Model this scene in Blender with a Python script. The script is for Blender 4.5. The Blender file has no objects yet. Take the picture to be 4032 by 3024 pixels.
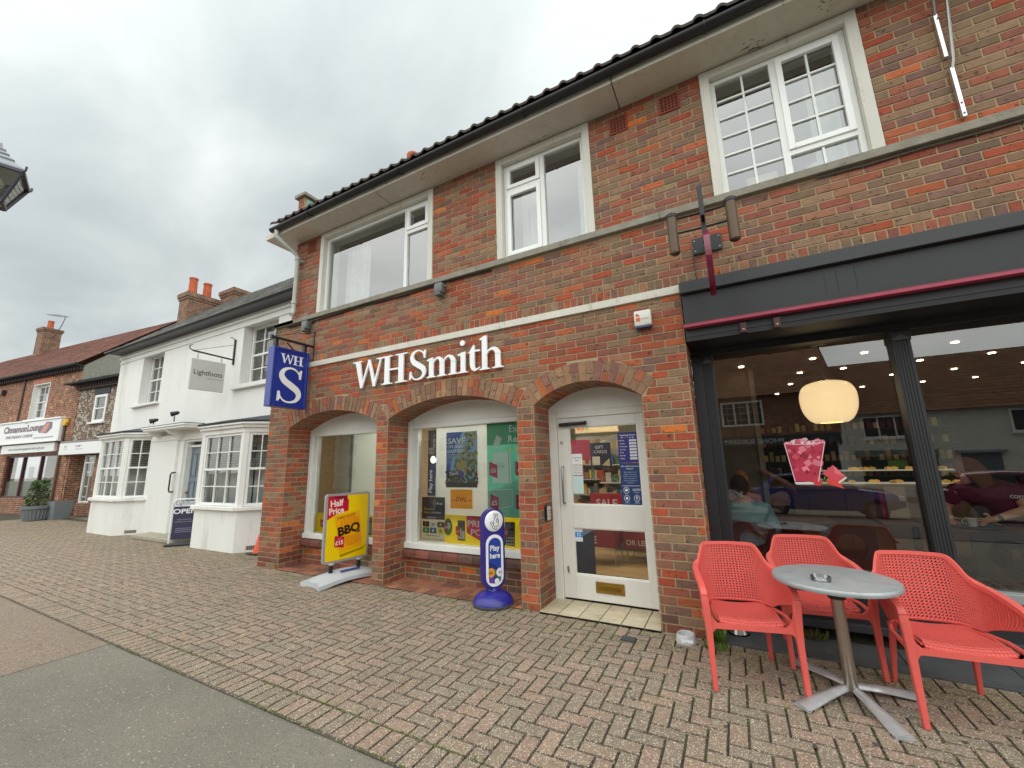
import bpy, bmesh, math, random
from mathutils import Matrix, Vector, noise as mnoise
R = math.radians
sc = bpy.context.scene
col = sc.collection

# ------------------------------------------------------------------ camera
cd = bpy.data.cameras.new('camera'); cam = bpy.data.objects.new('camera', cd); col.objects.link(cam)
CAMZ = 1.49; CAMD = 4.06
M3 = Matrix.Rotation(R(28.058), 3, 'Z') @ Matrix.Rotation(R(100.956), 3, 'X') @ Matrix.Rotation(R(-1.465), 3, 'Z')
cam.matrix_world = Matrix.Translation((0, -CAMD, CAMZ)) @ M3.to_4x4()
cd.sensor_width = 36; cd.sensor_fit = 'HORIZONTAL'; cd.lens = 14.286; cd.clip_end = 2000; cd.clip_start = .05
sc.camera = cam

# ------------------------------------------------------------------ sky, sun, exposure
def nd(nt, t, **k):
    n = nt.nodes.new(t)
    for a, b in k.items():
        if a.startswith('i_'): n.inputs[a[2:].replace('_', ' ')].default_value = b
        else: setattr(n, a, b)
    return n
SUN_EL, SUN_AZ = 52, 200      # azimuth: clockwise from +y
w = bpy.data.worlds.new("World"); sc.world = w; w.use_nodes = True
nt = w.node_tree; nt.nodes.clear(); L = nt.links.new
sky = nd(nt, 'ShaderNodeTexSky', sky_type='NISHITA', sun_disc=False, sun_elevation=R(SUN_EL), sun_rotation=R(SUN_AZ))
bg1 = nd(nt, 'ShaderNodeBackground'); L(sky.outputs[0], bg1.inputs[0]); bg1.inputs[1].default_value = .08
tc = nd(nt, 'ShaderNodeTexCoord')
sep = nd(nt, 'ShaderNodeSeparateXYZ'); L(tc.outputs['Generated'], sep.inputs[0])
zm = nd(nt, 'ShaderNodeMath', operation='MAXIMUM'); L(sep.outputs[2], zm.inputs[0]); zm.inputs[1].default_value = 0
za = nd(nt, 'ShaderNodeMath', operation='ADD'); L(zm.outputs[0], za.inputs[0]); za.inputs[1].default_value = .22
dx = nd(nt, 'ShaderNodeMath', operation='DIVIDE'); L(sep.outputs[0], dx.inputs[0]); L(za.outputs[0], dx.inputs[1])
dy = nd(nt, 'ShaderNodeMath', operation='DIVIDE'); L(sep.outputs[1], dy.inputs[0]); L(za.outputs[0], dy.inputs[1])
cmb = nd(nt, 'ShaderNodeCombineXYZ'); L(dx.outputs[0], cmb.inputs[0]); L(dy.outputs[0], cmb.inputs[1])
mp = nd(nt, 'ShaderNodeMapping'); L(cmb.outputs[0], mp.inputs[0]); mp.inputs['Scale'].default_value = (.8, 1.25, 1); mp.inputs['Rotation'].default_value = (0, 0, R(28)); mp.inputs['Location'].default_value = (1.7, .4, 0)
n1 = nd(nt, 'ShaderNodeTexNoise'); L(mp.outputs[0], n1.inputs['Vector']); n1.inputs['Scale'].default_value = 1.5; n1.inputs['Detail'].default_value = 6; n1.inputs['Roughness'].default_value = .5; n1.inputs['Distortion'].default_value = .35
rp = nd(nt, 'ShaderNodeValToRGB'); L(n1.outputs[0], rp.inputs[0])
e = rp.color_ramp.elements
e[0].position = .3; e[0].color = (.47, .53, .54, 1); e[1].position = .72; e[1].color = (.93, .95, .95, 1)
x_ = e.new(.45); x_.color = (.60, .655, .66, 1); x_ = e.new(.57); x_.color = (.74, .785, .78, 1)
# brighter cloud overhead and towards the hidden sun
def dotn(v):
    d = nd(nt, 'ShaderNodeVectorMath', operation='DOT_PRODUCT'); L(tc.outputs['Generated'], d.inputs[0]); d.inputs[1].default_value = v; return d
d1 = dotn((.34, -.74, .58))
mr = nd(nt, 'ShaderNodeMapRange', interpolation_type='SMOOTHSTEP'); L(d1.outputs['Value'], mr.inputs[0])
mr.inputs[1].default_value = -.45; mr.inputs[2].default_value = 1.0; mr.inputs[3].default_value = .93; mr.inputs[4].default_value = 2.25
d2 = dotn((.55, .25, .8))
mr2 = nd(nt, 'ShaderNodeMapRange', interpolation_type='SMOOTHSTEP'); L(d2.outputs['Value'], mr2.inputs[0])
mr2.inputs[1].default_value = -.6; mr2.inputs[2].default_value = 1.0; mr2.inputs[3].default_value = .92; mr2.inputs[4].default_value = 1.06
mm = nd(nt, 'ShaderNodeMath', operation='MULTIPLY'); L(mr.outputs[0], mm.inputs[0]); L(mr2.outputs[0], mm.inputs[1])
bg2 = nd(nt, 'ShaderNodeBackground'); L(rp.outputs[0], bg2.inputs[0]); L(mm.outputs[0], bg2.inputs[1])
mx = nd(nt, 'ShaderNodeMixShader'); mx.inputs[0].default_value = .94; L(bg1.outputs[0], mx.inputs[1]); L(bg2.outputs[0], mx.inputs[2])
wo = nd(nt, 'ShaderNodeOutputWorld'); L(mx.outputs[0], wo.inputs[0])
sd = bpy.data.lights.new('sun', 'SUN'); sd.energy = 1.4; sd.angle = R(175); sd.color = (1, .91, .78)
so = bpy.data.objects.new('sun', sd); col.objects.link(so)
sdir = Vector((math.sin(R(SUN_AZ)) * math.cos(R(SUN_EL)), math.cos(R(SUN_AZ)) * math.cos(R(SUN_EL)), math.sin(R(SUN_EL))))
so.rotation_euler = sdir.to_track_quat('Z', 'Y').to_euler(); so.location = sdir * 50
sc.view_settings.view_transform = 'Standard'; sc.view_settings.look = 'None'
sc.view_settings.exposure = 0.2; sc.view_settings.gamma = 1; sc.view_settings.use_curve_mapping = False
sc.render.engine = 'CYCLES'; sc.cycles.max_bounces = 8; sc.cycles.transparent_max_bounces = 16
sc.cycles.use_denoising = True

# ------------------------------------------------------------------ helpers
def S(h):
    h = h.lstrip('#'); o = []
    for i in (0, 2, 4):
        c = int(h[i:i+2], 16) / 255
        o.append(c / 12.92 if c <= .04045 else ((c + .055) / 1.055) ** 2.4)
    return tuple(o)
def vary(c, r, a=.12):
    k = 1 + r.uniform(-a, a); return tuple(min(1, max(0, x * k * (1 + r.uniform(-a, a) * .25))) for x in c)
MATS = {}
def mat(name, rough=.6, amt=.12, ns=6, bump=0, bs=30, metal=0, spec=.5, emit=0, speck=None, coat=0, trans=0, grime=None, streak=False):
    if name in MATS: return MATS[name]
    m = bpy.data.materials.new(name); m.use_nodes = True; nt = m.node_tree; nt.nodes.clear(); L = nt.links.new
    out = nd(nt, 'ShaderNodeOutputMaterial'); p = nd(nt, 'ShaderNodeBsdfPrincipled'); L(p.outputs[0], out.inputs[0])
    at = nd(nt, 'ShaderNodeAttribute', attribute_name='Col'); tc = nd(nt, 'ShaderNodeTexCoord')
    mp = nd(nt, 'ShaderNodeMapping'); L(tc.outputs['Object'], mp.inputs[0])
    if streak: mp.inputs['Scale'].default_value = (1, 1, .25)
    n = nd(nt, 'ShaderNodeTexNoise'); L(mp.outputs[0], n.inputs['Vector']); n.inputs['Scale'].default_value = ns; n.inputs['Detail'].default_value = 6; n.inputs['Roughness'].default_value = .62
    mr = nd(nt, 'ShaderNodeMapRange'); L(n.outputs[0], mr.inputs[0]); mr.inputs[1].default_value = .25; mr.inputs[2].default_value = .75
    mr.inputs[3].default_value = 1 - amt; mr.inputs[4].default_value = 1 + amt
    vm = nd(nt, 'ShaderNodeVectorMath', operation='SCALE'); L(at.outputs['Color'], vm.inputs[0]); L(mr.outputs[0], vm.inputs['Scale'])
    last = vm.outputs[0]
    if grime:   # (colour, scale, threshold, strength)
        gc, gs, gt, ga = grime
        g = nd(nt, 'ShaderNodeTexNoise'); L(mp.outputs[0], g.inputs['Vector']); g.inputs['Scale'].default_value = gs; g.inputs['Detail'].default_value = 8; g.inputs['Roughness'].default_value = .7
        gr = nd(nt, 'ShaderNodeMapRange'); L(g.outputs[0], gr.inputs[0]); gr.inputs[1].default_value = gt; gr.inputs[2].default_value = gt + .12; gr.inputs[3].default_value = 0; gr.inputs[4].default_value = ga
        mxx = nd(nt, 'ShaderNodeMix', data_type='RGBA'); L(gr.outputs[0], mxx.inputs[0]); L(last, mxx.inputs[6]); mxx.inputs[7].default_value = (*gc, 1)
        last = mxx.outputs[2]
    if speck:   # list of (scale, threshold, colour, strength)
        for (ss, th, scol, sa) in speck:
            v = nd(nt, 'ShaderNodeTexVoronoi'); L(tc.outputs['Object'], v.inputs['Vector']); v.inputs['Scale'].default_value = ss
            sx = nd(nt, 'ShaderNodeSeparateColor'); L(v.outputs['Color'], sx.inputs[0])
            gt_ = nd(nt, 'ShaderNodeMath', operation='GREATER_THAN'); L(sx.outputs[0], gt_.inputs[0]); gt_.inputs[1].default_value = th
            ml = nd(nt, 'ShaderNodeMath', operation='MULTIPLY'); L(gt_.outputs[0], ml.inputs[0]); ml.inputs[1].default_value = sa
            mxx = nd(nt, 'ShaderNodeMix', data_type='RGBA'); L(ml.outputs[0], mxx.inputs[0]); L(last, mxx.inputs[6]); mxx.inputs[7].default_value = (*scol, 1)
            last = mxx.outputs[2]
    L(last, p.inputs['Base Color'])
    p.inputs['Roughness'].default_value = rough; p.inputs['Metallic'].default_value = metal; p.inputs['Specular IOR Level'].default_value = spec
    if coat: p.inputs['Coat Weight'].default_value = coat
    if emit:
        L(at.outputs['Color'], p.inputs['Emission Color']); p.inputs['Emission Strength'].default_value = emit
    if bump:
        b = nd(nt, 'ShaderNodeTexNoise'); L(tc.outputs['Object'], b.inputs['Vector']); b.inputs['Scale'].default_value = bs; b.inputs['Detail'].default_value = 5
        bn = nd(nt, 'ShaderNodeBump'); L(b.outputs[0], bn.inputs['Height']); bn.inputs['Strength'].default_value = bump; bn.inputs['Distance'].default_value = .01
        L(bn.outputs[0], p.inputs['Normal'])
    MATS[name] = m; return m
def glass_mat(name, k=2.0, base=.02, tint=(.93, .97, .95), rough=0.0, wav=0):
    if name in MATS: return MATS[name]
    m = bpy.data.materials.new(name); m.use_nodes = True; nt = m.node_tree; nt.nodes.clear(); L = nt.links.new
    out = nd(nt, 'ShaderNodeOutputMaterial'); t = nd(nt, 'ShaderNodeBsdfTransparent'); t.inputs[0].default_value = (*tint, 1)
    g = nd(nt, 'ShaderNodeBsdfGlossy'); g.inputs['Roughness'].default_value = rough; g.inputs['Color'].default_value = (1, 1, 1, 1)
    f = nd(nt, 'ShaderNodeFresnel'); f.inputs[0].default_value = 1.5
    ml = nd(nt, 'ShaderNodeMath', operation='MULTIPLY_ADD'); L(f.outputs[0], ml.inputs[0]); ml.inputs[1].default_value = k; ml.inputs[2].default_value = base; ml.use_clamp = True
    mx = nd(nt, 'ShaderNodeMixShader'); L(ml.outputs[0], mx.inputs[0]); L(t.outputs[0], mx.inputs[1]); L(g.outputs[0], mx.inputs[2]); L(mx.outputs[0], out.inputs[0])
    if wav:
        tc = nd(nt, 'ShaderNodeTexCoord'); b = nd(nt, 'ShaderNodeTexNoise'); L(tc.outputs['Object'], b.inputs['Vector']); b.inputs['Scale'].default_value = 1.3
        bn = nd(nt, 'ShaderNodeBump'); L(b.outputs[0], bn.inputs['Height']); bn.inputs['Strength'].default_value = wav; bn.inputs['Distance'].default_value = .02
        L(bn.outputs[0], g.inputs['Normal'])
    MATS[name] = m; return m

WM = {}           # world matrices of built objects
def reg(o, mtx): WM[o.name] = mtx
def inv_of(p):
    return WM[p.name].inverted() if p is not None else Matrix.Identity(4)
def tag(o, label, cat, group=None, kind=None):
    if label: o['label'] = label
    if cat: o['category'] = cat
    if group: o['group'] = group
    if kind: o['kind'] = kind
    return o
def empty(name, label, cat, loc=(0, 0, 0), rz=0, group=None):
    o = bpy.data.objects.new(name, None); col.objects.link(o); o.location = loc; o.rotation_euler = (0, 0, rz); o.empty_display_size = .1
    reg(o, Matrix.Translation(loc) @ Matrix.Rotation(rz, 4, 'Z')); return tag(o, label, cat, group)
_T2 = {}
def text2d(s, off=0.0, ext=0.0):
    key = (s, off, ext)
    if key in _T2: return _T2[key]
    c = bpy.data.curves.new('t', 'FONT'); c.body = s; c.size = 1; c.offset = off; c.extrude = ext; c.resolution_u = 4
    o = bpy.data.objects.new('t', c); col.objects.link(o); bpy.context.view_layer.update()
    me = bpy.data.meshes.new_from_object(o.evaluated_get(bpy.context.evaluated_depsgraph_get()))
    v = [tuple(q.co) for q in me.vertices]; f = [tuple(q.vertices) for q in me.polygons]
    wd = max([q[0] for q in v], default=0)
    col.objects.unlink(o); bpy.data.objects.remove(o); bpy.data.curves.remove(c); bpy.data.meshes.remove(me)
    _T2[key] = (v, f, wd); return _T2[key]
class MB:
    def __init__(s, T=None): s.v = []; s.f = []; s.c = []; s.m = []; s.T = T or Matrix.Identity(4)
    def add(s, vs, fs, c, mi=0):
        b = len(s.v); T = s.T
        s.v += [tuple(T @ Vector(p)) for p in vs]
        for q in fs: s.f.append(tuple(b + i for i in q)); s.c.append(c); s.m.append(mi)
    def face(s, pts, c, mi=0): s.add(pts, [tuple(range(len(pts)))], c, mi)
    def box(s, x0, y0, z0, x1, y1, z1, c, mi=0):
        if x0 > x1: x0, x1 = x1, x0
        if y0 > y1: y0, y1 = y1, y0
        if z0 > z1: z0, z1 = z1, z0
        s.add([(x0,y0,z0),(x1,y0,z0),(x1,y1,z0),(x0,y1,z0),(x0,y0,z1),(x1,y0,z1),(x1,y1,z1),(x0,y1,z1)],
              [(0,3,2,1),(4,5,6,7),(0,1,5,4),(1,2,6,5),(2,3,7,6),(3,0,4,7)], c, mi)
    def bbox(s, x0, y0, z0, x1, y1, z1, c, b=.004, mi=0):   # box with chamfered edges
        bm = bmesh.new(); bmesh.ops.create_cube(bm, size=1)
        for q in bm.verts: q.co = Vector(((x0+x1)/2 + q.co.x*(x1-x0), (y0+y1)/2 + q.co.y*(y1-y0), (z0+z1)/2 + q.co.z*(z1-z0)))
        bmesh.ops.bevel(bm, geom=bm.edges[:], offset=b, segments=2, affect='EDGES', profile=.5)
        bm.verts.index_update(); s.add([tuple(q.co) for q in bm.verts], [tuple(q.index for q in f.verts) for f in bm.faces], c, mi); bm.free()
    def prism(s, poly, y0, y1, c, mi=0, caps=3):           # poly in (x, z), CCW seen from -y
        n = len(poly); a = 0
        for i in range(n): a += poly[i][0]*poly[(i+1) % n][1] - poly[(i+1) % n][0]*poly[i][1]
        if a < 0: poly = poly[::-1]
        vs = [(x, y0, z) for x, z in poly] + [(x, y1, z) for x, z in poly]
        fs = []
        if caps & 1: fs.append(tuple(range(n)))
        if caps & 2: fs.append(tuple(range(2*n-1, n-1, -1)))
        fs += [(i, i+n, (i+1) % n + n, (i+1) % n) for i in range(n)]
        s.add(vs, fs, c, mi)
    def flat(s, poly, y, c, mi=0):
        a = 0; n = len(poly)
        for i in range(n): a += poly[i][0]*poly[(i+1) % n][1] - poly[(i+1) % n][0]*poly[i][1]
        if a < 0: poly = poly[::-1]
        s.face([(x, y, z) for x, z in poly], c, mi)
    def rect(s, x, z, w, h, y, c, mi=0): s.flat([(x, z), (x+w, z), (x+w, z+h), (x, z+h)], y, c, mi)
    def disc(s, x, z, rx, rz, y, c, n=24, mi=0): s.flat([(x+rx*math.cos(2*math.pi*i/n), z+rz*math.sin(2*math.pi*i/n)) for i in range(n)], y, c, mi)
    def line(s, pts, wd, y, c, mi=0):                       # flat polyline in (x,z)
        for i in range(len(pts)-1):
            (x0, z0), (x1, z1) = pts[i], pts[i+1]; l = math.hypot(x1-x0, z1-z0) or 1e-6; nx, nz = -(z1-z0)/l*wd/2, (x1-x0)/l*wd/2
            s.flat([(x0+nx, z0+nz), (x0-nx, z0-nz), (x1-nx, z1-nz), (x1+nx, z1+nz)], y - i*1e-5, c, mi)
    def text(s, t, x, z, size, y, c, bold=0, align='l', rot=0, sx=1, ext=0, width=None, mi=0, shear=0):
        v, f, wd = text2d(t, bold, ext)
        if width: sx = width / max(1e-6, wd*size)
        W = wd*size*sx; ox = {'l': 0, 'c': -W/2, 'r': -W}[align]; cr, sr = math.cos(rot), math.sin(rot)
        o = []
        for a, b, d in v:
            a_ = a*size*sx + ox + b*size*shear; b_ = b*size
            o.append((x + a_*cr - b_*sr, y - d, z + a_*sr + b_*cr))
        s.add(o, f, c, mi)
    def tube(s, pts, r, c, seg=8, caps=True, closed=False, mi=0):
        pts = [Vector(p) for p in pts]; n = len(pts); rr = r if isinstance(r, (list, tuple)) else [r]*n
        rings = []; up = None
        for i in range(n):
            if closed: d = pts[(i+1) % n] - pts[i-1]
            else: d = pts[min(i+1, n-1)] - pts[max(i-1, 0)]
            d.normalize()
            if up is None: up = Vector((0, 0, 1)) if abs(d.z) < .9 else Vector((1, 0, 0))
            a = d.cross(up);
            if a.length < 1e-4: a = d.cross(Vector((0, 1, 0)))
            a.normalize(); b = d.cross(a).normalized(); up = -b if False else (a.cross(d)).normalized()
            rings.append([tuple(pts[i] + a*math.cos(2*math.pi*k/seg)*rr[i] + up*math.sin(2*math.pi*k/seg)*rr[i]) for k in range(seg)])
        vs = [p for q in rings for p in q]; fs = []
        for i in range(n if closed else n-1):
            j = (i+1) % n
            for k in range(seg): fs.append((i*seg+k, i*seg+(k+1) % seg, j*seg+(k+1) % seg, j*seg+k))
        if caps and not closed: fs.append(tuple(range(seg-1, -1, -1))); fs.append(tuple((n-1)*seg+k for k in range(seg)))
        s.add(vs, fs, c, mi)
    def bar(s, p0, p1, w_, h_, c, mi=0):                    # rectangular bar between two points
        p0 = Vector(p0); p1 = Vector(p1); d = (p1-p0).normalized(); u = Vector((0, 0, 1)) if abs(d.z) < .9 else Vector((0, 1, 0))
        a = d.cross(u).normalized()*w_/2; b = a.cross(d).normalized()*h_/2
        vs = [tuple(p+q) for p in (p0, p1) for q in (-a-b, a-b, a+b, -a+b)]
        s.add(vs, [(0,1,2,3),(7,6,5,4),(0,4,5,1),(1,5,6,2),(2,6,7,3),(3,7,4,0)], c, mi)
    def lathe(s, prof, c, ctr=(0, 0, 0), seg=24, sc_=(1, 1), mi=0):
        vs = []; fs = []; n = len(prof)
        for r, z in prof:
            for k in range(seg): a = 2*math.pi*k/seg; vs.append((ctr[0]+r*sc_[0]*math.cos(a), ctr[1]+r*sc_[1]*math.sin(a), ctr[2]+z))
        for i in range(n-1):
            for k in range(seg): fs.append((i*seg+k, i*seg+(k+1) % seg, (i+1)*seg+(k+1) % seg, (i+1)*seg+k))
        s.add(vs, fs, c, mi)
    def ball(s, ctr, r, c, seg=12, mi=0):
        rx, ry, rz = r if isinstance(r, (tuple, list)) else (r, r, r); vs = []; fs = []; n = seg//2+1
        for i in range(n):
            t = math.pi*i/(n-1)
            for k in range(seg): a = 2*math.pi*k/seg; vs.append((ctr[0]+rx*math.sin(t)*math.cos(a), ctr[1]+ry*math.sin(t)*math.sin(a), ctr[2]+rz*math.cos(t)))
        for i in range(n-1):
            for k in range(seg): fs.append((i*seg+k, (i+1)*seg+k, (i+1)*seg+(k+1) % seg, i*seg+(k+1) % seg))
        s.add(vs, fs, c, mi)
    def build(s, name, mats, parent=None, smooth=False, label=None, cat=None, group=None, kind=None, sharp=40):
        if not isinstance(mats, (list, tuple)): mats = [mats]
        me = bpy.data.meshes.new(name)
        if parent is not None: I = inv_of(parent); base = None
        else:
            xs = [p[0] for p in s.v]; ys = [p[1] for p in s.v]; zs = [p[2] for p in s.v]
            base = Vector(((min(xs)+max(xs))/2, (min(ys)+max(ys))/2, min(zs))); I = Matrix.Translation(-base)
        me.from_pydata([tuple(I @ Vector(p)) for p in s.v], [], s.f)
        a = me.color_attributes.new('Col', 'FLOAT_COLOR', 'CORNER'); buf = []
        for p, c in zip(me.polygons, s.c): buf += [c[0], c[1], c[2], 1.0] * p.loop_total
        a.data.foreach_set('color', buf)
        for m in mats: me.materials.append(m)
        if len(mats) > 1: me.polygons.foreach_set('material_index', s.m)
        if smooth:
            me.polygons.foreach_set('use_smooth', [True]*len(me.polygons))
            if sharp: me.set_sharp_from_angle(angle=R(sharp))
        me.update()
        o = bpy.data.objects.new(name, me); col.objects.link(o)
        if parent is not None: o.parent = parent; reg(o, WM[parent.name])
        else: o.location = base; reg(o, Matrix.Translation(base))
        if label or cat or kind: tag(o, label, cat, group, kind)
        return o
def children(o): return [c for c in bpy.data.objects if c.parent == o]
def copy_tree(o, parent=None):
    c = o.copy(); col.objects.link(c); c.parent = parent
    for ch in children(o): copy_tree(ch, c)
    return c
def frameT(o, ux, uy=None):     # frame with local x along ux (horizontal), z up, -y outward
    ux = Vector(ux).normalized(); z = Vector((0, 0, 1)); y = z.cross(ux)
    return Matrix(((ux.x, y.x, 0, o[0]), (ux.y, y.y, 0, o[1]), (0, 0, 1, o[2]), (0, 0, 0, 1)))

# ------------------------------------------------------------------ colours and materials
WHITE = S('e6e8e4'); OFFW = S('d9dcd6'); BLACK = (.012, .012, .013); DARK = S('2c2d2f')
BR = [(S('8a6e55'), 5), (S('7b624d'), 4), (S('885243'), 4), (S('945440'), 4), (S('a04a30'), 2.2), (S('ab5a36'), 1.6), (S('c66c2e'), .35), (S('7b5a4e'), 3), (S('8f624a'), 4)]
REDS = [(S('964b33'), 4), (S('a45837'), 3), (S('8e4f3c'), 4), (S('bb6a36'), .6), (S('866850'), 2), (S('824f40'), 3)]
def pick(r, pal=BR, xz=None):
    if pal is BR and xz is not None:
        n_ = mnoise.noise((xz[0]*.8, xz[1]*1.1, 3)) + (.16 if 2.3 < xz[1] < 3.06 else -.18 if xz[1] > 3.2 else 0)
        if r.random() < .22 + .9*n_: pal = REDS
    t = r.uniform(0, sum(b for a, b in pal))
    for a, b in pal:
        t -= b
        if t <= 0: return vary(a, r, .13)
    return pal[0][0]
MORTAR = S('ab9674')
m_brick = mat('brick', .85, .2, 14, .5, 60, grime=(S('4c4238'), 1.1, .62, .35), speck=[(70, .975, (.04, .03, .026), .7), (45, .992, (.03, .02, .016), .7)])
m_mortar = mat('mortar', .95, .2, 20, .4, 120, grime=(S('6a5a48'), 2.2, .60, .4))
m_white = mat('white_paint', .45, .05, 5, .05, 30, grime=(S('a9a594'), 9, .63, .45))
m_upvc = mat('white_plastic', .3, .03, 4)
m_oldwhite = mat('weathered_white_paint', .6, .07, 7, .15, 40, grime=(S('8a8470'), 12, .58, .6), streak=True)
m_render = mat('white_render', .8, .05, 1.6, .3, 25, grime=(S('a9a696'), 1.3, .56, .45), streak=True)
m_conc = mat('concrete', .9, .2, 12, .5, 60, grime=(S('4c4940'), 7, .58, .7))
m_plain = mat('painted_metal', .45, .08, 10)
m_matt = mat('matt_surface', .8, .1, 10)
m_print = mat('printed_sheet', .4, .03, 5)
m_plastic = mat('plastic', .38, .04, 8, .03, 200)
m_lit = mat('lamp_glow', .5, 0, 1, emit=24)
m_tube = mat('shop_light_glow', .5, 0, 1, emit=30)
def backlit(m, f=.40):      # thin paper or film that lets some of the shop light through
    nt = m.node_tree; p = [n for n in nt.nodes if n.type == 'BSDF_PRINCIPLED'][0]; out = [n for n in nt.nodes if n.type == 'OUTPUT_MATERIAL'][0]
    t = nt.nodes.new('ShaderNodeBsdfTranslucent'); mx = nt.nodes.new('ShaderNodeMixShader'); mx.inputs[0].default_value = f
    nt.links.new(p.inputs['Base Color'].links[0].from_socket, t.inputs[0]); nt.links.new(p.outputs[0], mx.inputs[1]); nt.links.new(t.outputs[0], mx.inputs[2]); nt.links.new(mx.outputs[0], out.inputs[0]); return m
m_film = backlit(mat('window_film', .4, .03, 5))
m_glow = mat('soft_glow', .5, 0, 1, emit=1.6)
m_wood = mat('wood_boards', .5, .22, 5, .1, 20)
m_zinc = mat('zinc', .42, .16, 14, .1, 60, metal=.35)
m_steel = mat('brushed_steel', .3, .08, 20, metal=.9)
m_roof = mat('roof_tiles', .9, .3, 7, .6, 30)
m_fabric = mat('cloth', .9, .12, 20, .3, 90)
m_skin = mat('skin', .55, .05, 20)
m_leaf = mat('leaf', .6, .25, 9)
g_cafe = glass_mat('cafe_glass', 2.2, .045, (.90, .92, .90))
g_shop = glass_mat('shop_glass', 1.2, .02, (.95, .97, .96))
g_up = glass_mat('upstairs_glass', .35, .24, (.85, .88, .88))
g_house = glass_mat('house_glass', 1.3, .05, (.85, .88, .87), wav=.12)

def spl_(P_, n=6):
    o = []
    for i in range(len(P_)-1):
        p0 = P_[max(i-1, 0)]; p1 = P_[i]; p2 = P_[i+1]; p3 = P_[min(i+2, len(P_)-1)]
        for k_ in range(n):
            t = k_/n; o.append(tuple(.5*((2*p1[j])+(-p0[j]+p2[j])*t+(2*p0[j]-5*p1[j]+4*p2[j]-p3[j])*t*t+(-p0[j]+3*p1[j]-3*p2[j]+p3[j])*t**3) for j in range(len(p1))))
    o.append(tuple(P_[-1])); return o
# ================================================================== GROUND
rg = random.Random(5)
m_paver = mat('paver', .85, .14, 4, .6, 150, grime=(S('5c5646'), .9, .56, .4), speck=[(185, .885, S('dccdb8'), .8), (150, .93, S('b0917e'), .6), (230, .87, S('463f36'), .6)])
m_joint = mat('paver_joint', 1, .3, 6, .6, 60, grime=(S('5f6a32'), 2.5, .5, .7))
m_tarmac = mat('tarmac', .9, .16, 1.5, .8, 160, grime=(S('55534e'), 1.1, .58, .3), speck=[(240, .86, S('a3a498'), .45), (190, .92, S('4a4c48'), .6), (120, .99, S('c9c6b4'), .6)])
m_redtar = mat('red_tarmac', .92, .1, 4, .7, 160, speck=[(110, .86, S('b39c86'), .6), (80, .93, S('5c5049'), .6)])
CURB = -2.25
g = MB()                           # one big sheet: level by the shops, falling away across the street
xs = [-400, -60, -30, -15, -5.15, 0, 8, 30, 400]; ys = [-400, -60, -26, -22, -14, -5, -3.2, CURB, 1.5, 6, 60, 400]
def gz(y): return 0 if y > -5 else max(-.8, -.8 * (-5 - y) / 11)
vs = [(x, y, gz(y) - .017) for y in ys for x in xs]; nx = len(xs)
g.add(vs, [(j*nx+i, j*nx+i+1, (j+1)*nx+i+1, (j+1)*nx+i) for j in range(len(ys)-1) for i in range(nx-1)], S('7d776b'))
g.build('ground', m_tarmac, kind='structure')
rd_ = MB(); rd_.add([(x, y, gz(y) - .004) for y in (-22, -16, -14, -5.2) for x in (-80, 80)], [(0, 1, 3, 2), (2, 3, 5, 4), (4, 5, 7, 6)], S('45464a')); rd_.build('road', m_tarmac, kind='structure')
g = MB(); g.add([(-60, CURB-9, .0), (-5.12, CURB-9, .0), (-5.12, CURB-.004, 0), (-60, CURB-.004, 0)], [(0, 1, 2, 3)], S('8f7e73'))
g.v = [(x, y, gz(y) - .007) for x, y, z in g.v]
b0 = MB(); b0.add([(x, y, gz(y)-.0145) for y in (-5, CURB-.004) for x in (-60, -5.12)], [(0, 1, 3, 2)], S('87786a'))
b0.add([(x, y, gz(y)-.0145) for y in (-12, -5) for x in (-60, -5.12)], [(0, 1, 3, 2)], S('87786a'))
b0.build('pavement', m_redtar, kind='structure')
g = MB(); g.add([(-60, CURB, -.012), (7, CURB, -.012), (7, 1.6, -.012), (-60, 1.6, -.012)], [(0, 1, 2, 3)], S('47403a')); g.build('paving_bed', m_joint, kind='structure')
pv = MB(); PAVC = [S('8b7b6a'), S('917f6d'), S('877a6a'), S('97806e'), S('8d7d6a'), S('867a69'), S('927c6c')]
JC = S('625a4e')      # dirt packed into the joints
def paver(x0, y0, x1, y1):
    j = .0034; x0 += j; y0 += j; x1 -= j; y1 -= j
    if x1-x0 < .02 or y1-y0 < .02: return
    c = vary(rg.choice(PAVC), rg, .06); t = rg.uniform(-.0022, .0012); b = .0045
    if y1 > -.35 and rg.random() < .55: c = tuple(a*b_ for a, b_ in zip(c, (.86, .92, .74)))
    def h(): return t + rg.uniform(-.0007, .0007)
    pv.add([(x0, y0, -.014), (x1, y0, -.014), (x1, y1, -.014), (x0, y1, -.014), (x0+b, y0+b, h()), (x1-b, y0+b, h()), (x1-b, y1-b, h()), (x0+b, y1-b, h())],
           [(4, 5, 6, 7)], c)
    b_i = len(pv.v)-8
    for q_ in ((0, 1, 5, 4), (1, 2, 6, 5), (2, 3, 7, 6), (3, 0, 4, 7)): pv.f.append(tuple(b_i+k_ for k_ in q_)); pv.c.append(JC); pv.m.append(0)
def region_top(x):                 # the wall line the paving runs up to
    if x < -6.78: return 1.3
    if x < -.29: return .02
    return -.05
X0, X1 = -22, 5.2; y_h = CURB + .2
k = int((X1-X0)/.1)
for i in range(k): paver(X0+i*.1, CURB, X0+(i+1)*.1, y_h)
nmax = 400
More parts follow.
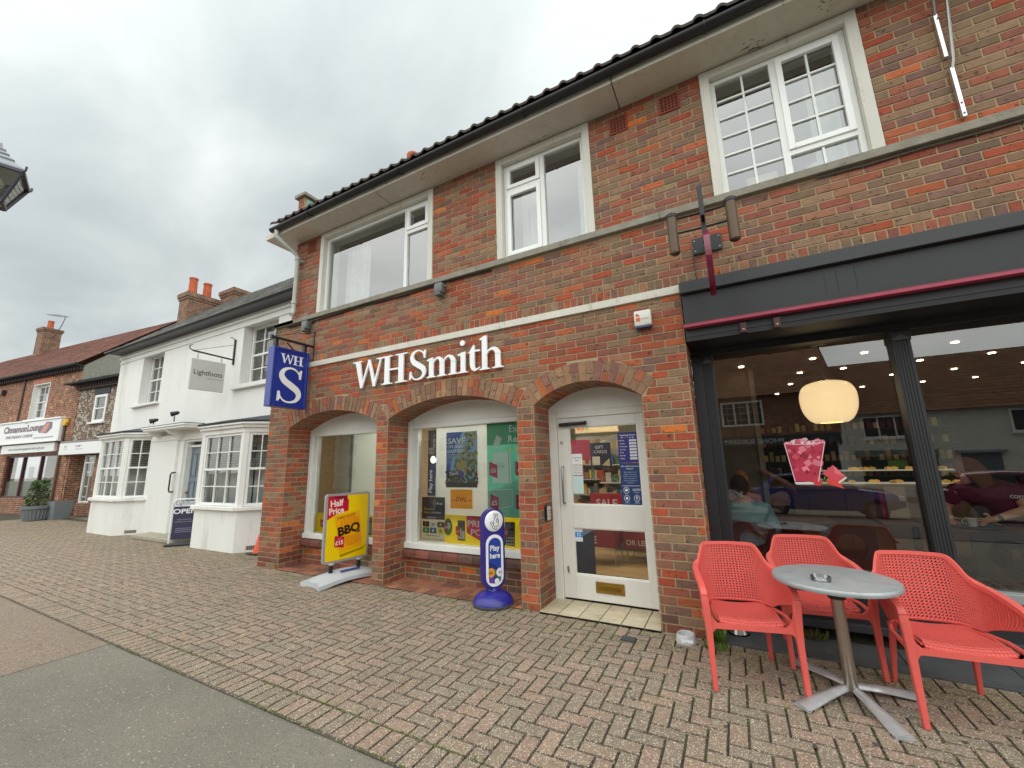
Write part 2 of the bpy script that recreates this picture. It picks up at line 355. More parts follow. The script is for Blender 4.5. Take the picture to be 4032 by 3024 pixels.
for n in range(-60, nmax):
    for m_ in range(-120, 80):
        ax, ay = n*.1 + m_*.4, n*.1
        for (x0, y0, x1, y1) in ((0, 0, .2, .1), (.2, -.1, .3, .1)):
            a0, b0_, a1, b1 = X0+ax+x0, y_h+ay+y0, X0+ax+x1, y_h+ay+y1
            if a1 <= X0 or a0 >= X1 or b1 <= y_h or b0_ >= 1.35: continue
            top = region_top((a0+a1)/2)
            if b0_ >= top: continue
            paver(max(a0, X0), max(b0_, y_h), min(a1, X1), min(b1, top))
pv.build('paving', m_paver, kind='structure')

# ================================================================== MAIN BRICK BUILDING
bld = empty('brick_building', 'two-storey red-brown brick parade with three shop arches, white upstairs windows and a charcoal cafe front', 'building', (-3, 0, 0))
rb = random.Random(11)
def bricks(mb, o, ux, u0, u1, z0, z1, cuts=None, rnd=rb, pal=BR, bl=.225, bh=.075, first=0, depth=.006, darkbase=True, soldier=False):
    """rows of real bricks on a plane: o origin, ux direction along the wall, outward = to the right-hand -y side"""
    T0 = mb.T; mb.T = frameT(o, ux); j = .0125; row = first; z = z0
    while z < z1 - .012:
        zt = min(z + bh, z1); za, zb = z + j*.5, zt - j*.5
        L_ = .0745 if soldier else bl
        off = 0 if soldier else (L_/2 if row % 2 else 0)
        cu = []
        if cuts:
            ca, cb, cm = cuts(za), cuts(zb), cuts((za+zb)/2)
            cu = list(zip(ca, cb)) if len(ca) == len(cb) else [(q, q) for q in cm]
        u = u0 - off
        while u < u1 - 1e-4:
            a, b = max(u, u0), min(u+L_, u1); u += L_
            segs = [(a, a, b, b)]
            for (c0, c1) in cu:
                ns = []
                for (al, ah, bl_, bh_) in segs:
                    m0, m1 = (c0[0]+c1[0])/2, (c0[1]+c1[1])/2
                    if (bl_+bh_)/2 <= m0 or (al+ah)/2 >= m1: ns.append((al, ah, bl_, bh_)); continue
                    if (al+ah)/2 < m0: ns.append((al, ah, min(bl_, c0[0]), min(bh_, c1[0])))
                    if (bl_+bh_)/2 > m1: ns.append((max(al, c0[1]), max(ah, c1[1]), bl_, bh_))
                segs = ns
            for (al, ah, bl_, bh_) in segs:
                if (bl_+bh_)/2 - (al+ah)/2 < .022: continue
                al += j*.5; ah += j*.5; bl_ -= j*.5; bh_ -= j*.5
                if bl_ < al: bl_ = al
                if bh_ < ah: bh_ = ah
                c = pick(rnd, pal, (al, z))
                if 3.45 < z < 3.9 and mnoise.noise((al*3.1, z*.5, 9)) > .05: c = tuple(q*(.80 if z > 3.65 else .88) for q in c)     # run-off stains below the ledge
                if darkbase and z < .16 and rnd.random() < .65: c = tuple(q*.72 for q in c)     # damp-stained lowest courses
                f = -depth + rnd.uniform(-.0018, .0018); e1, e2, e3, e4 = [rnd.uniform(-.0012, .0012) for _ in range(4)]; bv = .002
                mb.add([(al, 0, za), (bl_, 0, za), (bh_, 0, zb), (ah, 0, zb),
                        (al, f+bv, za), (bl_, f+bv, za), (bh_, f+bv, zb), (ah, f+bv, zb),
                        (al+bv, f+e1*.5, za+bv+e1), (bl_-bv, f+e2*.5, za+bv+e2), (bh_-bv, f+e3*.5, zb-bv+e3), (ah+bv, f+e4*.5, zb-bv+e4)],
                       [(0, 1, 5, 4), (1, 2, 6, 5), (2, 3, 7, 6), (3, 0, 4, 7), (4, 5, 9, 8), (5, 6, 10, 9), (6, 7, 11, 10), (7, 4, 8, 11), (8, 9, 10, 11)], c, 0)
        z = zt; row += 1
    mb.T = T0
SPR = 2.10
ARCH = []      # (x0, x1, cx, R, cz)
for (a, b, rise) in ((-6.25, -4.29, .225), (-4.09, -2.11, .225), (-1.90, -.73, .21)):
    h = (b-a)/2; Rr = (h*h+rise*rise)/(2*rise); ARCH.append((a, b, (a+b)/2, Rr, SPR+rise-Rr))
RING = .215
def front_cuts(z):
    o = []
    for (a, b, cx, Rr, cz) in ARCH:
        if z < SPR: o.append((a, b))
        else:
            ro = Rr + RING
            if z < cz + ro:
                hw = math.sqrt(ro*ro-(z-cz)**2)
                lim = (b-a)/2 / (SPR-cz) * (z-cz) + .006
                hw = min(hw, lim); o.append((cx-hw, cx+hw))
    # neighbouring rings meet over the narrow piers
    o2 = []
    for q in o:
        if o2 and q[0] < o2[-1][1]: o2[-1] = (o2[-1][0], max(o2[-1][1], q[1]))
        else: o2.append(q)
    return o2
XL, XR, XU, XE = -6.77, -.29, -6.4, 7.5
LEDGE = 3.90; SOF = 5.38
WINS = [(-5.74, -3.35), (-2.32, -1.07), (.11, 1.38)]
wb = MB()
def up_cuts(z): return [(a, b) for a, b in WINS] if z < 5.37 else []
# brickwork ---------------------------------------------------------------
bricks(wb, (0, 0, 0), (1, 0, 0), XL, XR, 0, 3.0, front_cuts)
bricks(wb, (0, 0, 0), (1, 0, 0), XL, XR, 3.0, 3.06, None)
bricks(wb, (0, 0, 0), (1, 0, 0), XL, XE, 3.145, 3.255, None, soldier=True, bh=.11)
bricks(wb, (0, 0, 0), (1, 0, 0), XL, XE, 3.255, LEDGE-.04, None)
bricks(wb, (0, 0, 0), (1, 0, 0), XU, XE, 3.955, SOF, up_cuts)
RD = .40
for x_, s_ in ((-6.25, 1), (-4.29, -1), (-4.09, 1), (-2.11, -1), (-1.90, 1), (-.73, -1)):      # reveals of the piers
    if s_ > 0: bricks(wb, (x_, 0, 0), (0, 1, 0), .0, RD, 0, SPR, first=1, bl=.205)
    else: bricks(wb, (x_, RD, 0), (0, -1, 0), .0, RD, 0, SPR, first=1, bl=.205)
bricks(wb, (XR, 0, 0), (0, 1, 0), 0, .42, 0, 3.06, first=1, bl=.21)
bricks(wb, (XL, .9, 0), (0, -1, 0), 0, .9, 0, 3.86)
bricks(wb, (XU, .9, 0), (0, -1, 0), 0, .9, 3.95, SOF)
for (a, b) in ((-6.25, -4.29), (-4.09, -2.11)): bricks(wb, (0, RD+.02, 0), (1, 0, 0), a, b, 0, .29)
# mortar core -------------------------------------------------------------
def core(x0, y0, z0, x1, y1, z1): wb.box(x0, y0, z0, x1, y1, z1, MORTAR, 1)
for a, b in ((XL, -6.25), (-4.29, -4.09), (-2.11, -1.90), (-.73, XR)): core(a, 0, 0, b, RD+.05, SPR)
for (a, b) in ((-6.25, -4.29), (-4.09, -2.11)): core(a, RD+.02, 0, b, .6, .29)
for (a, b, cx, Rr, cz) in ARCH:
    N = 22
    for i in range(N):
        xa, xb = a+(b-a)*i/N, a+(b-a)*(i+1)/N
        za = cz+math.sqrt(Rr*Rr-(xa-cx)**2)+.006; zb = cz+math.sqrt(Rr*Rr-(xb-cx)**2)+.006
        wb.add([(xa, 0, za), (xb, 0, zb), (xb, 0, 2.4), (xa, 0, 2.4), (xa, RD+.05, za), (xb, RD+.05, zb), (xb, RD+.05, 2.4), (xa, RD+.05, 2.4)],
               [(0, 1, 2, 3), (0, 4, 5, 1), (7, 6, 5, 4)], MORTAR, 1)
for a, b in ((XL, -6.25), (-4.29, -4.09), (-2.11, -1.90), (-.73, XR)): core(a, 0, SPR, b, RD+.05, 2.4)
core(XL, 0, 2.4, XR, RD+.05, 3.12); core(XL, 0, 3.12, XE, .45, LEDGE)
prev = XU
for a, b in WINS: core(prev, 0, LEDGE, a, .3, SOF); core(a, 0, 5.36, b, .3, SOF); prev = b
core(prev, 0, LEDGE, XE, .3, SOF)
core(XL, 0, 3.9, XL+.3, .9, 3.93); core(XL, .2, 0, XL+.3, 7, 3.9); core(XU, .2, 3.9, XU+.3, 7, SOF)
wb.build('wall', [m_brick, m_mortar], bld)
# arches of bricks on edge --------------------------------------------------
for (a, b, cx, Rr, cz) in ARCH:
    ab = MB(); th = math.asin((b-a)/2/Rr); n = max(9, int(round(2*th*(Rr+.1)/.083))); gap = .0062
    for i in range(n):
        t0 = -th+2*th*i/n; t1 = -th+2*th*(i+1)/n
        split = (i % 2 == 1); parts = [(0, RING)] if not split else ([(0, .10), (.11, RING)] if rb.random() < .5 else [(0, .072), (.082, RING)])
        for (r0, r1) in parts:
            c = pick(rb, [(S('8f7058'), 5), (S('86654f'), 4), (S('9a7458'), 3), (S('99563c'), 2.5), (S('a9603a'), 1), (S('83584e'), 3)])
            f = -.010+rb.uniform(-.0015, .0015)
            for (ya, yb) in ((f, .19), (.20, RD-.004)) if r0 == 0 else ((f, .1),):
                cc = c if ya < 0 else pick(rb)
                vs = []
                for y in (ya, yb):
                    for (t, r) in ((t0, r0), (t1, r0), (t1, r1), (t0, r1)):
                        rr = Rr+r+(.004 if r == 0 else 0); tt = t + (gap/rr if t == t0 else -gap/rr)
                        vs.append((cx+rr*math.sin(tt), y, cz+rr*math.cos(tt)))
                ab.add(vs, [(0, 1, 2, 3), (7, 6, 5, 4), (0, 4, 5, 1), (1, 5, 6, 2), (2, 6, 7, 3), (3, 7, 4, 0)], cc)
    ab.build('brick_arch', m_brick, bld)
# concrete ledge and painted band -------------------------------------------
b_ = MB(); x = XL-.03; c0 = S('8d897c')
for ln in (1.9, 2.3, 2.2, 2.6, 1.75, 2.4, 3):
    x2 = min(x+ln, XE); b_.bbox(x+.002, -.055, 3.875, x2-.002, .1, 3.948, vary(c0, rb, .06), .005); x = x2
b_.bbox(XL-.03, -.055, 3.876, XL+.5, .9, 3.944, c0, .005)
b_.build('concrete_ledge', m_conc, bld)
b_ = MB(); b_.bbox(-6.3+.4, -.03, 3.062, XR, .05, 3.143, S('cfccc0'), .004); b_.bbox(XL, -.028, 3.064, -5.903, .05, 3.141, S('c9c6b8'), .004)
b_.build('painted_band', m_oldwhite, bld)
cb = MB(); cp = [(XL+.3, 3.85), (-5.8, 3.83), (-4.6, 3.855), (-3.9, 3.835), (-3.1, 3.86), (-2.4, 3.85)]
cb.tube([(x, -.024, z) for x, z in cp], .009, BLACK, 6); cb.build('cable', m_plain, bld)
cb = MB(); cb.tube([(.9+i*.35, -.022, 3.855-.012*(i % 2)) for i in range(12)], .008, S('55504a'), 6)
cb.build('cable', m_plain, bld)
# rendered soffit, gutter, roof ---------------------------------------------
so_ = MB(); x = XU-.35
for ln in (2.6, 3.45, 3.03, 3.0, 4):
    x2 = min(x+ln, XE); so_.box(x+.006, -.36, SOF, x2-.006, .3, SOF+.09, vary(S('c6c1b4'), rb, .05)); x = x2
rs_ = random.Random(12)
for (sx_, sy_, n_) in ((-4.35, -.02, 9), (-1.75, -.04, 8), (.62, -.06, 16), (1.15, -.2, 6), (-3.3, -.25, 5), (2.3, -.15, 6)):
    for i in range(n_):
        a_ = rs_.uniform(0, 6.28); l_ = rs_.uniform(.02, .09); x0_, y0_ = sx_+rs_.gauss(0, .05), sy_+rs_.gauss(0, .04); w_ = rs_.uniform(.003, .009)
        so_.face([(x0_-math.sin(a_)*w_, y0_+math.cos(a_)*w_, SOF-.0012-i*.0001), (x0_+math.cos(a_)*l_, y0_+math.sin(a_)*l_*.6, SOF-.0012-i*.0001), (x0_+math.sin(a_)*w_, y0_-math.cos(a_)*w_, SOF-.0012-i*.0001)], S('5a5146'))
so_.build('soffit', m_oldwhite, bld)
gt = MB(); seg = 10; gy, gzz, gr = -.415, 5.478, .053
prof = [(gy+gr*math.cos(math.pi+math.pi*k/seg), gzz+gr*math.sin(math.pi+math.pi*k/seg)) for k in range(seg+1)]
vs = []; fs = []
for xx in (XU-.10, XE):
    vs += [(xx, y, z) for y, z in prof] + [(xx, gy+(y-gy)*.88, gzz+(z-gzz)*.88+.004) for y, z in prof]
n = len(prof)
for k in range(n-1): fs.append((k, k+1, 2*n+k+1, 2*n+k)); fs.append((n+k, 3*n+k, 3*n+k+1, n+k+1))
fs += [(0, 2*n, 3*n, n), (n-1, 2*n-1, 4*n-1, 3*n-1)]
gt.add(vs, fs, BLACK); gt.prism([(0, 0)]*3, 0, 0, BLACK) if False else None
gt.face([(XU-.10, y, z) for y, z in prof], BLACK)
gt.box(XU-.05, -.352, SOF+.01, XE, -.335, SOF+.10, S('1b1b1d'))
for i in range(8):
    xx = XU+.9+i*1.9; gt.tube([(xx, gy+(gr+.004)*math.cos(math.pi+math.pi*k/8), gzz+(gr+.004)*math.sin(math.pi+math.pi*k/8)) for k in range(9)], .007, BLACK, 6)
gt.build('gutter', m_plastic, bld, smooth=True)
rf = MB(); P = .195; nxs = int((XE-(XU-.12))/P)*8; rows = 15
def roofpt(u, t, k): return None
for r_ in range(rows):
    d0, d1 = r_*.30, (r_+1)*.30+.03; base = len(rf.v); vs = []
    for d, lift in ((d0, .03), (d1, .0)):
        for i in range(nxs+1):
            xx = XU-.12+i*P/8; ph = (i % 8)/8*2*math.pi; hgt = .034*max(-.2, math.sin(ph))**1 if math.sin(ph) > 0 else -.004
            vs.append((xx, -.445+d*.766, 5.545+d*.643+hgt+lift))
    vs += [(vs[i][0], vs[i][1]+.005, vs[i][2]-.028) for i in range(nxs+1)]
    fs = [(i, i+1, nxs+1+i+1, nxs+1+i) for i in range(nxs)]+[(2*(nxs+1)+i, 2*(nxs+1)+i+1, i+1, i) for i in range(nxs)]
    rf.add(vs, fs, vary(S('4b403a'), rb, .08))
rf.add([(XU-.1, -.33, 5.46), (XE, -.33, 5.46), (XE, 3.2, 8.4), (XU-.1, 3.2, 8.4), (XE, 7, 5.3), (XU-.1, 7, 5.3)], [(0, 1, 2, 3), (3, 2, 4, 5)], S('3a322e'))
rf.face([(XU-.1, -.33, 5.46), (XU-.1, 3.2, 8.4), (XU-.1, 7, 5.3)], S('5b4a40'))
rf.build('roof', m_roof, bld, smooth=True)
pr = MB(); bricks(pr, (-6.44, -.02, 0), (1, 0, 0), 0, .17, 5.5, 6.28, None); pr.box(-6.44, -.02, 5.4, -6.27, 1.25, 6.28, MORTAR, 1)
bricks(pr, (-6.44, 1.2, 0), (0, -1, 0), 0, 1.2, 5.5, 6.28)
pr.face([(-6.262, -.0, 5.62), (-6.262, .5, 6.0), (-6.262, .42, 6.24), (-6.262, .02, 6.26)], S('8fc0b2'), 2)
pr.bbox(-6.50, -.07, 6.28, -6.21, 1.3, 6.34, S('8d897c'), .006, 3)
pr.build('gable_parapet', [m_brick, m_mortar, m_matt, m_conc], bld)
cp_ = MB()
cp_.lathe([(.001, 0), (.17, 0), (.16, .1), (.14, .5), (.17, .54), (.17, .62), (.12, .62), (.11, .1)], S('b85f3e'), (-6.70, 3.2, 9.05), 24)
cp_.box(-7.1, 2.9, 7.0, -6.3, 3.5, 9.07, S('7a4c38'))
cp_.build('chimney', m_roof, bld, smooth=True)
# downpipe
dp = MB(); c = S('b6bbb2')
dp.tube([(-6.36, -.41, 5.44), (-6.36, -.41, 5.33), (-6.3, -.30, 5.22), (-6.24, -.12, 5.10), (-6.235, -.085, 5.03), (-6.235, -.085, 4.18), (-6.235, -.085, 4.12), (-6.22, -.10, 4.03), (-6.17, -.16, 3.98)], .034, c, 12)
for z in (5.0, 4.2): dp.lathe([(.034, 0), (.046, .004), (.046, .05), (.034, .055)], c, (-6.235, -.085, z), 14)
dp.box(-6.30, -.05, 4.97, -6.17, 0, 5.0, c)
dp.build('downpipe', m_oldwhite, bld, smooth=True)
for (x0, z0) in ((-6.08, 5.12), (-.83, 5.07), (-.29, 5.08)):
    a = MB(); a.box(x0, -.018, z0, x0+.2, .01, z0+.2, S('8b3f2a'))
    for i in range(5):
        for k in range(5): a.box(x0+.018+i*.035, -.0195, z0+.018+k*.035, x0+.040+i*.035, -.017, z0+.040+k*.035, S('1d120e'))
    a.build('air_brick', m_brick, bld)

# upstairs windows -----------------------------------------------------------
def ring(mb, x0, z0, x1, z1, w_, y0, y1, c, wb_=None, mi=0):
    wb_ = w_ if wb_ is None else wb_
    mb.bbox(x0, y0, z0, x0+w_, y1, z1, c, .003, mi); mb.bbox(x1-w_, y0, z0, x1, y1, z1, c, .003, mi)
    mb.bbox(x0+w_+.0005, y0+.0015, z1-w_, x1-w_-.0005, y1, z1, c, .003, mi); mb.bbox(x0+w_+.0005, y0+.0015, z0, x1-w_-.0005, y1, z0+wb_, c, .003, mi)
def pane(parent, x0, z0, x1, z1, y, m, T=None):
    p = MB(T); p.face([(x0, y, z0), (x1, y, z0), (x1, y, z1), (x0, y, z1)], (1, 1, 1)); return p.build('pane', m, parent)
def curtain(parent, x0, x1, z0, z1, y, c=S('c9cfc8'), seed=1, T=None):
    r = random.Random(seed); p = MB(T); n = int((x1-x0)/.012); top = []; bot = []
    for i in range(n+1):
        x = x0+(x1-x0)*i/n; yy = y+.02*math.sin(i*.9+math.sin(i*.23)*1.6)+.008*math.sin(i*.31)
        top.append((x, yy, z1)); bot.append((x+.01*math.sin(i*.4), yy*1.0+.006*math.sin(i*1.1), z0))
    p.add(bot+top, [(i, i+1, n+2+i, n+1+i) for i in range(n)], c); return p.build('curtain', m_fabric, parent, smooth=True, sharp=None)
ROOMC = S('7b7f7c')
def room(mb, x0, x1, z0, z1, y0, y1, cw=ROOMC, cf=S('4c4844'), cc=S('60655f')):
    mb.face([(x0, y1, z0), (x1, y1, z0), (x1, y1, z1), (x0, y1, z1)], cw); mb.face([(x0, y0, z0), (x0, y1, z0), (x0, y1, z1), (x0, y0, z1)], cw)
    mb.face([(x1, y1, z0), (x1, y0, z0), (x1, y0, z1), (x1, y1, z1)], cw); mb.face([(x0, y0, z0), (x1, y0, z0), (x1, y1, z0), (x0, y1, z0)], cf)
    mb.face([(x0, y1, z1), (x1, y1, z1), (x1, y0, z1), (x0, y0, z1)], cc)
def upstairs(x0, x1, lights):
    w_ = MB(); ring(w_, x0, 3.95, x1, 5.36, .085, -.02, .3, S('cfcdc2'), wb_=.012)
    wo_ = w_.build('window', m_oldwhite, bld)
    f = MB(); a, b = x0+.087, x1-.087
    ring(f, a, 3.963, b, 5.272, .045, .05, .11, WHITE)
    pn = []
    for L_ in lights:
        if L_[0] == 'm': f.bbox(L_[1]-.028, .051, 4.008, L_[1]+.028, .109, 5.227, WHITE, .003)
        if L_[0] == 't': f.bbox(L_[1], .052, L_[3]-.028, L_[2], .108, L_[3]+.028, WHITE, .003)
        if L_[0] == 's': ring(f, L_[1], L_[2], L_[3], L_[4], .05, .035, .075, S('f0f1ef'))
        if L_[0] == 'b':     # thin glazing bars
            _, xa, za, xb, zb, nc, nr = L_
            for i in range(1, nc): f.box(xa+(xb-xa)*i/nc-.009, .066, za, xa+(xb-xa)*i/nc+.009, .09, zb, WHITE)
            for i in range(1, nr): f.box(xa, .0655, za+(zb-za)*i/nr-.009, xb, .0905, za+(zb-za)*i/nr+.009, WHITE)
    f.build('frame', m_upvc, wo_); pane(wo_, a+.02, 3.99, b-.02, 5.25, .082, g_up)
    rr = MB(); room(rr, x0+.01, x1-.01, 3.94, 5.35, .3, 2.6); rr.build('room', m_matt, wo_); return wo_
w1 = upstairs(-5.74, -3.35, [('m', -3.9), ('t', -3.87, -3.48, 4.86), ('s', -3.875, 4.888, -3.48, 5.23)])
curtain(w1, -5.6, -5.05, 4.0, 5.2, .42, seed=3); curtain(w1, -3.78, -3.5, 4.0, 5.2, .4, seed=4)
w2 = upstairs(-2.32, -1.07, [('m', -1.70), ('t', -2.19, -1.73, 4.9), ('s', -2.19, 4.93, -1.73, 5.23), ('s', -2.19, 4.008, -1.73, 4.872)])
curtain(w2, -2.15, -1.9, 4.0, 5.2, .4, seed=5); curtain(w2, -1.36, -1.2, 4.0, 5.2, .4, seed=6)
w3 = upstairs(.11, 1.38, [('m', .735), ('s', .76, 4.24, 1.25, 5.23), ('t', .76, 1.25, 4.215), ('b', .25, 4.0, .71, 5.235, 2, 6), ('b', .81, 4.29, 1.2, 5.19, 2, 4), ('b', .765, 4.0, 1.245, 4.19, 2, 1)])
curtain(w3, 1.02, 1.25, 4.0, 5.2, .4, seed=7)
it = MB(); it.box(.42, .3, 3.99, .68, .33, 4.24, S('b9b2a0')); it.box(.45, .295, 4.02, .65, .3, 4.2, S('cdbf9d')); it.build('cardboard_box', m_matt, label='beige cardboard box stood behind the lower left panes of the large gridded upstairs window', cat='box')
it = MB(); it.lathe([(.001, 0), (.05, 0), (.02, .03), (.02, .08), (.11, .08), (.09, .2)], S('dadfda'), (1.0, .36, 3.99)); it.build('table_lamp', m_plastic, smooth=True, label='white table lamp shade behind the bottom right panes of the large gridded upstairs window', cat='lamp')
fl = MB(); rr = random.Random(2)
for i in range(9): fl.ball((-1.93+rr.uniform(-.07, .07), .3+rr.uniform(-.02, .02), 4.02+rr.uniform(0, .05)), .018, S('d3c4cc'), 6)
fl.box(-2.0, .28, 3.99, -1.86, .33, 4.01, S('77806f')); fl.build('flowers', m_matt, label='small pale flowers on the sill of the middle upstairs window', cat='flowers')

# shop windows under the arches ----------------------------------------------
def arch_fill(mb, A, z0, y0, y1, c, inset=.0, mi=0):
    a, b, cx, Rr, cz = A; r = Rr-inset; N = 24; pts = [(a, z0), (b, z0)]
    for i in range(N+1):
        x = b+(a-b)*i/N; pts.append((x, cz+math.sqrt(max(0, Rr*Rr-(x-cx)**2))-inset))
    mb.prism(pts, y0, y1, c, mi)
for k_ in (0, 1):
    A = ARCH[k_]; a, b = A[0], A[1]; f = MB()
    arch_fill(f, A, 2.062, .405, .52, S('dfe1db'), .003)
    f.bbox(a+.004, .395, .41, a+.075, .52, 2.06, S('e0e1dc'), .004); f.bbox(b-.075, .395, .41, b-.004, .52, 2.06, S('e0e1dc'), .004)
    f.bbox(a+.077, .40, 1.998, b-.077, .52, 2.06, S('e0e1dc'), .004); f.bbox(a+.005, .36, .395, b-.005, .52, .47, S('e0e1dc'), .006)
    f.bbox(a+.077, .42, .47, a+.17, .5, 1.997, S('cfd2cb'), .006)
    wo_ = f.build('shop_window', m_white, bld)
    pane(wo_, a+.17, .47, b-.075, 2.0, .45, g_shop)
    s_ = MB(); n = int((b-a)/.2285)
    for i in range(n+1):
        x0 = a+i*.2285+.004; x1 = min(x0+.2205, b-.002)
        if x1-x0 < .03: continue
        c = pick(rb, [(S('6e4438'), 3), (S('7f4a3c'), 3), (S('5e443c'), 2)])
        pts = [(.335+.05*(1-math.cos(t*math.pi/16)), .335+.05*math.sin(t*math.pi/16)) for t in range(9)]
        prf = [(.335, .292)]+[(y, z) for y, z in pts]+[(.5, .385), (.5, .292)]
        vs = [(xx, y, z) for xx in (x0, x1) for y, z in prf]; m = len(prf)
        s_.add(vs, [tuple(range(m)), tuple(range(2*m-1, m-1, -1))]+[(i_, i_+m, (i_+1) % m+m, (i_+1) % m) for i_ in range(m)], c)
    s_.build('brick_sill', m_brick, bld)
# terracotta and cream tile doorsteps ---------------------------------------
t_ = MB()
for (a, b) in ((-6.25, -4.29), (-4.09, -2.11)):
    nx_ = int((b-a+.0)/.1505); y = -.02
    for j in range(3):
        for i in range(nx_+1):
            x0 = a+i*.152+(.076 if j % 2 else 0)-.07; x1 = x0+.146; x0 = max(x0, a+.002); x1 = min(x1, b-.002)
            if x1-x0 > .03: t_.bbox(x0, y+j*.147, -.01, x1, y+j*.147+.141, .012+rb.uniform(0, .002), vary(rb.choice([S('94604a'), S('845641'), S('9c6a50'), S('744e40')]), rb, .1), .003)
    t_.box(a, -.02, -.01, b, .42, .006, S('6b5f50'))
t_.build('terracotta_step', mat('terracotta_tile', .7, .15, 10, .2, 50), bld)
t_ = MB(); a, b = -1.9, -.73
for j in range(3):
    for i in range(6):
        x0 = a+i*.205; x1 = min(x0+.199, b-.003)
        if x1-x0 > .03: t_.bbox(x0+.003, -.04+j*.155, -.01, x1, -.04+j*.155+.150, .022, vary(S('b9ad92'), rb, .06), .003)
t_.box(a+.002, -.04, -.01, b-.002, .42, .015, S('57503f'))
t_.build('tiled_step', mat('cream_tile', .5, .12, 6, .1, 50, grime=(S('6f6857'), 5, .55, .5)), bld)

# shop door --------------------------------------------------------------------
m_door = mat('door_paint', .5, .06, 6, .12, 40, grime=(S('6f6550'), 16, .66, .75), streak=True)
A = ARCH[2]; f = MB(); DW = S('dddcd4')
arch_fill(f, A, 2.062, .405, .52, S('dfe1db'), .003)
f.bbox(-1.896, .395, .015, -1.80, .52, 2.06, DW, .004); f.bbox(-.815, .395, .015, -.734, .52, 2.06, DW, .004); f.bbox(-1.798, .40, 1.985, -.817, .52, 2.06, DW, .004)
df = f.build('door_frame', m_door, bld)
f = MB(); y0, y1 = .415, .465
f.bbox(-1.796, y0, .04, -1.662, y1, 1.983, DW, .003); f.bbox(-.885, y0, .04, -.819, y1, 1.983, DW, .003)
for (za, zb) in ((1.872, 1.983), (.765, 1.012), (.04, .282)): f.bbox(-1.6615, y0+.002, za, -.8855, y1-.002, zb, vary(DW, rb, .03), .003)
for (za, zb) in ((1.012, 1.872), (.282, .765)):
    f.box(-1.662, y0+.012, za, -1.652, y1-.012, zb, DW); f.box(-.895, y0+.012, za, -.885, y1-.012, zb, DW); f.box(-1.652, y0+.013, za, -.895, y1-.013, za+.01, DW); f.box(-1.652, y0+.013, zb-.01, -.895, y1-.013, zb, DW)
dr = f.build('door', m_door, bld)
pane(dr, -1.655, 1.016, -.89, 1.868, .445, g_shop); pane(dr, -1.655, .286, -.89, .761, .445, g_shop)
h = MB(); h.tube([(-1.742, .415, 1.03), (-1.742, .372, 1.03), (-1.742, .365, 1.05), (-1.742, .365, 1.41), (-1.742, .372, 1.43), (-1.742, .415, 1.43)], .011, S('9a9a98'), 10)
h.build('handle', m_steel, dr, smooth=True)
h = MB(); h.bbox(-1.44, .405, .125, -1.14, .42, .235, S('9c7a36'), .003); h.bbox(-1.405, .40, .155, -1.175, .41, .205, S('876828'), .003); h.build('letter_plate', mat('brass', .35, .15, 12, metal=.7), dr)
h = MB(); h.tube([(-1.755, .375, 1.905), (-1.43, .375, 1.915)], .021, BLACK, 12); h.tube([(-1.74, .371, 1.913), (-1.45, .371, 1.923)], .012, S('b9bab8'), 10); h.box(-1.74, .38, 1.895, -1.45, .416, 1.92, BLACK); h.build('door_closer', m_plastic, dr, smooth=True)
h = MB(); h.ball((-1.748, .408, 1.705), .017, S('b7b6b0'), 10); h.build('lock', m_steel, dr, smooth=True); h = MB()
h.lathe([(.016, 0), (.016, .004), (.001, .004)], BLACK, (0, 0, 0), 12) if False else None
h.box(-1.75, .410, .31, -1.735, .4155, .36, S('3a332b')); h.ball((-1.735, .41, .335), .012, S('9d9a90'), 8); h.ball((-1.732, .41, .30), .010, S('7d7a70'), 8)
h.build('lock', m_steel, dr, smooth=True)

# interiors --------------------------------------------------------------------
i_ = MB(); room(i_, -6.6, XR-.32, .012, 2.7, .53, 8, S('b4b09a'), S('9a7a4c'), S('b6b3a9'))
i_.face([(-1.3-.9, 1.2, .012), (0-.7, 1.2, .012), (-.62, .55, .012), (-2.2, .55, .012)], S('4a4a48')) if False else None
i_.box(-1.9, .55, .014, -.65, 1.5, .022, S('3c3c3b'))
fl_ = MB(); fl_.box(-6.6, .531, .0, XR-.33, 7.9, .0135, S('9a7a4c')); fl_.build('shop_floor', m_wood, bld); i_.build('shop_interior', m_matt, bld)
i_ = MB()
for (x0, y0) in ((-2.1, 1.7), (-1.2, 2.6), (-3.9, 3.4), (-2.2, 4.6), (-5.4, 1.3), (-3.7, 1.1), (-4.9, 3.4)): i_ = MB(); i_.box(x0, y0, 2.66, x0+.62, y0+.28, 2.69, (1, .98, .93)); i_.build('ceiling_lamp', m_tube, bld)
# ================================================================== CAFE FRONT (part of the brick building)
CH = S('26272a'); CHD = S('141517'); MAR = S('8f2f45')
m_char = mat('charcoal_paint', .5, .1, 5, .06, 40, grime=(S('4c4c4c'), 12, .66, .5))
cf = MB()
cf.bbox(XR+.015, -.05, 2.60, XE, .2, 3.02, CH, .004); cf.bbox(XR+.005, -.10, 3.022, XE, .2, 3.135, S('323437'), .006)
for x_ in (1.02, .82, .9, 2.7): cf.box(x_, -.0525, 2.78+.02*x_, x_+.002, -.05, 2.98, S('1f2022'))
front = cf.build('cafe_front', m_char, bld)
s_ = MB(); s_.bbox(XR+.012, -.125, 2.675, XE, -.052, 2.700, S('a03a50'), .004); s_.bbox(XR+.012, -.115, 2.700, XE, -.052, 2.712, S('7a2238'), .003)
s_.build('awning_bar', m_plain, front)
s_ = MB(); s_.box(XR+.016, -.045, 2.56, XE, .4, 2.6, CHD)
for x_ in (.17, .42): s_.bbox(x_, -.09, 2.56, x_+.05, -.05, 2.65, S('4a1f22'), .004); s_.ball((x_+.025, -.092, 2.585), .010, S('a9a59a'), 8)
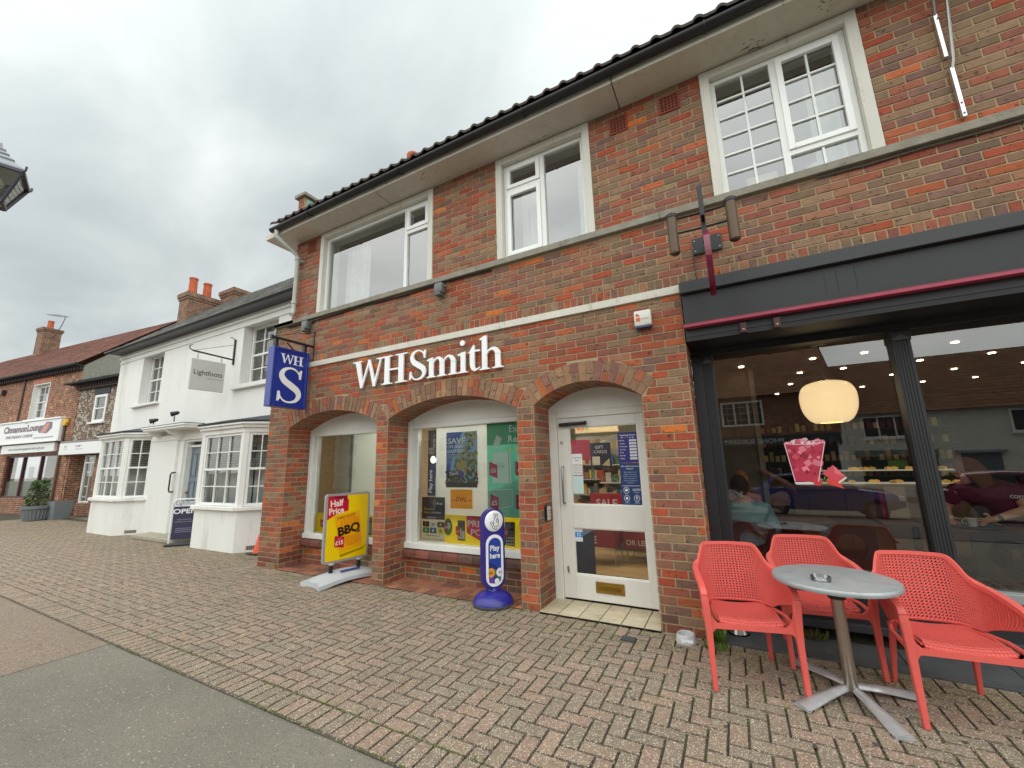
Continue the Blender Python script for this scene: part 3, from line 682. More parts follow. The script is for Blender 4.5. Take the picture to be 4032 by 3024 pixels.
s_.build('soffit', m_char, front)
s_ = MB(); s_.bbox(XR+.008, .36, 2.50, XE, .5, 2.6, S('17181a'), .004); s_.bbox(XR+.008, .37, .0, -.185, .5, 2.498, CH, .004)
s_.bbox(-.185, .39, .1, XE, .5, .41, S('26272b'), .004); s_.bbox(-.185, .355, .09, XE, .5, .15, S('3a3c40'), .006)
s_.bbox(-.10, .37, .412, 1.27, .5, .478, S('2f3034'), .006); s_.bbox(1.395, .37, .412, XE, .5, .478, S('8e918f'), .006)
s_.build('frame', m_char, front)
for (xa, xb) in ((-.184, -.088), (1.275, 1.393), (3.4, 3.52)):
    p = MB(); p.bbox(xa, .375, .15, xb, .5, 2.49, CH, .003)
    n = 5; w_ = (xb-xa-.02)/n
    for i in range(n): p.tube([(xa+.01+w_*(i+.5), .376, .2), (xa+.01+w_*(i+.5), .376, 2.40)], w_*.40, CH, 8)
    p.bbox(xa-.006, .362, 2.41, xb+.006, .5, 2.498, CH, .004); p.flat([(xa, 2.42), (xb, 2.42), ((xa+xb)/2, 2.47)], .3615, S('46484c'))
    p.build('pilaster', m_char, front)
for (xa, xb) in ((-.09, 1.277), (1.39, 3.41), (3.5, XE)): pane(front, xa, .47, xb, 2.51, .45, g_cafe)
# cafe room
m_int = mat('cafe_surface', .6, .2, 5)
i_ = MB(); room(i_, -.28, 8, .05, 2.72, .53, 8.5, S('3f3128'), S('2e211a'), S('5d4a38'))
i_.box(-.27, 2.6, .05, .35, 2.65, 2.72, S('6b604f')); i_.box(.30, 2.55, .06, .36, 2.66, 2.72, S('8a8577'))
i_.box(-.2, 6.5, 1.0, 6, 6.6, 2.1, S('2b2521'))
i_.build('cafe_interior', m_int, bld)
r = random.Random(4)
for x in (.3, .95, 1.6, 2.3, 3.0, 3.8):
    for y in (1.4, 2.3, 3.3, 4.4, 5.6): ii = MB(); ii.lathe([(.001, 0), (.035, 0)], (1, .82, .55), (x+r.uniform(-.1, .1), y, 2.712), 12); ii.build('ceiling_spotlight', m_lit, bld)
# pavement strip of dark slabs in front of the cafe
t_ = MB(); x = XR+.01
while x < 6: t_.bbox(x+.003, -.04, -.01, min(x+.597, 6), .38, .006, vary(S('4b4d4e'), rb, .12), .003); x += .6
t_.build('slab_strip', mat('slate_slab', .7, .2, 8, .3, 60, grime=(S('6b6b52'), 4, .6, .4)), kind='structure')
# counter, shelves
ct = empty('cafe_counter', 'cafe counter with a lit pastry cabinet at the back of the cafe', 'counter', (1.6, 4.2, .05))
q = MB(); q.box(.5, 4.2, .05, 3.4, 4.9, .95, S('5e4127')); q.box(.45, 4.15, .95, 3.45, 4.95, 1.0, S('80603c'))
for i in range(6): q.box(.5+i*.48, 4.185, .08, .96+i*.48, 4.2, .9, vary(S('6a4b2e'), r, .1))
q.build('body', m_wood, ct)
q = MB()
for z in (1.02, 1.22): q.box(.9, 4.35, z, 2.9, 4.75, z+.012, S('b5b2a0'))
for i in range(40): x = .95+r.random()*1.9; z = r.choice([1.035, 1.235]); q.ball((x, 4.38+r.random()*.2, z+.02), (.05, .05, .03), vary(S('a8803c'), r, .4), 6)
q.build('pastry', mat('pastry_glow', .5, 0, 1, emit=.5), ct)  # cabinet light put into the material: shelves and pastries glow by themselves
sh = empty('drinks_shelf', 'shelving full of cups and packets on the dark back wall of the cafe', 'shelf', (1.5, 6.3, .05))
q = MB()
for z in (1.05, 1.35, 1.65, 1.95):
    q.box(0, 6.2, z, 3.6, 6.45, z+.02, S('4a3827'))
    for i in range(34): x = .03+i*.105; q.box(x, 6.25, z+.02, x+.07, 6.4, z+.1+r.random()*.12, vary(r.choice([S('b08a4c'), S('c9b98d'), S('6c2c2c'), S('3d3a30'), S('d9c27b')]), r, .3))
q.build('shelf_unit', m_matt, sh)
pl_ = empty('pendant_lamp', 'large cream glass pendant lamp glowing inside the cafe window', 'lamp', (.94, 1.3, 1.78))
q = MB(); pr_ = [(.10, 1.80)]+spl_([(.14, 1.80), (.19, 1.84), (.235, 1.93), (.25, 2.04), (.24, 2.13), (.20, 2.20), (.12, 2.235), (.05, 2.24), (.02, 2.24)])
q.lathe(pr_, S('ffdca6'), (.94, 1.3, .02), 32)
q.build('glass_shade', mat('lamp_shade_glow', .25, 0, 1, emit=.95, coat=.5), pl_, smooth=True)
q = MB(); q.tube([(.94, 1.3, 2.25), (.94, 1.3, 2.66)], .006, BLACK, 6); q.build('cord', m_matt, pl_)
q = MB(); q.lathe([(.001, 0), (.07, 0), (.07, .03), (.001, .03)], S('8d8a80'), (.94, 1.3, 2.66), 16); q.build('ceiling_rose', m_matt, pl_)
# cafe chairs with a round hole in the back
def cafe_chair(x, y, rz, label):
    T = empty('wooden_chair', label, 'chair', (x, y, .05), rz, 'dark wooden chairs inside the cafe')
    q = MB(WM[T.name]); c = S('2a1510'); n = 20; hw, z0, z1, zc, rr = .20, .42, .80, .62, .12
    for ya, yb, s in ((-.22, -.20, 1),):
        outer = []
        for i in range(n):
            a = 2*math.pi*i/n; dx_, dz_ = math.cos(a), math.sin(a); k_ = min(hw/max(abs(dx_), 1e-6), ((z1-zc) if dz_ > 0 else (zc-z0))/max(abs(dz_), 1e-6)); outer.append((dx_*k_, zc+dz_*k_))
        inner = [(rr*math.cos(2*math.pi*i/n), zc+rr*math.sin(2*math.pi*i/n)) for i in range(n)]
        vs = [(x_, y_, z_) for y_ in (ya, yb) for lst in (outer, inner) for x_, z_ in lst]
        fs = []
        for i in range(n):
            j = (i+1) % n; fs += [(i, j, n+j, n+i), (2*n+j, 2*n+i, 3*n+i, 3*n+j), (n+i, n+j, 3*n+j, 3*n+i), (j, i, 2*n+i, 2*n+j)]
        q.add(vs, fs, c)
    q.build('backrest', m_wood, T)
    q = MB(WM[T.name]); q.bbox(-.21, -.2, .40, .21, .22, .44, S('3a2018'), .01); q.build('seat', m_wood, T)
    for sx in (-1, 1):
        for yy in (-.2, .2): q = MB(WM[T.name]); q.box(sx*.2-.015, yy-.015, 0, sx*.2+.015, yy+.015, .4 if yy > 0 else .45, c); q.build('leg', m_wood, T)
    return T
cafe_chair(.07, .98, 0, 'dark wooden chair under the person in the pale blue top')
cafe_chair(.78, .95, R(12), 'dark wooden chair with a round hole behind the first cafe pane')
cafe_chair(1.85, 1.02, R(-5), 'dark wooden chair with a round hole behind the right cafe pane below the waiter')
def cafe_table(x, y, label, h=.74):
    T = empty('wooden_table', label, 'table', (x, y, .05), 0, 'small square tables inside the cafe')
    q = MB(WM[T.name]); q.bbox(-.32, -.3, h-.03, .32, .3, h, S('6b4630'), .006); q.build('tabletop', m_wood, T)
    q = MB(WM[T.name]); q.tube([(0, 0, .02), (0, 0, h-.03)], .03, BLACK, 10); q.box(-.2, -.03, 0, .2, .03, .03, BLACK); q.box(-.03, -.2, .001, .03, .2, .031, BLACK); q.build('pedestal', m_plain, T)
    return T
cafe_table(.55, 1.75, 'square wooden cafe table in front of the seated person in the pale blue top')
cafe_table(1.55, 1.75, 'square wooden cafe table behind the narrow middle pilaster', .76)
q = MB(); c = S('8c7a60'); q.bbox(1.35, 1.7, .82, 1.52, 1.9, 1.14, c, .004); q.bbox(1.30, 1.69, .82, 1.345, 1.91, 1.10, S('7a1f3d'), .003); q.build('paper_bag', m_matt, label='brown paper bag with a dark pink stripe beside the narrow pilaster', cat='bag')
# window sticker of a pink iced drink
q = MB(); y = .462; PK = S('b8324c')
q.prism([(.455, 1.26), (.625, 1.26), (.715, 1.60), (.415, 1.60)], y, y+.0015, S('b3304a'))
q.flat([(.45, 1.255), (.63, 1.255), (.622, 1.235), (.458, 1.235)], y-.0006, S('d8cfd2'))
r = random.Random(9)
for i in range(46):
    x = .44+r.random()*.25; z = 1.3+r.random()*.29; s_ = .012+r.random()*.022; a = r.random()*3
    if abs(x-.565) > .085+(z-1.26)*.16: continue
    q.flat([(x+s_*math.cos(a+t), z+s_*math.sin(a+t)) for t in (0, 1.57, 3.14, 4.71)], y-.0008-i*.00002, vary(r.choice([S('c94a60'), S('8f1c34'), S('d87888'), S('a3243f')]), r, .15))
for i in range(26):
    x = .43+r.random()*.27; z = 1.60+r.random()*.03-abs(x-.565)*.08; s_ = .012+r.random()*.016
    q.flat([(x+s_*math.cos(t), z+s_*.7*math.sin(t)) for t in (0, 1.2, 2.4, 3.6, 4.9)], y-.0015-i*.00002, vary(r.choice([S('d58a9a'), S('c25a70'), S('e3c3cb')]), r, .1))
q.line([(.415, 1.6), (.455, 1.26)], .006, y-.003, S('e8c9cf')); q.line([(.715, 1.6), (.625, 1.26)], .006, y-.003, S('e8c9cf')); q.line([(.415, 1.6), (.49, 1.588), (.62, 1.588), (.715, 1.6)], .005, y-.003, S('e8c9cf'))
q.flat([(.66, 1.33), (.745, 1.40), (.82, 1.30), (.75, 1.24)], y-.0022, S('cf4a56')); q.flat([(.82, 1.30), (.745, 1.40), (.75, 1.33)], y-.0024, S('e0707a')); q.line([(.745, 1.235), (.825, 1.295)], .012, y-.0026, S('cfe0c8'))
q.disc(.62, 1.265, .035, .04, y-.0028, S('c23a44')); q.flat([(.68, 1.24), (.80, 1.20), (.76, 1.26), (.69, 1.29)], y-.0030, S('d4433f'))
for a in range(5): q.flat([(.67, 1.27), (.67+.03*math.cos(a*1.25), 1.27+.03*math.sin(a*1.25)), (.67+.03*math.cos(a*1.25+.4), 1.27+.03*math.sin(a*1.25+.4))], y-.0032, S('5c9a4c'))
q.v = [(x, yy if yy < y else yy, z) for x, yy, z in q.v]
q.v = [(x, .4445-(y-yy) if yy < y+.0001 else .4448, z) for x, yy, z in q.v]
q.build('window_sticker', m_print, label='pink iced drink with strawberry and melon printed on the first cafe window', cat='sticker')

# ================================================================== LETTERING: serif capitals built as strokes
def ribbon(mb, pts, ws, y0, y1, c):
    L_, R_ = [], []
    for i, (x, z) in enumerate(pts):
        a = pts[max(i-1, 0)]; b = pts[min(i+1, len(pts)-1)]; dx_, dz_ = b[0]-a[0], b[1]-a[1]; l = math.hypot(dx_, dz_) or 1e-6; nx_, nz_ = -dz_/l*ws[i]/2, dx_/l*ws[i]/2
        L_.append((x+nx_, z+nz_)); R_.append((x-nx_, z-nz_))
    n = len(pts); vs = [(x, y, z) for y in (y0, y1) for lst in (L_, R_) for x, z in lst]; fs = []
    for i in range(n-1): fs += [(i, n+i, n+i+1, i+1), (2*n+i, 2*n+i+1, 3*n+i+1, 3*n+i), (i, i+1, 2*n+i+1, 2*n+i), (n+i+1, n+i, 3*n+i, 3*n+i+1)]
    fs += [(0, 2*n, 3*n, n), (n-1, 2*n-1, 4*n-1, 3*n-1)]
    mb.add(vs, fs, c)
def spl(P_, n=10):
    o = []
    for i in range(len(P_)-1):
        p0 = P_[max(i-1, 0)]; p1 = P_[i]; p2 = P_[i+1]; p3 = P_[min(i+2, len(P_)-1)]
        for k_ in range(n):
            t = k_/n; o.append(tuple(.5*((2*p1[j])+(-p0[j]+p2[j])*t+(2*p0[j]-5*p1[j]+4*p2[j]-p3[j])*t*t+(-p0[j]+3*p1[j]-3*p2[j]+p3[j])*t**3) for j in range(len(p1))))
    o.append(tuple(P_[-1])); return o
def serif(mb, ch, x0, w_, z0, H, y0, y1, c, st=.05):
    """stroke-built letter: x 0..1 scaled to w_, z in cap heights"""
    kk = [0]
    def A(x, z): return (x0+x*w_, z0+z*H)
    def poly(*p): kk[0] += 1; mb.prism([A(*q) for q in p], y0-.0004*kk[0], y1, c)
    def srf(xa, xb, z, up=True):
        t = st
        if up: poly((xa, z), (xb, z), (xb, z+t*.7), ((xa+xb)/2+(xb-xa)*.22, z+t*1.6), ((xa+xb)/2-(xb-xa)*.22, z+t*1.6), (xa, z+t*.7))
        else: poly((xa, z), (xa, z-t*.7), ((xa+xb)/2-(xb-xa)*.22, z-t*1.6), ((xa+xb)/2+(xb-xa)*.22, z-t*1.6), (xb, z-t*.7), (xb, z))
    def rib(P_): 
        q = spl(P_); kk[0] += 1; ribbon(mb, [A(p[0], p[1]) for p in q], [p[2]*H for p in q], y0-.0004*kk[0], y1, c)
    if ch == 'W':
        poly((.09, .99), (.26, .99), (.375, .12), (.355, 0), (.30, 0)); poly((.30, .01), (.36, 0), (.60, .93), (.56, 1)); poly((.53, 1), (.605, 1), (.815, .12), (.79, 0), (.735, 0)); poly((.735, .01), (.795, 0), (1.0, .97), (.955, .97))
        srf(0, .33, 1, False); srf(.825, 1.12, 1, False)
    elif ch == 'H':
        poly((.115, .01), (.30, .01), (.30, .99), (.115, .99)); poly((.66, .01), (.845, .01), (.845, .99), (.66, .99)); poly((.29, .47), (.67, .47), (.67, .53), (.29, .53))
        for xa, xb in ((0, .43), (.54, 1)): srf(xa, xb, 0); srf(max(xa-.02, -.02), xb, 1, False)
    elif ch == 'S':
        rib([(.90, .70, .02), (.84, .84, .035), (.70, .95, .045), (.48, .985, .055), (.24, .91, .10), (.155, .76, .15), (.27, .61, .175), (.53, .49, .185), (.80, .36, .175), (.875, .21, .14), (.76, .07, .09), (.52, .012, .05), (.30, .04, .045), (.15, .15, .035), (.08, .30, .02)])
        poly((.86, .70), (.93, .70), (.96, .97), (.89, .97), (.82, .88)); poly((.02, .02), (.085, .02), (.17, .11), (.12, .30), (.045, .30))
    elif ch in 'mn':
        for i, xs_ in enumerate((.15, .50, .86)): poly((xs_-.072, .02), (xs_+.072, .02), (xs_+.072, .44 if i else .60), (xs_-.072, .44 if i else .64)); srf(xs_-.152, xs_+.152, 0)
        poly((0, .60), (.20, .665), (.20, .56), (.03, .555))
        for xa, xb in ((.21, .50), (.56, .86)): rib([(xa, .47, .04), (xa+.06, .565, .055), (xa+.15, .615, .07), (xa+.235, .575, .12), (xb, .46, .165), (xb, .40, .17)])
    elif ch == 'i':
        poly((.30, .02), (.75, .02), (.75, .665), (.30, .62)); srf(.02, 1.0, 0); poly((0, .60), (.5, .66), (.5, .56), (.05, .55))
        kk[0] += 1; mb.prism([(x0+.47*w_+.088*H*math.cos(t*.3927), z0+.95*H+.088*H*math.sin(t*.3927)) for t in range(16)], y0-.0004*kk[0], y1, c)
    elif ch == 't':
        poly((.20, .60), (.97, .60), (.93, .655), (.20, .655)); poly((0, .585), (.22, .59), (.22, .66)); poly((.17, .64), (.53, .64), (.53, .82), (.45, .82))
        rib([(.355, .66, .165), (.355, .35, .165), (.37, .17, .15), (.50, .06, .11), (.70, .045, .06), (.96, .11, .02)])
    elif ch == 'h':
        poly((.11, .02), (.32, .02), (.32, 1.05), (.11, 1.01)); poly((0, .97), (.22, 1.05), (.22, .94), (.04, .93)); srf(.0, .44, 0); srf(.54, 1, 0); poly((.67, .02), (.88, .02), (.88, .44), (.67, .44))
        rib([(.31, .47, .04), (.40, .565, .055), (.54, .61, .08), (.69, .565, .14), (.775, .46, .17), (.775, .41, .17)])
m_sign = mat('sign_plastic', .3, .02, 5, coat=.2)
ws = empty('shop_name_letters', 'large white serif shop name letters mounted on the brick above the arches', 'sign', (-3.55, -.06, 2.6))
for ch, xa, w_ in (('W', -4.76, .57), ('H', -4.18, .47), ('S', -3.68, .29), ('m', -3.38, .49), ('i', -2.89, .15), ('t', -2.74, .185), ('h', -2.57, .33)):
    q = MB(); serif(q, ch, xa, w_, 2.585, .40, -.058, -.036, S('f0f2f3'), .035); q.build('letter', m_sign, ws)
# blue projecting sign -----------------------------------------------------------
ps = empty('projecting_sign', 'deep blue projecting sign with white serif initials on a black wall bracket', 'sign', (-5.75, 0, 2.39))
BL = S('0f2f8c')
q = MB(); q.bbox(-5.87, -.63, 2.39, -5.755, -.09, 3.25, S('10245f'), .008)
q.bbox(-5.885, -.645, 2.375, -5.74, -.605, 3.265, BL, .008); q.bbox(-5.885, -.115, 2.375, -5.74, -.075, 3.265, BL, .008); q.bbox(-5.885, -.604, 3.225, -5.74, -.116, 3.265, BL, .008); q.bbox(-5.885, -.604, 2.375, -5.74, -.116, 2.415, BL, .008)
q.build('panel', m_sign, ps)
q = MB(frameT((-5.754, -.36, 2.82), (0, 1, 0)))     # local x runs towards the wall, faces +x
q.rect(-.255, -.415, .51, .83, -.001, S('123391'))
serif(q, 'W', -.175, .200, .215, .14, -.006, -.001, S('f0f2f2'), .05); serif(q, 'H', .028, .165, .215, .14, -.006, -.001, S('f0f2f2'), .05)
serif(q, 'S', -.195, .395, -.37, .53, -.008, -.001, S('f0f2f2'))
q.build('lettering', m_sign, ps)
q = MB(); q.bbox(-5.775, -.02, 3.17, -5.735, -.002, 3.66, BLACK, .003); q.bbox(-5.77, -.68, 3.375, -5.74, -.02, 3.41, BLACK, .004)
for y in (-.60, -.14): q.box(-5.82, y-.02, 3.24, -5.755, y+.02, 3.39, BLACK)
q.bbox(-5.78, -.70, 3.36, -5.73, -.67, 3.42, BLACK, .006)
q.tube([(-5.755, -.66, 3.41), (-5.755, -.02, 3.63)], .004, BLACK, 6); q.tube([(-5.76, -.45, 3.36), (-5.8, -.3, 3.27), (-5.80, -.2, 3.2)], .012, S('5a4636'), 6)
for z in (3.2, 3.24, 3.6, 3.64): q.ball((-5.755, -.024, z), .009, S('a9a9a7'), 8)
q.build('bracket', m_plain, ps)
# alarm box
q = MB(); q.bbox(-.73, -.075, 2.785, -.565, -.012, 2.945, S('dcdad2'), .016); q.bbox(-.725, -.07, 2.765, -.57, -.014, 2.79, S('3d4668'), .006)
q.flat([(-.71, 2.88), (-.67, 2.88), (-.685, 2.905), (-.71, 2.915)], -.0762, S('c9662a')); q.flat([(-.71, 2.83), (-.67, 2.83), (-.67, 2.87), (-.71, 2.87)], -.0762, S('c9662a'))
q.text('Romec', -.662, 2.845, .028, -.0764, S('b7814f'), .01)
q.build('alarm_box', m_plastic, smooth=True, label='white alarm box with an orange mark high on the brick right of the shop letters', cat='alarm box')
for x0, lb in ((-3.24, 'small grey junction box under the ledge between the two left upstairs windows'), (-5.97, 'small grey junction box under the ledge at the left end of the brick building')):
    q = MB(); q.bbox(x0, -.11, 3.70, x0+.13, -.012, 3.84, S('686c6d'), .02); q.bbox(x0+.02, -.12, 3.66, x0+.11, -.03, 3.70, S('585b5c'), .01); q.tube([(x0+.13, -.06, 3.77), (x0+.17, -.05, 3.76), (x0+.19, -.04, 3.84)], .007, BLACK, 6)
    q.build('junction_box', m_plastic, smooth=True, label=lb, cat='junction box', group='grey boxes under the ledge')
# hanging cafe sign, seen edge on
hs = empty('hanging_sign', 'dark red disc sign seen edge-on, on a black bracket with two tube lamps', 'sign', (0, -.3, 2.8))
q = MB(); q.bbox(-.13, -.03, 3.41, .12, -.012, 3.575, S('15191d'), .004)
for x_ in (-.11, .10):
    for z in (3.44, 3.545): q.ball((x_, -.032, z), .008, S('b9b9b4'), 6)
q.tube([(-.13, -.02, 3.42), (-.135, -.022, 3.2), (-.12, -.025, 3.15), (-.2, -.03, 3.142)], .006, BLACK, 6)
q.bbox(-.025, -.62, 3.46, .005, -.03, 3.50, BLACK, .004); q.bbox(-.03, -.52, 3.28, .01, -.46, 3.80, BLACK, .006)
q.build('bracket', m_plain, hs)
q = MB(); N = 40; vs = []; fs = []
for xx in (-.022, .022):
    for i in range(N): a = 2*math.pi*i/N; vs.append((xx, -.56+.26*math.cos(a), 3.05+.26*math.sin(a)))
fs = [tuple(range(N-1, -1, -1)), tuple(range(N, 2*N))]+[(i, (i+1) % N, (i+1) % N+N, i+N) for i in range(N)]
q.add(vs, fs, S('6f1230')); q.build('disc', m_sign, hs)
for sx in (-.255, .205):
    q = MB(); q.tube([(sx, -.5, 3.24), (sx, -.5, 3.58)], .042, S('5a4630'), 14); q.tube([(sx, -.5, 3.575), (sx, -.5, 3.605)], .047, BLACK, 14); q.ball((sx, -.5, 3.61), (.03, .03, .02), BLACK, 10); q.ball((sx, -.5, 3.24), (.04, .04, .02), S('57452c'), 10)
    for z in (3.56, 3.42): q.tube([(sx-.04*(1 if sx > 0 else -1), -.5, z), (-.01, -.49, z)], .010, BLACK, 6)
    q.build('tube_lamp', m_plain, hs, smooth=True)
# silver bracket upper right
q = MB(); q.bbox(1.83, -.05, 4.0, 1.855, -.012, 4.45, S('d6d7d8'), .003); q.bbox(1.82, -.045, 4.56, 1.845, -.012, 4.98, S('d6d7d8'), .003); q.tube([(1.845, -.04, 4.44), (1.86, -.05, 4.52), (1.93, -.07, 5.3)], .012, S('8d8a86'), 8); q.tube([(1.83, -.04, 4.97), (1.80, -.2, 5.3)], .012, S('8d8a86'), 8)
for z in (4.03, 4.12, 4.93): q.ball((1.842, -.052, z), .008, S('777777'), 6)
q.build('wall_bracket', m_steel, label='thin silver metal bracket fixed to the brick at the upper right', cat='bracket')
# keypad on the pier
q = MB(); q.bbox(-1.898, .17, .86, -1.865, .27, 1.02, BLACK, .006); q.T = Matrix.Identity(4); q.bbox(-1.866, .18, .865, -1.862, .265, 1.01, S('b9bbb8'), .001)
for i in range(3): q.box(-1.862, .20, .90+i*.03, -1.861, .25, .912+i*.03, S('77797a'))
q.build('entry_button', m_plastic, label='black and silver entry button box on the pier left of the white door', cat='entry panel')
# ================================================================== THINGS IN THE SHOP WINDOWS
YL = S('f2d900'); PK2 = S('c2145a'); PKD = S('8c0f43'); WT = S('e9ecea')
def flag(q, x, z, w_, h_, y, t, sub=None):     # pink price flag
    q.flat([(x, z+h_*.12), (x+w_, z-h_*.12), (x+w_, z+h_*.78), (x, z+h_)], y, PK2); q.text(t, x+w_*.5, z+h_*.28, h_*.42, y-.0006, WT, .02, 'c')
# -- second window
q = MB(); q.rect(-3.66, .80, .84, 1.2, .505, S('dfe0d6'))
q.build('display_board', m_film, label='large pale cream display board behind the posters of the middle arch window', cat='board')
q = MB(); y = .494; q.rect(-3.475, 1.185, .505, .735, y, S('7fa3c2'))
q.flat([(-3.475, 1.92), (-3.475, 1.5), (-3.2, 1.92)], y-.0006, S('4a6cc0')); q.flat([(-3.475, 1.75), (-3.475, 1.185), (-3.36, 1.6)], y-.0009, S('5578bb'))
r = random.Random(21)
for i in range(230):
    x = -3.33+r.random()*.35; z = 1.38+r.random()*.52; s_ = .008+r.random()*.02
    if x < -3.2 and z > 1.64: continue
    q.flat([(x+s_*math.cos(t), z+s_*math.sin(t)) for t in (0, 1.3, 2.4, 3.6, 5)], y-.001-i*1e-5, vary(r.choice([S('a09a3c'), S('7f8a3a'), S('c3ab45'), S('5d6a3a'), S('8aa0b0')]), r, .2))
for i in range(150):
    x = -3.47+r.random()*.5; z = 1.24+r.random()**1.6*.16; s_ = .01+r.random()*.018
    q.flat([(x+s_*math.cos(t), z+s_*math.sin(t)) for t in (0, 1.3, 2.4, 3.6, 5)], y-.0035-i*1e-5, vary(r.choice([S('37542c'), S('2b4424'), S('56702f'), S('8f3a36')]), r, .2))
q.rect(-3.475, 1.185, .505, .06, y-.0056, S('2b2c2a')); q.text('garden day offers', -3.0, 1.205, .014, y-.006, S('c8c8c8'), 0, 'r') if False else None
q.text('Gardeners', -3.45, 1.875, .032, y-.006, S('8f9fb5')); q.text('World', -3.45, 1.85, .026, y-.006, S('8f9fb5'))
q.text('SAVE', -3.452, 1.765, .105, y-.007, WT, .035, width=.30); q.text('ON GREAT', -3.452, 1.705, .058, y-.007, WT, .03, width=.295); q.text('DAYS OUT', -3.452, 1.645, .058, y-.007, WT, .03, width=.295)
for i in range(3): q.rect(-3.45, 1.615-i*.02, .22-i*.05, .008, y-.007, S('9fb0c6'))
q.rect(-3.28, 1.42, .13, .09, y-.0072, S('c9b145')); q.disc(-3.22, 1.355, .042, .045, y-.0075, S('6b4a98')); q.text('2 for 1', -3.42, 1.345, .062, y-.0078, WT, .02, width=.14)
q.build('save_poster', m_film, label='blue and yellow garden poster on great days out on the cream board', cat='poster')
q = MB(); q.rect(-3.405, .915, .355, .245, .493, S('eba615')); RD_ = S('b4351a')
for i, ch in enumerate('DHL'): q.text(ch, -3.325+i*.07, 1.008, .078, .4918, RD_, .035, sx=1.05, shear=.35)
for dz in (0, .011): q.rect(-3.395, 1.012+dz*1.0, .07, .005, .4922, RD_); q.rect(-3.125, 1.012+dz*1.0, .065, .005, .4922, RD_)
q.build('courier_poster', m_film, label='small amber courier poster with slanted red letters below the garden poster', cat='poster')
# left strip: dark stand, Play here panel
q = MB(); q.rect(-3.90, 1.06, .22, .92, .62, S('1e2a50')); q.rect(-3.88, 1.50, .14, .46, .615, S('2a2724'))
q.rect(-3.80, 1.62, .11, .34, .60, S('3a2b24'));
for i in range(8): q.rect(-3.79+.05*(i % 2), 1.66+.07*(i//2), .035, .055, .598, S('8b7f72') if i % 3 else S('6b4d3a'))
q.rect(-3.87, 1.64, .10, .09, .595, S('7d7a6d')); q.text('TTES', -3.862, 1.665, .045, .594, S('34322c'), .01)
q.rect(-3.74, 1.06, .10, .26, .590, S('8f918c')); q.rect(-3.725, 1.08, .08, .22, .589, S('15161a'))
q.text('Play here', -3.815, 1.10, .085, .612, S('c9d2e2'), .02, rot=math.pi/2)
q.build('play_stand', m_print, label='dark blue stand with sideways white lettering inside the middle arch window', cat='display stand')
q = MB(); q.disc(-3.775, 1.56, .045, .05, .58, S('f4f6f6')); q.rect(-3.74, 1.525, .09, .05, .5802, S('dfe4e6')); q.text('Change', -3.73, 1.54, .025, .579, S('333a52'), .01); q.build('round_badge', m_glow, label='lit round white badge on the dark blue stand inside the window', cat='sign')
q = MB(); q.rect(-3.885, .765, .395, .29, .488, S('2b2f33')); q.text('InPost', -3.66, .955, .05, .487, WT, .02)
for i in range(9): a = math.pi*.5+i*math.pi/8; q.line([(-3.655+.022*math.cos(a), .97+.032*math.sin(a)), (-3.655+.04*math.cos(a), .97+.055*math.sin(a))], .005, .4868-i*1e-4, YL)
q.text('Stress-free', -3.85, .885, .045, .487, S('d9c22a'), .015); q.text('returns', -3.85, .84, .045, .487, S('d9c22a'), .015); q.text('in store', -3.70, .84, .045, .487, WT, .015); q.text('inpost.co.uk', -3.80, .78, .032, .487, WT, .01)
q.build('returns_poster', m_film, label='dark grey returns poster with yellow and white words in the middle arch window', cat='poster')
q = MB(); q.rect(-3.885, .478, .395, .283, .4885, S('bcb79c'))
for i, c in enumerate([S('26221f'), S('c9ccd0'), S('1f2430'), S('2f8a34'), S('1d4a8f'), S('d8d21c')]):
    x = -3.865+(i % 3)*.125; z = .665-(i//3)*.08; q.rect(x, z, .11, .07, .4878, c)
    cc = [S('b8672a'), S('8f9094'), S('d8d860'), S('e8efe8'), S('dfe8f2'), S('6f8a2a')][i]; q.disc(x+.055, z+.035, .02, .018, .4870, cc, 10)
q.text('A Wide Choice of', -3.69, .545, .033, .487, S('3d3b33'), .006, 'c'); q.text('Gift Cards in Store Now', -3.69, .50, .033, .487, S('3d3b33'), .006, 'c', width=.36)
q.build('gift_card_poster', m_film, label='beige gift card poster with six coloured cards low in the middle arch window', cat='poster')
q = MB(); y = .486; q.rect(-3.488, .474, 1.3, .36, y, YL)
q.flat([(-3.14, .83), (-2.66, .83), (-2.66, .60), (-2.82, .488), (-3.14, .62)], y-.0006, PK2); q.flat([(-3.14, .83), (-2.66, .83), (-2.66, .71)], y-.001, PKD)
q.text('PRICE', -2.95, .70, .105, y-.0015, WT, .03, 'c', width=.36); q.text('POP!', -2.94, .595, .105, y-.0015, WT, .03, 'c', width=.28)
q.disc(-3.435, .68, .07, .11, y-.0006, S('3d7a2c')); q.disc(-3.435, .70, .045, .06, y-.001, S('2b4a22')); q.disc(-3.425, .69, .03, .045, y-.0014, S('cfdccc')); flag(q, -3.49, .63, .05, .10, y-.0018, '£4')
q.rect(-3.28, .52, .12, .25, y-.0006, S('54584f')); q.rect(-3.27, .54, .05, .13, y-.001, S('dfe2e0')); q.rect(-3.215, .54, .045, .1, y-.001, S('dfe2e0')); q.rect(-3.27, .69, .10, .06, y-.001, S('3c4454')); flag(q, -3.31, .58, .07, .12, y-.0016, '£1')
q.flat([(-2.58, .51), (-2.44, .50), (-2.43, .78), (-2.57, .78)], y-.0006, S('2b2f2c')); q.rect(-2.56, .71, .12, .045, y-.001, S('4b544d'))
for i in range(4):
    for k_ in range(5): q.rect(-2.56+i*.03, .515+k_*.035, .02, .02, y-.0014, S('d5d8d2') if k_ < 3 else S('59605c'))
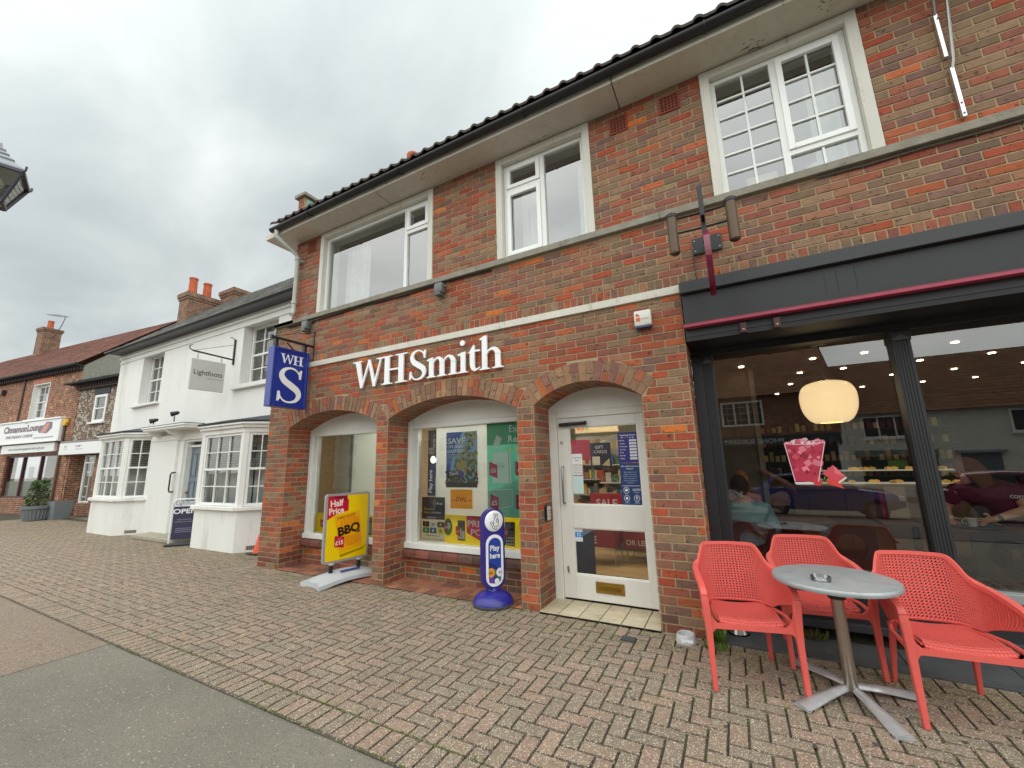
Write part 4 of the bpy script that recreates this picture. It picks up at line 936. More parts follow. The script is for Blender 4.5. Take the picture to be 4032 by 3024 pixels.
flag(q, -2.60, .60, .07, .13, y-.0018, '£5'); q.flat([(-2.35, .60), (-2.24, .58), (-2.24, .80), (-2.36, .80)], y-.0006, S('39413d')); flag(q, -2.37, .66, .09, .13, y-.0018, '£2')
q.build('offer_strip', m_film, label='bright yellow strip of price offers along the bottom of the middle arch window', cat='poster')
q = MB(); y = .487; q.rect(-2.815, .835, .62, 1.16, y, S('58ae92')); q.rect(-2.815, 1.72, .62, .275, y-.0004, S('3a9a70')); q.flat([(-2.815, .835), (-2.195, .835), (-2.195, 1.35), (-2.815, 1.12)], y-.0006, S('84c4b0'))
q.text('Exam', -2.49, 1.875, .12, y-.001, WT, .02); q.text('Ready', -2.505, 1.745, .12, y-.001, WT, .02); q.text("You've got", -2.555, 1.635, .07, y-.001, S('c6cf3c'), .012, shear=.2)
q.flat([(-2.73, 1.70), (-2.65, 1.665), (-2.59, 1.80), (-2.67, 1.845)], y-.001, S('d9ddd4'))
q.rect(-2.73, 1.24, .26, .39, y-.001, S('dfe2de')); q.rect(-2.50, 1.24, .008, .39, y-.0014, S('46514d')); q.text('PROJECT', -2.62, 1.47, .03, y-.0014, S('9aa8a2'), 0, 'c'); q.text('BOOK', -2.62, 1.43, .045, y-.0014, S('8a9a94'), .01, 'c')
for i in range(24): q.rect(-2.742, 1.25+i*.0155, .018, .005, y-.0016, S('f2f4f2'))
q.flat([(-2.73, 1.16), (-2.46, 1.14), (-2.47, .97), (-2.66, .93)], y-.001, S('9fc6bd')); q.line([(-2.73, 1.16), (-2.46, 1.165), (-2.46, .97), (-2.64, .93), (-2.73, 1.15)], .01, y-.0016, S('d5e6e0'))
q.line([(-2.58+.055*math.cos(t*.45), .885+.03*math.sin(t*.45)) for t in range(15)], .008, y-.0018, S('a9e0d0')); q.line([(-2.40+.05*math.cos(t*.3), .86+.05*math.sin(t*.3)) for t in range(9)], .008, y-.0018, S('a9e0d0'))
flag(q, -2.785, 1.32, .12, .19, y-.0022, '£6'); flag(q, -2.775, .92, .12, .19, y-.0022, '£5'); flag(q, -2.41, 1.32, .14, .19, y-.0022, '£4'); flag(q, -2.41, .92, .14, .19, y-.0022, '£4'); q.rect(-2.36, 1.5, .08, .16, y-.001, S('4b86b8')); q.rect(-2.36, 1.1, .08, .12, y-.001, S('4b9ac0'))
q.build('exam_poster', m_film, label='tall green exam poster with a white notebook and pink price flags', cat='poster')
# -- first window
q = MB(); q.rect(-5.46, .45, 1.26, 1.55, .62, S('d6dacc')); q.box(-5.50, .60, .45, -5.46, .66, 2.0, S('7c807c'))
q.build('display_board', m_film, label='plain off-white display board in the left arch window', cat='board')
q = MB(); q.box(-6.5, 1.2, .1, -5.2, 1.22, 2.6, S('c4c6b2')); q.build('display_board', m_matt, label='beige partition seen left of the off-white board in the left arch window', cat='board')
q = MB(); q.box(-5.70, 1.14, 1.17, -5.44, 1.2, 1.18, S('c9c9bd')); q.box(-5.62, 1.18, 1.18, -5.54, 1.2, 1.24, S('4a4d48')); q.box(-5.52, 1.18, 1.18, -5.44, 1.2, 1.24, S('4a4d48')); q.build('socket_shelf', m_plastic, label='tiny shelf with two dark sockets on the beige partition in the left arch window', cat='shelf')
q = MB(); y = .486; q.rect(-6.08, .474, 1.78, .30, y, YL); q.rect(-4.93, .50, .10, .24, y-.0006, S('2d3a52')); 
for i in range(4): q.rect(-4.92+i*.022, .52, .014, .15, y-.001, S('aebfd8'))
q.rect(-4.92, .69, .08, .035, y-.001, PK2); flag(q, -4.96, .56, .065, .10, y-.0016, '£4'); flag(q, -5.98, .56, .10, .12, y-.0016, '£4'); q.flat([(-5.93, .68), (-5.88, .55), (-5.86, .75), (-5.9, .76)], y-.0008, S('e0b8c8'))
q.build('offer_strip', m_film, label='bright yellow strip of price offers along the bottom of the left arch window', cat='poster')
# -- door stickers
q = MB(); y = .441; NV = S('242a6e'); q.rect(-1.105, 1.46, .205, .325, y, S('2d2c7c')); q.text('Opening Hours', -1.0, 1.745, .026, y-.0006, WT, .01, 'c', width=.165)
for i, dd in enumerate(('Monday', 'Tuesday', 'Wednesday', 'Thursday', 'Friday', 'Saturday', 'Sunday')):
    z = 1.69-i*.032; q.text(dd, -1.09, z, .017, y-.0006, WT, .008); q.rect(-.985, z-.006, .075, .022, y-.0006, S('dfe2e8'))
    q.text('9:00 - 5:30' if i < 6 else '10:00 - 4:00', -.948, z, .009, y-.001, S('5a5a80'), 0, 'c')
for i, c in enumerate((WT, S('d8502c'), S('6f86c8'), WT, WT)): q.rect(-1.07+i*.03, 1.722, .018, .007, y-.0006, c)
q.build('hours_sticker', m_print, label='dark blue opening hours sticker high on the glass of the white door', cat='sticker')
q = MB(); q.rect(-1.105, 1.02, .208, .435, y, S('1f3a6e')); q.text('Our staff are here to', -1.0, 1.415, .021, y-.0006, WT, .01, 'c', width=.185); q.text('help you', -1.0, 1.39, .021, y-.0006, WT, .01, 'c')
for i, t in enumerate(('Please respect the job', 'they do. They should', 'be able to work without', 'fear of intimidation or', 'any form of physical or', 'verbal abuse.')): q.text(t, -1.0, 1.355-i*.022, .015, y-.0006, S('b9c4da'), .003, 'c')
q.rect(-1.09, 1.215, .18, .004, y-.0006, WT); q.text('CCTV', -.945, 1.165, .032, y-.0006, WT, .02, 'c')
for x, z in ((-1.052, 1.17), (-1.052, 1.09), (-.948, 1.09)): q.disc(x, z, .030, .034, y-.0006, WT); q.disc(x, z, .026, .030, y-.0010, S('1f3a6e'))
q.flat([(-1.07, 1.175), (-1.045, 1.19), (-1.035, 1.17), (-1.055, 1.155)], y-.0014, WT); q.flat([(-1.066, 1.078), (-1.038, 1.078), (-1.043, 1.10), (-1.052, 1.107), (-1.061, 1.10)], y-.0014, WT); q.disc(-.948, 1.098, .012, .013, y-.0014, WT, 12); q.flat([(-.958, 1.092), (-.938, 1.092), (-.948, 1.07)], y-.0014, WT); q.disc(-.948, 1.099, .005, .006, y-.0018, NV, 8)
for x, z in ((-1.052, 1.045), (-.948, 1.045), (-.945, 1.15)): 
    for i in range(2): q.rect(x-.025, z-i*.007, .05, .003, y-.0006, S('9fb0d0'))
q.build('staff_sticker', m_print, label='dark blue staff and camera notice low on the glass of the white door', cat='sticker')
q = MB(); q.rect(-1.648, 1.455, .125, .115, y, S('e4e6e4')); q.text('Automatic', -1.586, 1.52, .024, y-.0006, S('33363a'), .006, 'c', width=.105); q.text('door', -1.586, 1.49, .024, y-.0006, S('33363a'), .006, 'c')
q.rect(-1.648, 1.335, .122, .117, y, S('dcdedb'))
for i, t in enumerate(('PLEASE PUSH', 'BUTTON ON', 'THE LEFT TO', 'OPEN DOOR')): q.text(t, -1.587, 1.43-i*.026, .017, y-.0006, S('3c4044'), .004, 'c', width=.1)
q.build('door_notice', m_print, label='white automatic door notice at the left of the door glass', cat='notice')
q = MB(); q.rect(-1.648, 1.13, .125, .195, y, S('c3d9d6')); q.build('door_notice', m_print, label='blank pale blue-green sheet at the left of the door glass', cat='notice')
q = MB(); q.rect(-1.652, .62, .085, .135, y, S('d5dadb')); q.rect(-1.652, .665, .085, .055, y-.0005, S('2a86c8')); q.rect(-1.628, .675, .036, .034, y-.001, WT); q.rect(-1.622, .681, .024, .022, y-.0014, S('2a86c8')); q.build('door_notice', m_print, label='small blue and white square sticker on the lower door glass', cat='sticker')
# shop goods behind the door
r = random.Random(31)
def gondola(x, y, w_, lab, n=5, hh=1.7, ux=(1, 0, 0)):
    T = empty('display_shelf', lab, 'shelf', (x, y, .012), 0, 'goods shelves inside the shop'); q = MB(); q.box(x, y+.3, .012, x+w_, y+.34, hh, S('8d8576'))
    for i in range(n): z = .2+i*(hh-.2)/n; q.box(x, y, z, x+w_, y+.3, z+.02, S('9a9488'))
    q.build('rack', m_matt, T); q = MB()
    for i in range(n):
        z = .22+i*(hh-.2)/n; xx = x+.01
        while xx < x+w_-.06:
            ww = r.uniform(.05, .12); q.box(xx, y+r.uniform(.02, .08), z, xx+ww-.01, y+.25, z+r.uniform(.10, .22), vary(r.choice([S('b8893c'), S('8c2f2c'), S('a8946c'), S('34506a'), S('6c5a3c'), S('a8905a'), S('4f6b4a'), S('8d4a2a'), S('a9a08c')]), r, .25)); xx += ww
    q.build('goods', m_print, T)
gondola(-2.1, 3.0, 1.5, 'goods shelves straight behind the glass of the white door'); gondola(-3.0, 4.2, 2.4, 'goods shelves further back behind the white door', 6, 2.0); gondola(-4.9, 3.2, 1.5, 'goods shelves deep inside behind the middle arch window')
q = MB(); q.box(-2.35, 2.6, 1.95, -1.62, 2.63, 2.22, S('c9b083'))
for i in range(9): q.rect(-2.31+(i % 3)*.07+(.38 if i > 5 else 0), 2.0+(i//3 % 3)*.06, .05, .045, 2.598, vary(r.choice([S('3a3f44'), S('c0582c'), S('7a9a3c')]), r, .2))
q.build('hanging_sign_board', m_print, label='cream hanging sign with rows of small cards behind the door glass', cat='sign')
q = MB(); q.box(-2.9, 2.62, 1.50, -2.12, 2.64, 1.84, S('8a1f35')); q.text('3 for 2', -2.83, 1.62, .14, 2.61, S('c9a9ac'), .02); q.build('hanging_sign_board', m_print, label='dark red hanging offer sign behind the left part of the door glass', cat='sign')
q = MB(); q.box(-1.98, 2.2, 1.38, -1.66, 2.22, 1.76, S('22243a')); q.text('GIFT', -1.90, 1.67, .065, 2.19, S('a9a9a4'), .006); q.text('CARDS', -1.92, 1.60, .065, 2.19, S('a9a9a4'), .006); q.flat([(-1.80, 1.42), (-1.68, 1.40), (-1.68, 1.52)], 2.189, S('a89c78')); q.rect(-1.95, 1.42, .12, .13, 2.188, S('b9b09a')); q.build('hanging_sign_board', m_print, label='black gift card sign in the middle of the upper door glass', cat='sign')
def sale_bin(x, y, z0, lab, tx='SALE', sz=.14):
    q = MB(); q.box(x, y, z0, x+.60, y+.5, z0+.42, S('8c1a28')); q.text(tx, x+.04, z0+.05, sz, y-.002, S('c9b0ac'), .03)
    for i in range(4): q.tube([(x+.04+.54*(i % 2), y+.04+.4*(i//2), .012), (x+.04+.54*(i % 2), y+.04+.4*(i//2), z0)], .008, S('8d8d8d'), 6)
    q.build('sale_bin', m_print, label=lab, cat='display bin', group='red sale bins behind the door')
sale_bin(-2.22, 1.95, .27, 'red sale bin on thin legs just inside the white door at its left'); sale_bin(-1.58, 2.25, .22, 'red sale bin on thin legs further right behind the white door', 'OR LESS', .10)
q = MB(); q.box(-2.25, 2.9, .66, -1.55, 2.94, .94, S('8c1a28')); q.text('SALE', -2.15, .73, .17, 2.895, S('b9a09c'), .03); q.build('hanging_sign_board', m_print, label='red sale board at the bottom of the upper door glass', cat='sign')
q = MB(); q.box(-1.92, .62, .012, -1.68, 1.2, .62, S('23304e')); q.build('blue_stand', m_matt, label='dark blue box stand just inside the door at its bottom left', cat='display stand')

# ================================================================== SWING SIGNS ON THE PAVEMENT
def rr_poly(w_, h_, r_, n=6, cx=0, cz=0):
    o = []
    for (sx, sz, a0) in ((1, 1, 0), (-1, 1, 90), (-1, -1, 180), (1, -1, 270)):
        for i in range(n+1): a = R(a0+90*i/n); o.append((cx+sx*(w_/2-r_)+r_*math.cos(a), cz+sz*(h_/2-r_)+r_*math.sin(a)))
    return o
# yellow poster board. local: x along the panel, -y is the printed face
AZ = R(80)
T = empty('pavement_sign', 'grey-framed pavement sign with a yellow half price book poster on a silver plastic base', 'sign', (-4.81, .02, 0), AZ)
W4 = WM[T.name]; q = MB(W4); GY = S('a9abab')
q.prism(rr_poly(.66, .89, .045, 6, 0, .69), -.018, .018, GY); q.build('frame', mat('grey_frame', .35, .05, 10, metal=.3), T)
q = MB(W4); y = -.0195; q.prism(rr_poly(.60, .83, .02, 4, 0, .69), y, -.018, S('f2cd00')); y -= .0006
q.flat([(-.30, 1.105), (-.02, 1.105), (-.02, 1.06), (.0, 1.04), (.0, .90), (-.17, .865), (-.30, .80)], y, S('bf1238')); q.flat([(-.28, 1.10), (-.03, 1.10), (-.03, 1.03)], y-.0005, S('8a0a2c'))
q.text('Half', -.265, .965, .115, y-.001, S('f6d9cf'), .035, 'l', R(4), width=.19); q.text('Price', -.28, .865, .115, y-.001, S('f6d9cf'), .035, 'l', R(4), width=.215)
q.flat([(-.10, .335), (.24, .385), (.30, .42), (.245, .36), (-.09, .30)], y-.0003, S('a88600'))
q.flat([(-.20, .84), (.165, .885), (.235, .42), (-.10, .345)], y-.0008, S('f0ac0c'))
q.text('JAMIE OLIVER', -.155, .79, .042, y-.0013, S('6e4a10'), .01, 'l', R(9), width=.27)
for i in range(13):
    x = -.115+i*.0215; hh_ = .085+.05*math.sin(math.pi*i/12); q.flat([(x+.02, .70), (x+.028, .70), (x+.012, .70+hh_), (x+.004, .70+hh_)], y-.0013, S('e06a10')); q.flat([(x+.04, .57), (x+.048, .57), (x+.06, .57-hh_), (x+.052, .57-hh_)], y-.0013, S('e06a10'))
q.text('BBQ', -.135, .575, .155, y-.0018, S('20180c'), .05, 'l', R(9), width=.33); q.text('our best bbq recipes', -.02, .395, .022, y-.0013, S('b3720c'), 0, 'l', R(8)) if False else None
for i in range(2): q.flat([(-.02, .43+i*.012), (.18, .455+i*.012), (.18, .459+i*.012), (-.02, .434+i*.012)], y-.0013, S('c98a10'))
q.flat([(-.185, .57), (-.175, .585), (-.045, .56), (-.045, .42), (-.18, .445)], y-.0022, S('c0122f')); q.text('£15', -.170, .465, .072, y-.0028, S('f6d9cf'), .04, 'l', R(3), width=.115); q.text('Save', -.13, .535, .024, y-.0028, S('f0b8b0'), .01, 'l', R(4))
q.build('poster', mat('poster_sheet', .3, .05, 3, .15, 6, coat=.3), T)
for sx in (-.2, .2):
    q = MB(W4); q.tube([(sx, 0, .12), (sx, 0, .24)], .027, BLACK, 14); q.lathe([(.045, 0), (.045, .015), (.03, .03)], S('c9cbcc'), (sx, 0, .095), 14); q.lathe([(.028, 0), (.042, .015), (.042, .03)], S('c9cbcc'), (sx, 0, .222), 14); q.build('spring_post', m_plastic, T, smooth=True)
q = MB(W4); bs_ = []; NX, NY = 16, 8
for i in range(NX+1):
    u = -.42+.84*i/NX; e_ = abs(u)/.42
    for k_ in range(NY+1):
        v = -1+2*k_/NY; wd = .205+.03*e_**2; ex = .05*(abs(v)**1.5)*(1 if e_ > .97 else 0)
        zt = (.125-.06*e_**2)*(1-abs(v)**3*.5)+.015; 
        if e_ > .6 and abs(v) < .35: zt -= .02*(e_-.6)/.4
        bs_.append((u+(ex if u > 0 else -ex), v*wd, max(.02, zt)))
n_ = NY+1; fs = [(i*n_+k_, (i+1)*n_+k_, (i+1)*n_+k_+1, i*n_+k_+1) for i in range(NX) for k_ in range(NY)]
rim = [i*n_ for i in range(NX+1)]+[NX*n_+k_ for k_ in range(1, n_)]+[i*n_+NY for i in range(NX-1, -1, -1)]+[k_ for k_ in range(NY-1, 0, -1)]
b0_ = len(bs_)
for i in rim: x, y_, z = bs_[i]; bs_.append((x*1.01, y_*1.02, max(0.0, .035*(1-min(1, abs(x)/.42)**2)) if abs(y_) > .15 else .002))
m_ = len(rim); fs += [(rim[i], b0_+i, b0_+(i+1) % m_, rim[(i+1) % m_]) for i in range(m_)]
q.add(bs_, fs, S('bcc1c4')); q.face([(-.10, -.13, .098), (.17, -.13, .098), (.17, -.07, .114), (-.10, -.07, .114)], S('3b3f8e'))
q.v[-4:] = [tuple(W4 @ Vector(p)) for p in ((-.12, -.125, .137), (.16, -.125, .133), (.16, -.07, .145), (-.12, -.07, .147))]
q.bbox(-.38, -.045, .05, -.32, .045, .075, S('85898c'), .004); q.tube([(-.02, -.035, .10), (-.02, -.035, .118)], .02, S('d9dbdc'), 12)
q.build('base', m_plastic, T, smooth=True)
# blue pill-shaped sign
T = empty('pavement_sign', 'blue pill-shaped pavement sign with a white hand disc on a round blue base', 'sign', (-2.46, .0, 0), R(56))
W4 = WM[T.name]; BB = S('25237f')
q = MB(W4); q.prism(rr_poly(.255, .84, .125, 10, 0, .57), -.048, .048, BB); q.build('body', mat('blue_plastic', .35, .04, 8, .03, 150, coat=.2), T, smooth=True)
q = MB(W4); q.lathe([(.155*math.cos(t*math.pi/16), .02*math.sin(t*math.pi/16)) for t in range(9)], S('eceef0'), (0, 0, 0), 28)
q.v = [tuple(W4 @ (Matrix.Translation((0, -.049, .862)) @ Matrix.Rotation(R(90), 4, 'X') @ Vector(p_))) for p_ in [tuple(W4.inverted() @ Vector(p)) for p in q.v]]
q.v = [tuple(W4 @ Vector(((p_.x)*.72, p_.y, .862+(p_.z-.862)*.72))) for p_ in [W4.inverted() @ Vector(p) for p in q.v]]
def hl(pts, w_=.005): q.line([(a*.85, .862+(b-.845)*.85) for a, b in pts], w_, -.072, S('20222c'))
hl([(-.065, .83), (-.05, .845), (-.03, .83), (-.02, .80), (.0, .775), (.03, .775), (.05, .80), (.052, .85), (.045, .875)]); hl([(-.065, .83), (-.045, .80), (-.03, .765), (.0, .745), (.035, .75)]); hl([(-.02, .80), (-.012, .86), (.03, .935), (.045, .93), (.03, .87), (.02, .85)]); hl([(.0, .87), (-.015, .93), (0, .945), (.015, .91)]); hl([(.02, .85), (.045, .875), (.05, .84), (.03, .825), (.02, .85)])
q.build('hand_disc', m_sign, T, smooth=True)
q = MB(W4); q.prism(rr_poly(.205, .53, .10, 10, 0, .455), -.056, -.047, S('eceef0')); q.prism(rr_poly(.150, .465, .073, 10, 0, .455), -.0575, -.0558, S('1c3f9c')); y = -.0582
q.text('Play', 0, .555, .08, y-.0004, WT, .022, 'c', width=.115); q.text('here', 0, .478, .08, y-.0004, WT, .022, 'c', width=.12)
q.flat([(-.072, .45), (.072, .35), (.072, .33), (-.072, .425)], y-.0002, S('141f5a')); q.flat([(-.072, .415), (.072, .305), (.072, .28), (-.072, .39)], y-.0002, S('141f5a'))
def cl(cx_, cz_, r_, c):    # ball drawn inside the pill
    pts = [(cx_+r_*math.cos(a*.35), cz_+r_*math.sin(a*.35)) for a in range(18)]; q.flat([(max(-.072, min(.072, a)), b) for a, b in pts], y-.0006-cl.n*.0003, c); cl.n += 1
cl.n = 0
cl(-.01, .325, .035, S('2f7a4a')); cl(.0, .27, .04, S('2a2f8c')); cl(.04, .26, .03, S('1f6a5c')); cl(-.045, .265, .035, S('6a3a9c')); cl(-.05, .335, .048, S('e0982a')); cl(.058, .33, .045, S('dfe3e6')); cl(.02, .245, .028, S('e6e8ea'))
q.text('43', -.052, .32, .04, y-.004, S('2a220c'), .015, 'c'); q.text('91', .06, .315, .04, y-.004, S('30343c'), .015, 'c')
q.build('play_panel', m_sign, T)
q = MB(W4); q.lathe([(.215, .0), (.222, .012), (.222, .03), (.215, .034)], S('4a4c50'), (0, 0, 0), 36); q.lathe([(.218, .034), (.212, .06), (.19, .092), (.15, .12), (.10, .138), (.06, .146), (.05, .17), (.001, .17)], S('2b2a8a'), (0, 0, 0), 36); q.build('base', mat('blue_plastic', .35), T, smooth=True)
# ================================================================== CORAL ARMCHAIRS
CO = S('dc5f57'); m_co = mat('coral_plastic', .42, .03, 6, .04, 300)
TP = [(-.264, -.262, .555), (-.264, -.250, .592), (-.266, -.19, .62), (-.267, -.05, .645), (-.262, .07, .660), (-.248, .155, .672), (-.228, .200, .710), (-.198, .240, .782), (-.168, .275, .812), (-.09, .295, .815), (0, .30, .817)]
BT = [(-.262, -.255, .54), (-.262, -.235, .533), (-.262, -.16, .512), (-.254, -.05, .478), (-.240, .04, .446), (-.222, .10, .415), (-.205, .135, .413), (-.185, .170, .413), (-.155, .198, .413), (-.09, .215, .413), (0, .22, .413)]
def mirror(Pn): return Pn + [(-x, y, z) for x, y, z in Pn[-2::-1]]
TS = spl(mirror(TP), 8); BS = spl(mirror(BT), 8)
def at(Pn, t):
    u = t*(len(Pn)-1); i = min(int(u), len(Pn)-2); f = u-i; return Vector(Pn[i]).lerp(Vector(Pn[i+1]), f)
def shell(t, v):
    a, b = at(BS, t), at(TS, t); p = a.lerp(b, v); o = Vector((p.x, p.y-.02, 0)); 
    if o.length > 0: o.normalize()
    return p + o*.018*math.sin(math.pi*v) + Vector((0, 0, -.006*math.sin(math.pi*v)))
def perforate(q, fn, NU, NV, c, hole=.5, solid=lambda u, v: False):
    for i in range(NU):
        for j in range(NV):
            u0, u1, v0, v1 = i/NU, (i+1)/NU, j/NV, (j+1)/NV; um, vm = (u0+u1)/2, (v0+v1)/2
            co = [fn(u0, v0), fn(u1, v0), fn(u1, v1), fn(u0, v1)]
            if solid(um, vm): q.add([tuple(p) for p in co], [(0, 1, 2, 3)], c); continue
            md = [fn(um, v0), fn(u1, vm), fn(um, v1), fn(u0, vm)]; ce = fn(um, vm)
            inn = [ce.lerp(m_, hole) for m_ in md]   # diamond hole
            q.add([tuple(p) for p in co+md+inn], [(0, 4, 8, 11, 7), (4, 1, 5, 9, 8), (5, 2, 6, 10, 9), (6, 3, 7, 11, 10)], c)
def make_chair():
    T = empty('coral_armchair', '', 'chair', (0, 0, 0), 0, 'coral plastic armchairs round the zinc table')
    q = MB(); perforate(q, shell, 88, 23, CO, .66, lambda u, v: v < .04 or v > .95 or u < .03 or u > .97)
    o = q.build('backrest', m_co, T, smooth=True, sharp=60); md = o.modifiers.new('s', 'SOLIDIFY'); md.thickness = .006; md.offset = 0
    def seat(u, v):
        y = -.235+.455*v; hw = .190+(.0 if v < .5 else -.03*(v-.5)*2); x = (-1+2*u)*hw
        z = .436-.026*v-.014*math.sin(math.pi*v)-.016*(1-(2*u-1)**2)
        if v < .12: z -= .034*((.12-v)/.12)**2
        return Vector((x, y, z))
    q = MB(); perforate(q, seat, 22, 25, CO, .62, lambda u, v: v < .45)
    for i in range(0):       # fine ribs on the front half of the seat
        x = -.18+i*.0157; q.tube([tuple(seat((x/.196+1)/2, .10)+Vector((0, 0, .005))), tuple(seat((x/.196+1)/2, .42)+Vector((0, 0, .005)))], .0022, CO, 5)
    o = q.build('seat', m_co, T, smooth=True, sharp=60); md = o.modifiers.new('s', 'SOLIDIFY'); md.thickness = .010; md.offset = 0
    # rim
    q = MB(); n = len(TS); c = CO; rings = []
    for i in range(0, n, 2):
        d = (Vector(TS[min(i+1, n-1)])-Vector(TS[max(i-1, 0)])).normalized(); o_ = d.cross(Vector((0, 0, 1))).normalized(); up = o_.cross(d)*(1)
        if up.z < 0: up = -up
        if o_.dot(Vector((TS[i][0], TS[i][1]-.02, 0))) < 0: o_ = -o_
        p = Vector(TS[i]); f = abs(i/(n-1)-.5)*2; ss_ = min(1, max(0, (f-.40)/.10)); ss_ = ss_*ss_*(3-2*ss_); wo = .009+.022*ss_; hh_ = .013+.010*max(0, f-.5)
        rings.append([tuple(p+o_*a+up*b) for a, b in ((-.010, -hh_), (wo, -hh_), (wo+.003, 0), (wo-.002, hh_*.8), (-.008, hh_*.8))])
    m_ = 5; vs = [p for r_ in rings for p in r_]; fs = [(i*m_+k_, i*m_+(k_+1) % m_, (i+1)*m_+(k_+1) % m_, (i+1)*m_+k_) for i in range(len(rings)-1) for k_ in range(m_)]
    q.add(vs, fs, c)
    for s_ in (-1, 1): q.tube([(s_*.268, -.235, .392), (s_*.262, -.02, .402), (s_*.215, .16, .40)], [.014, .013, .012], c, 8); q.tube([(s_*.197, -.22, .412), (s_*.199, -.02, .418), (s_*.17, .17, .410)], .007, c, 8)
    q.build('arm_rim', m_co, T, smooth=True)
    q = MB()
    q.prism([(-.262, .368), (.262, .368), (.262, .398), (-.262, .398)], -.262, -.234, c)
    for s_ in (-1, 1):       # curved gusset where the rail meets the leg
        pts = [(s_*.262, .372)]+[(s_*(.262-.05*(1-math.cos(a*math.pi/12))), .372-.05+.05*math.sin(a*math.pi/12) if False else .322+.05*math.sin(a*math.pi/12)) for a in range(7)]
        q.prism([(s_*.262, .372), (s_*.205, .372), (s_*.228, .362), (s_*.240, .345), (s_*.245, .315), (s_*.262, .31)], -.2615, -.2325, c)
        q.prism([(s_*.262, .397), (s_*.205, .3975), (s_*.232, .425), (s_*.242, .445), (s_*.245, .475), (s_*.262, .48)], -.2612, -.2328, c)
    q.build('front_rail', m_co, T, smooth=True)
    for s_ in (-1, 1):
        q = MB(); secs = [(.578, .258, .294, -.272, -.246), (.555, .252, .297, -.277, -.243), (.50, .246, .292, -.278, -.240), (.40, .244, .286, -.274, -.236), (.30, .244, .282, -.274, -.238), (0, .248, .278, -.285, -.255)]
        vs = [(s_*x, y, z) for z, xa, xb, ya, yb in secs for x, y in ((xa, ya), (xb, ya), (xb, yb), (xa, yb))]
        fs = [(i*4+k_, i*4+(k_+1) % 4, (i+1)*4+(k_+1) % 4, (i+1)*4+k_) for i in range(5) for k_ in range(4)]+[(0, 1, 2, 3), (20, 21, 22, 23)]
        q.add(vs, fs, c); o = q.build('leg', m_co, T, smooth=True); b = o.modifiers.new('b', 'BEVEL'); b.width = .005; b.segments = 2; b.limit_method = 'ANGLE'
        q = MB(); secs = [(.415, .168, .205, .155, .195), (.30, .180, .212, .19, .222), (0, .198, .222, .255, .28)]
        vs = [(s_*x, y, z) for z, xa, xb, ya, yb in secs for x, y in ((xa, ya), (xb, ya), (xb, yb), (xa, yb))]
        q.add(vs, [(i*4+k_, i*4+(k_+1) % 4, (i+1)*4+(k_+1) % 4, (i+1)*4+k_) for i in range(2) for k_ in range(4)]+[(0, 1, 2, 3), (8, 9, 10, 11)], c)
        o = q.build('leg', m_co, T, smooth=True); b = o.modifiers.new('b', 'BEVEL'); b.width = .004; b.segments = 2; b.limit_method = 'ANGLE'
    return T
ch = make_chair()
for i, (x, y, a, lb) in enumerate(((-.075, -.505, 12, 'coral perforated armchair left of the round table, nearest the brick pier'),
                                   (.435, .01, 6, 'coral perforated armchair behind the round table, against the cafe front'),
                                   (1.0, -.465, 5, 'coral perforated armchair at the right of the round table, cut by the picture edge'))):
    o = ch if i == 0 else copy_tree(ch); o.location = (x, y, 0); o.rotation_euler = (0, 0, R(a)); o['label'] = lb
# ================================================================== ROUND TABLE
T = empty('round_table', 'round zinc-topped pedestal table with a four-armed metal foot among the coral chairs', 'table', (.49, -.53, 0))
q = MB(); pf = [(.001, .717), (.318, .717), (.328, .714), (.333, .705), (.333, .692), (.329, .684), (.322, .682), (.315, .690), (.001, .690)]
q.lathe(pf, S('a9afb1'), (.465, -.655, .010), 64); q.build('tabletop', m_zinc, T, smooth=True)
q = MB(); q.tube([(.485, -.545, .05), (.475, -.60, .60)], [.036, .034], S('b3aba0'), 20); q.build('post', m_steel, T, smooth=True)
q = MB()
for p in ((.43, -.57), (.52, -.56)): q.box(p[0], p[1]-.05, .60, p[0]+.012, p[1]+.05, .685, S('a9abab'))
q.box(.40, -.72, .68, .55, -.50, .70, BLACK); q.bar((.43, -.62, .61), (.38, -.72, .69), .02, .012, BLACK); q.lathe([(.045, 0), (.05, .01), (.05, .03), (.03, .04)], BLACK, (.475, -.60, .585), 20)
q.build('top_bracket', m_plain, T)
def star_leg(ang, ln, c):
    q = MB(); n = 10; vs = []
    for i in range(n+1):
        f = i/n; r_ = .02+ln*f; z = .062-.040*f**1.7; w_ = .022+.030*f; 
        for (s_, zz) in ((-1, z-.014), (-.55, z+.002), (0, z+.006), (.55, z+.002), (1, z-.014)): vs.append((r_, s_*w_, zz))
        for (s_, zz) in ((1, z-.022), (-1, z-.022)): vs.append((r_, s_*w_, max(0.002, zz)))
    m_ = 7; fs = [(i*m_+k_, i*m_+(k_+1) % m_, (i+1)*m_+(k_+1) % m_, (i+1)*m_+k_) for i in range(n) for k_ in range(m_)]+[tuple(n*m_+k_ for k_ in range(m_))]
    q.T = Matrix.Translation((.487, -.515, 0)) @ Matrix.Rotation(R(ang), 4, 'Z'); q.add(vs, fs, c); q.box(ln-.02, -.05, 0, ln+.018, .05, .012, BLACK)
    q.build('leg', mat('cast_aluminium', .42, .16, 14, .15, 40, metal=.55), T, smooth=True)
for a, l_ in ((226, .42), (289, .42), (127, .40), (18, .36)): star_leg(a, l_, S('c2c5c7'))
q = MB(); q.lathe([(.001, .0), (.052, .0), (.055, .026), (.051, .028), (.047, .007), (.001, .006)], (.9, .92, .92), (.385, -.79, .728), 28)
gm = glass_mat('clear_glass', 1.6, .10, (.93, .95, .95), .03); q.build('ashtray', gm, smooth=True, label='round clear glass ashtray standing on the zinc tabletop', cat='ashtray')
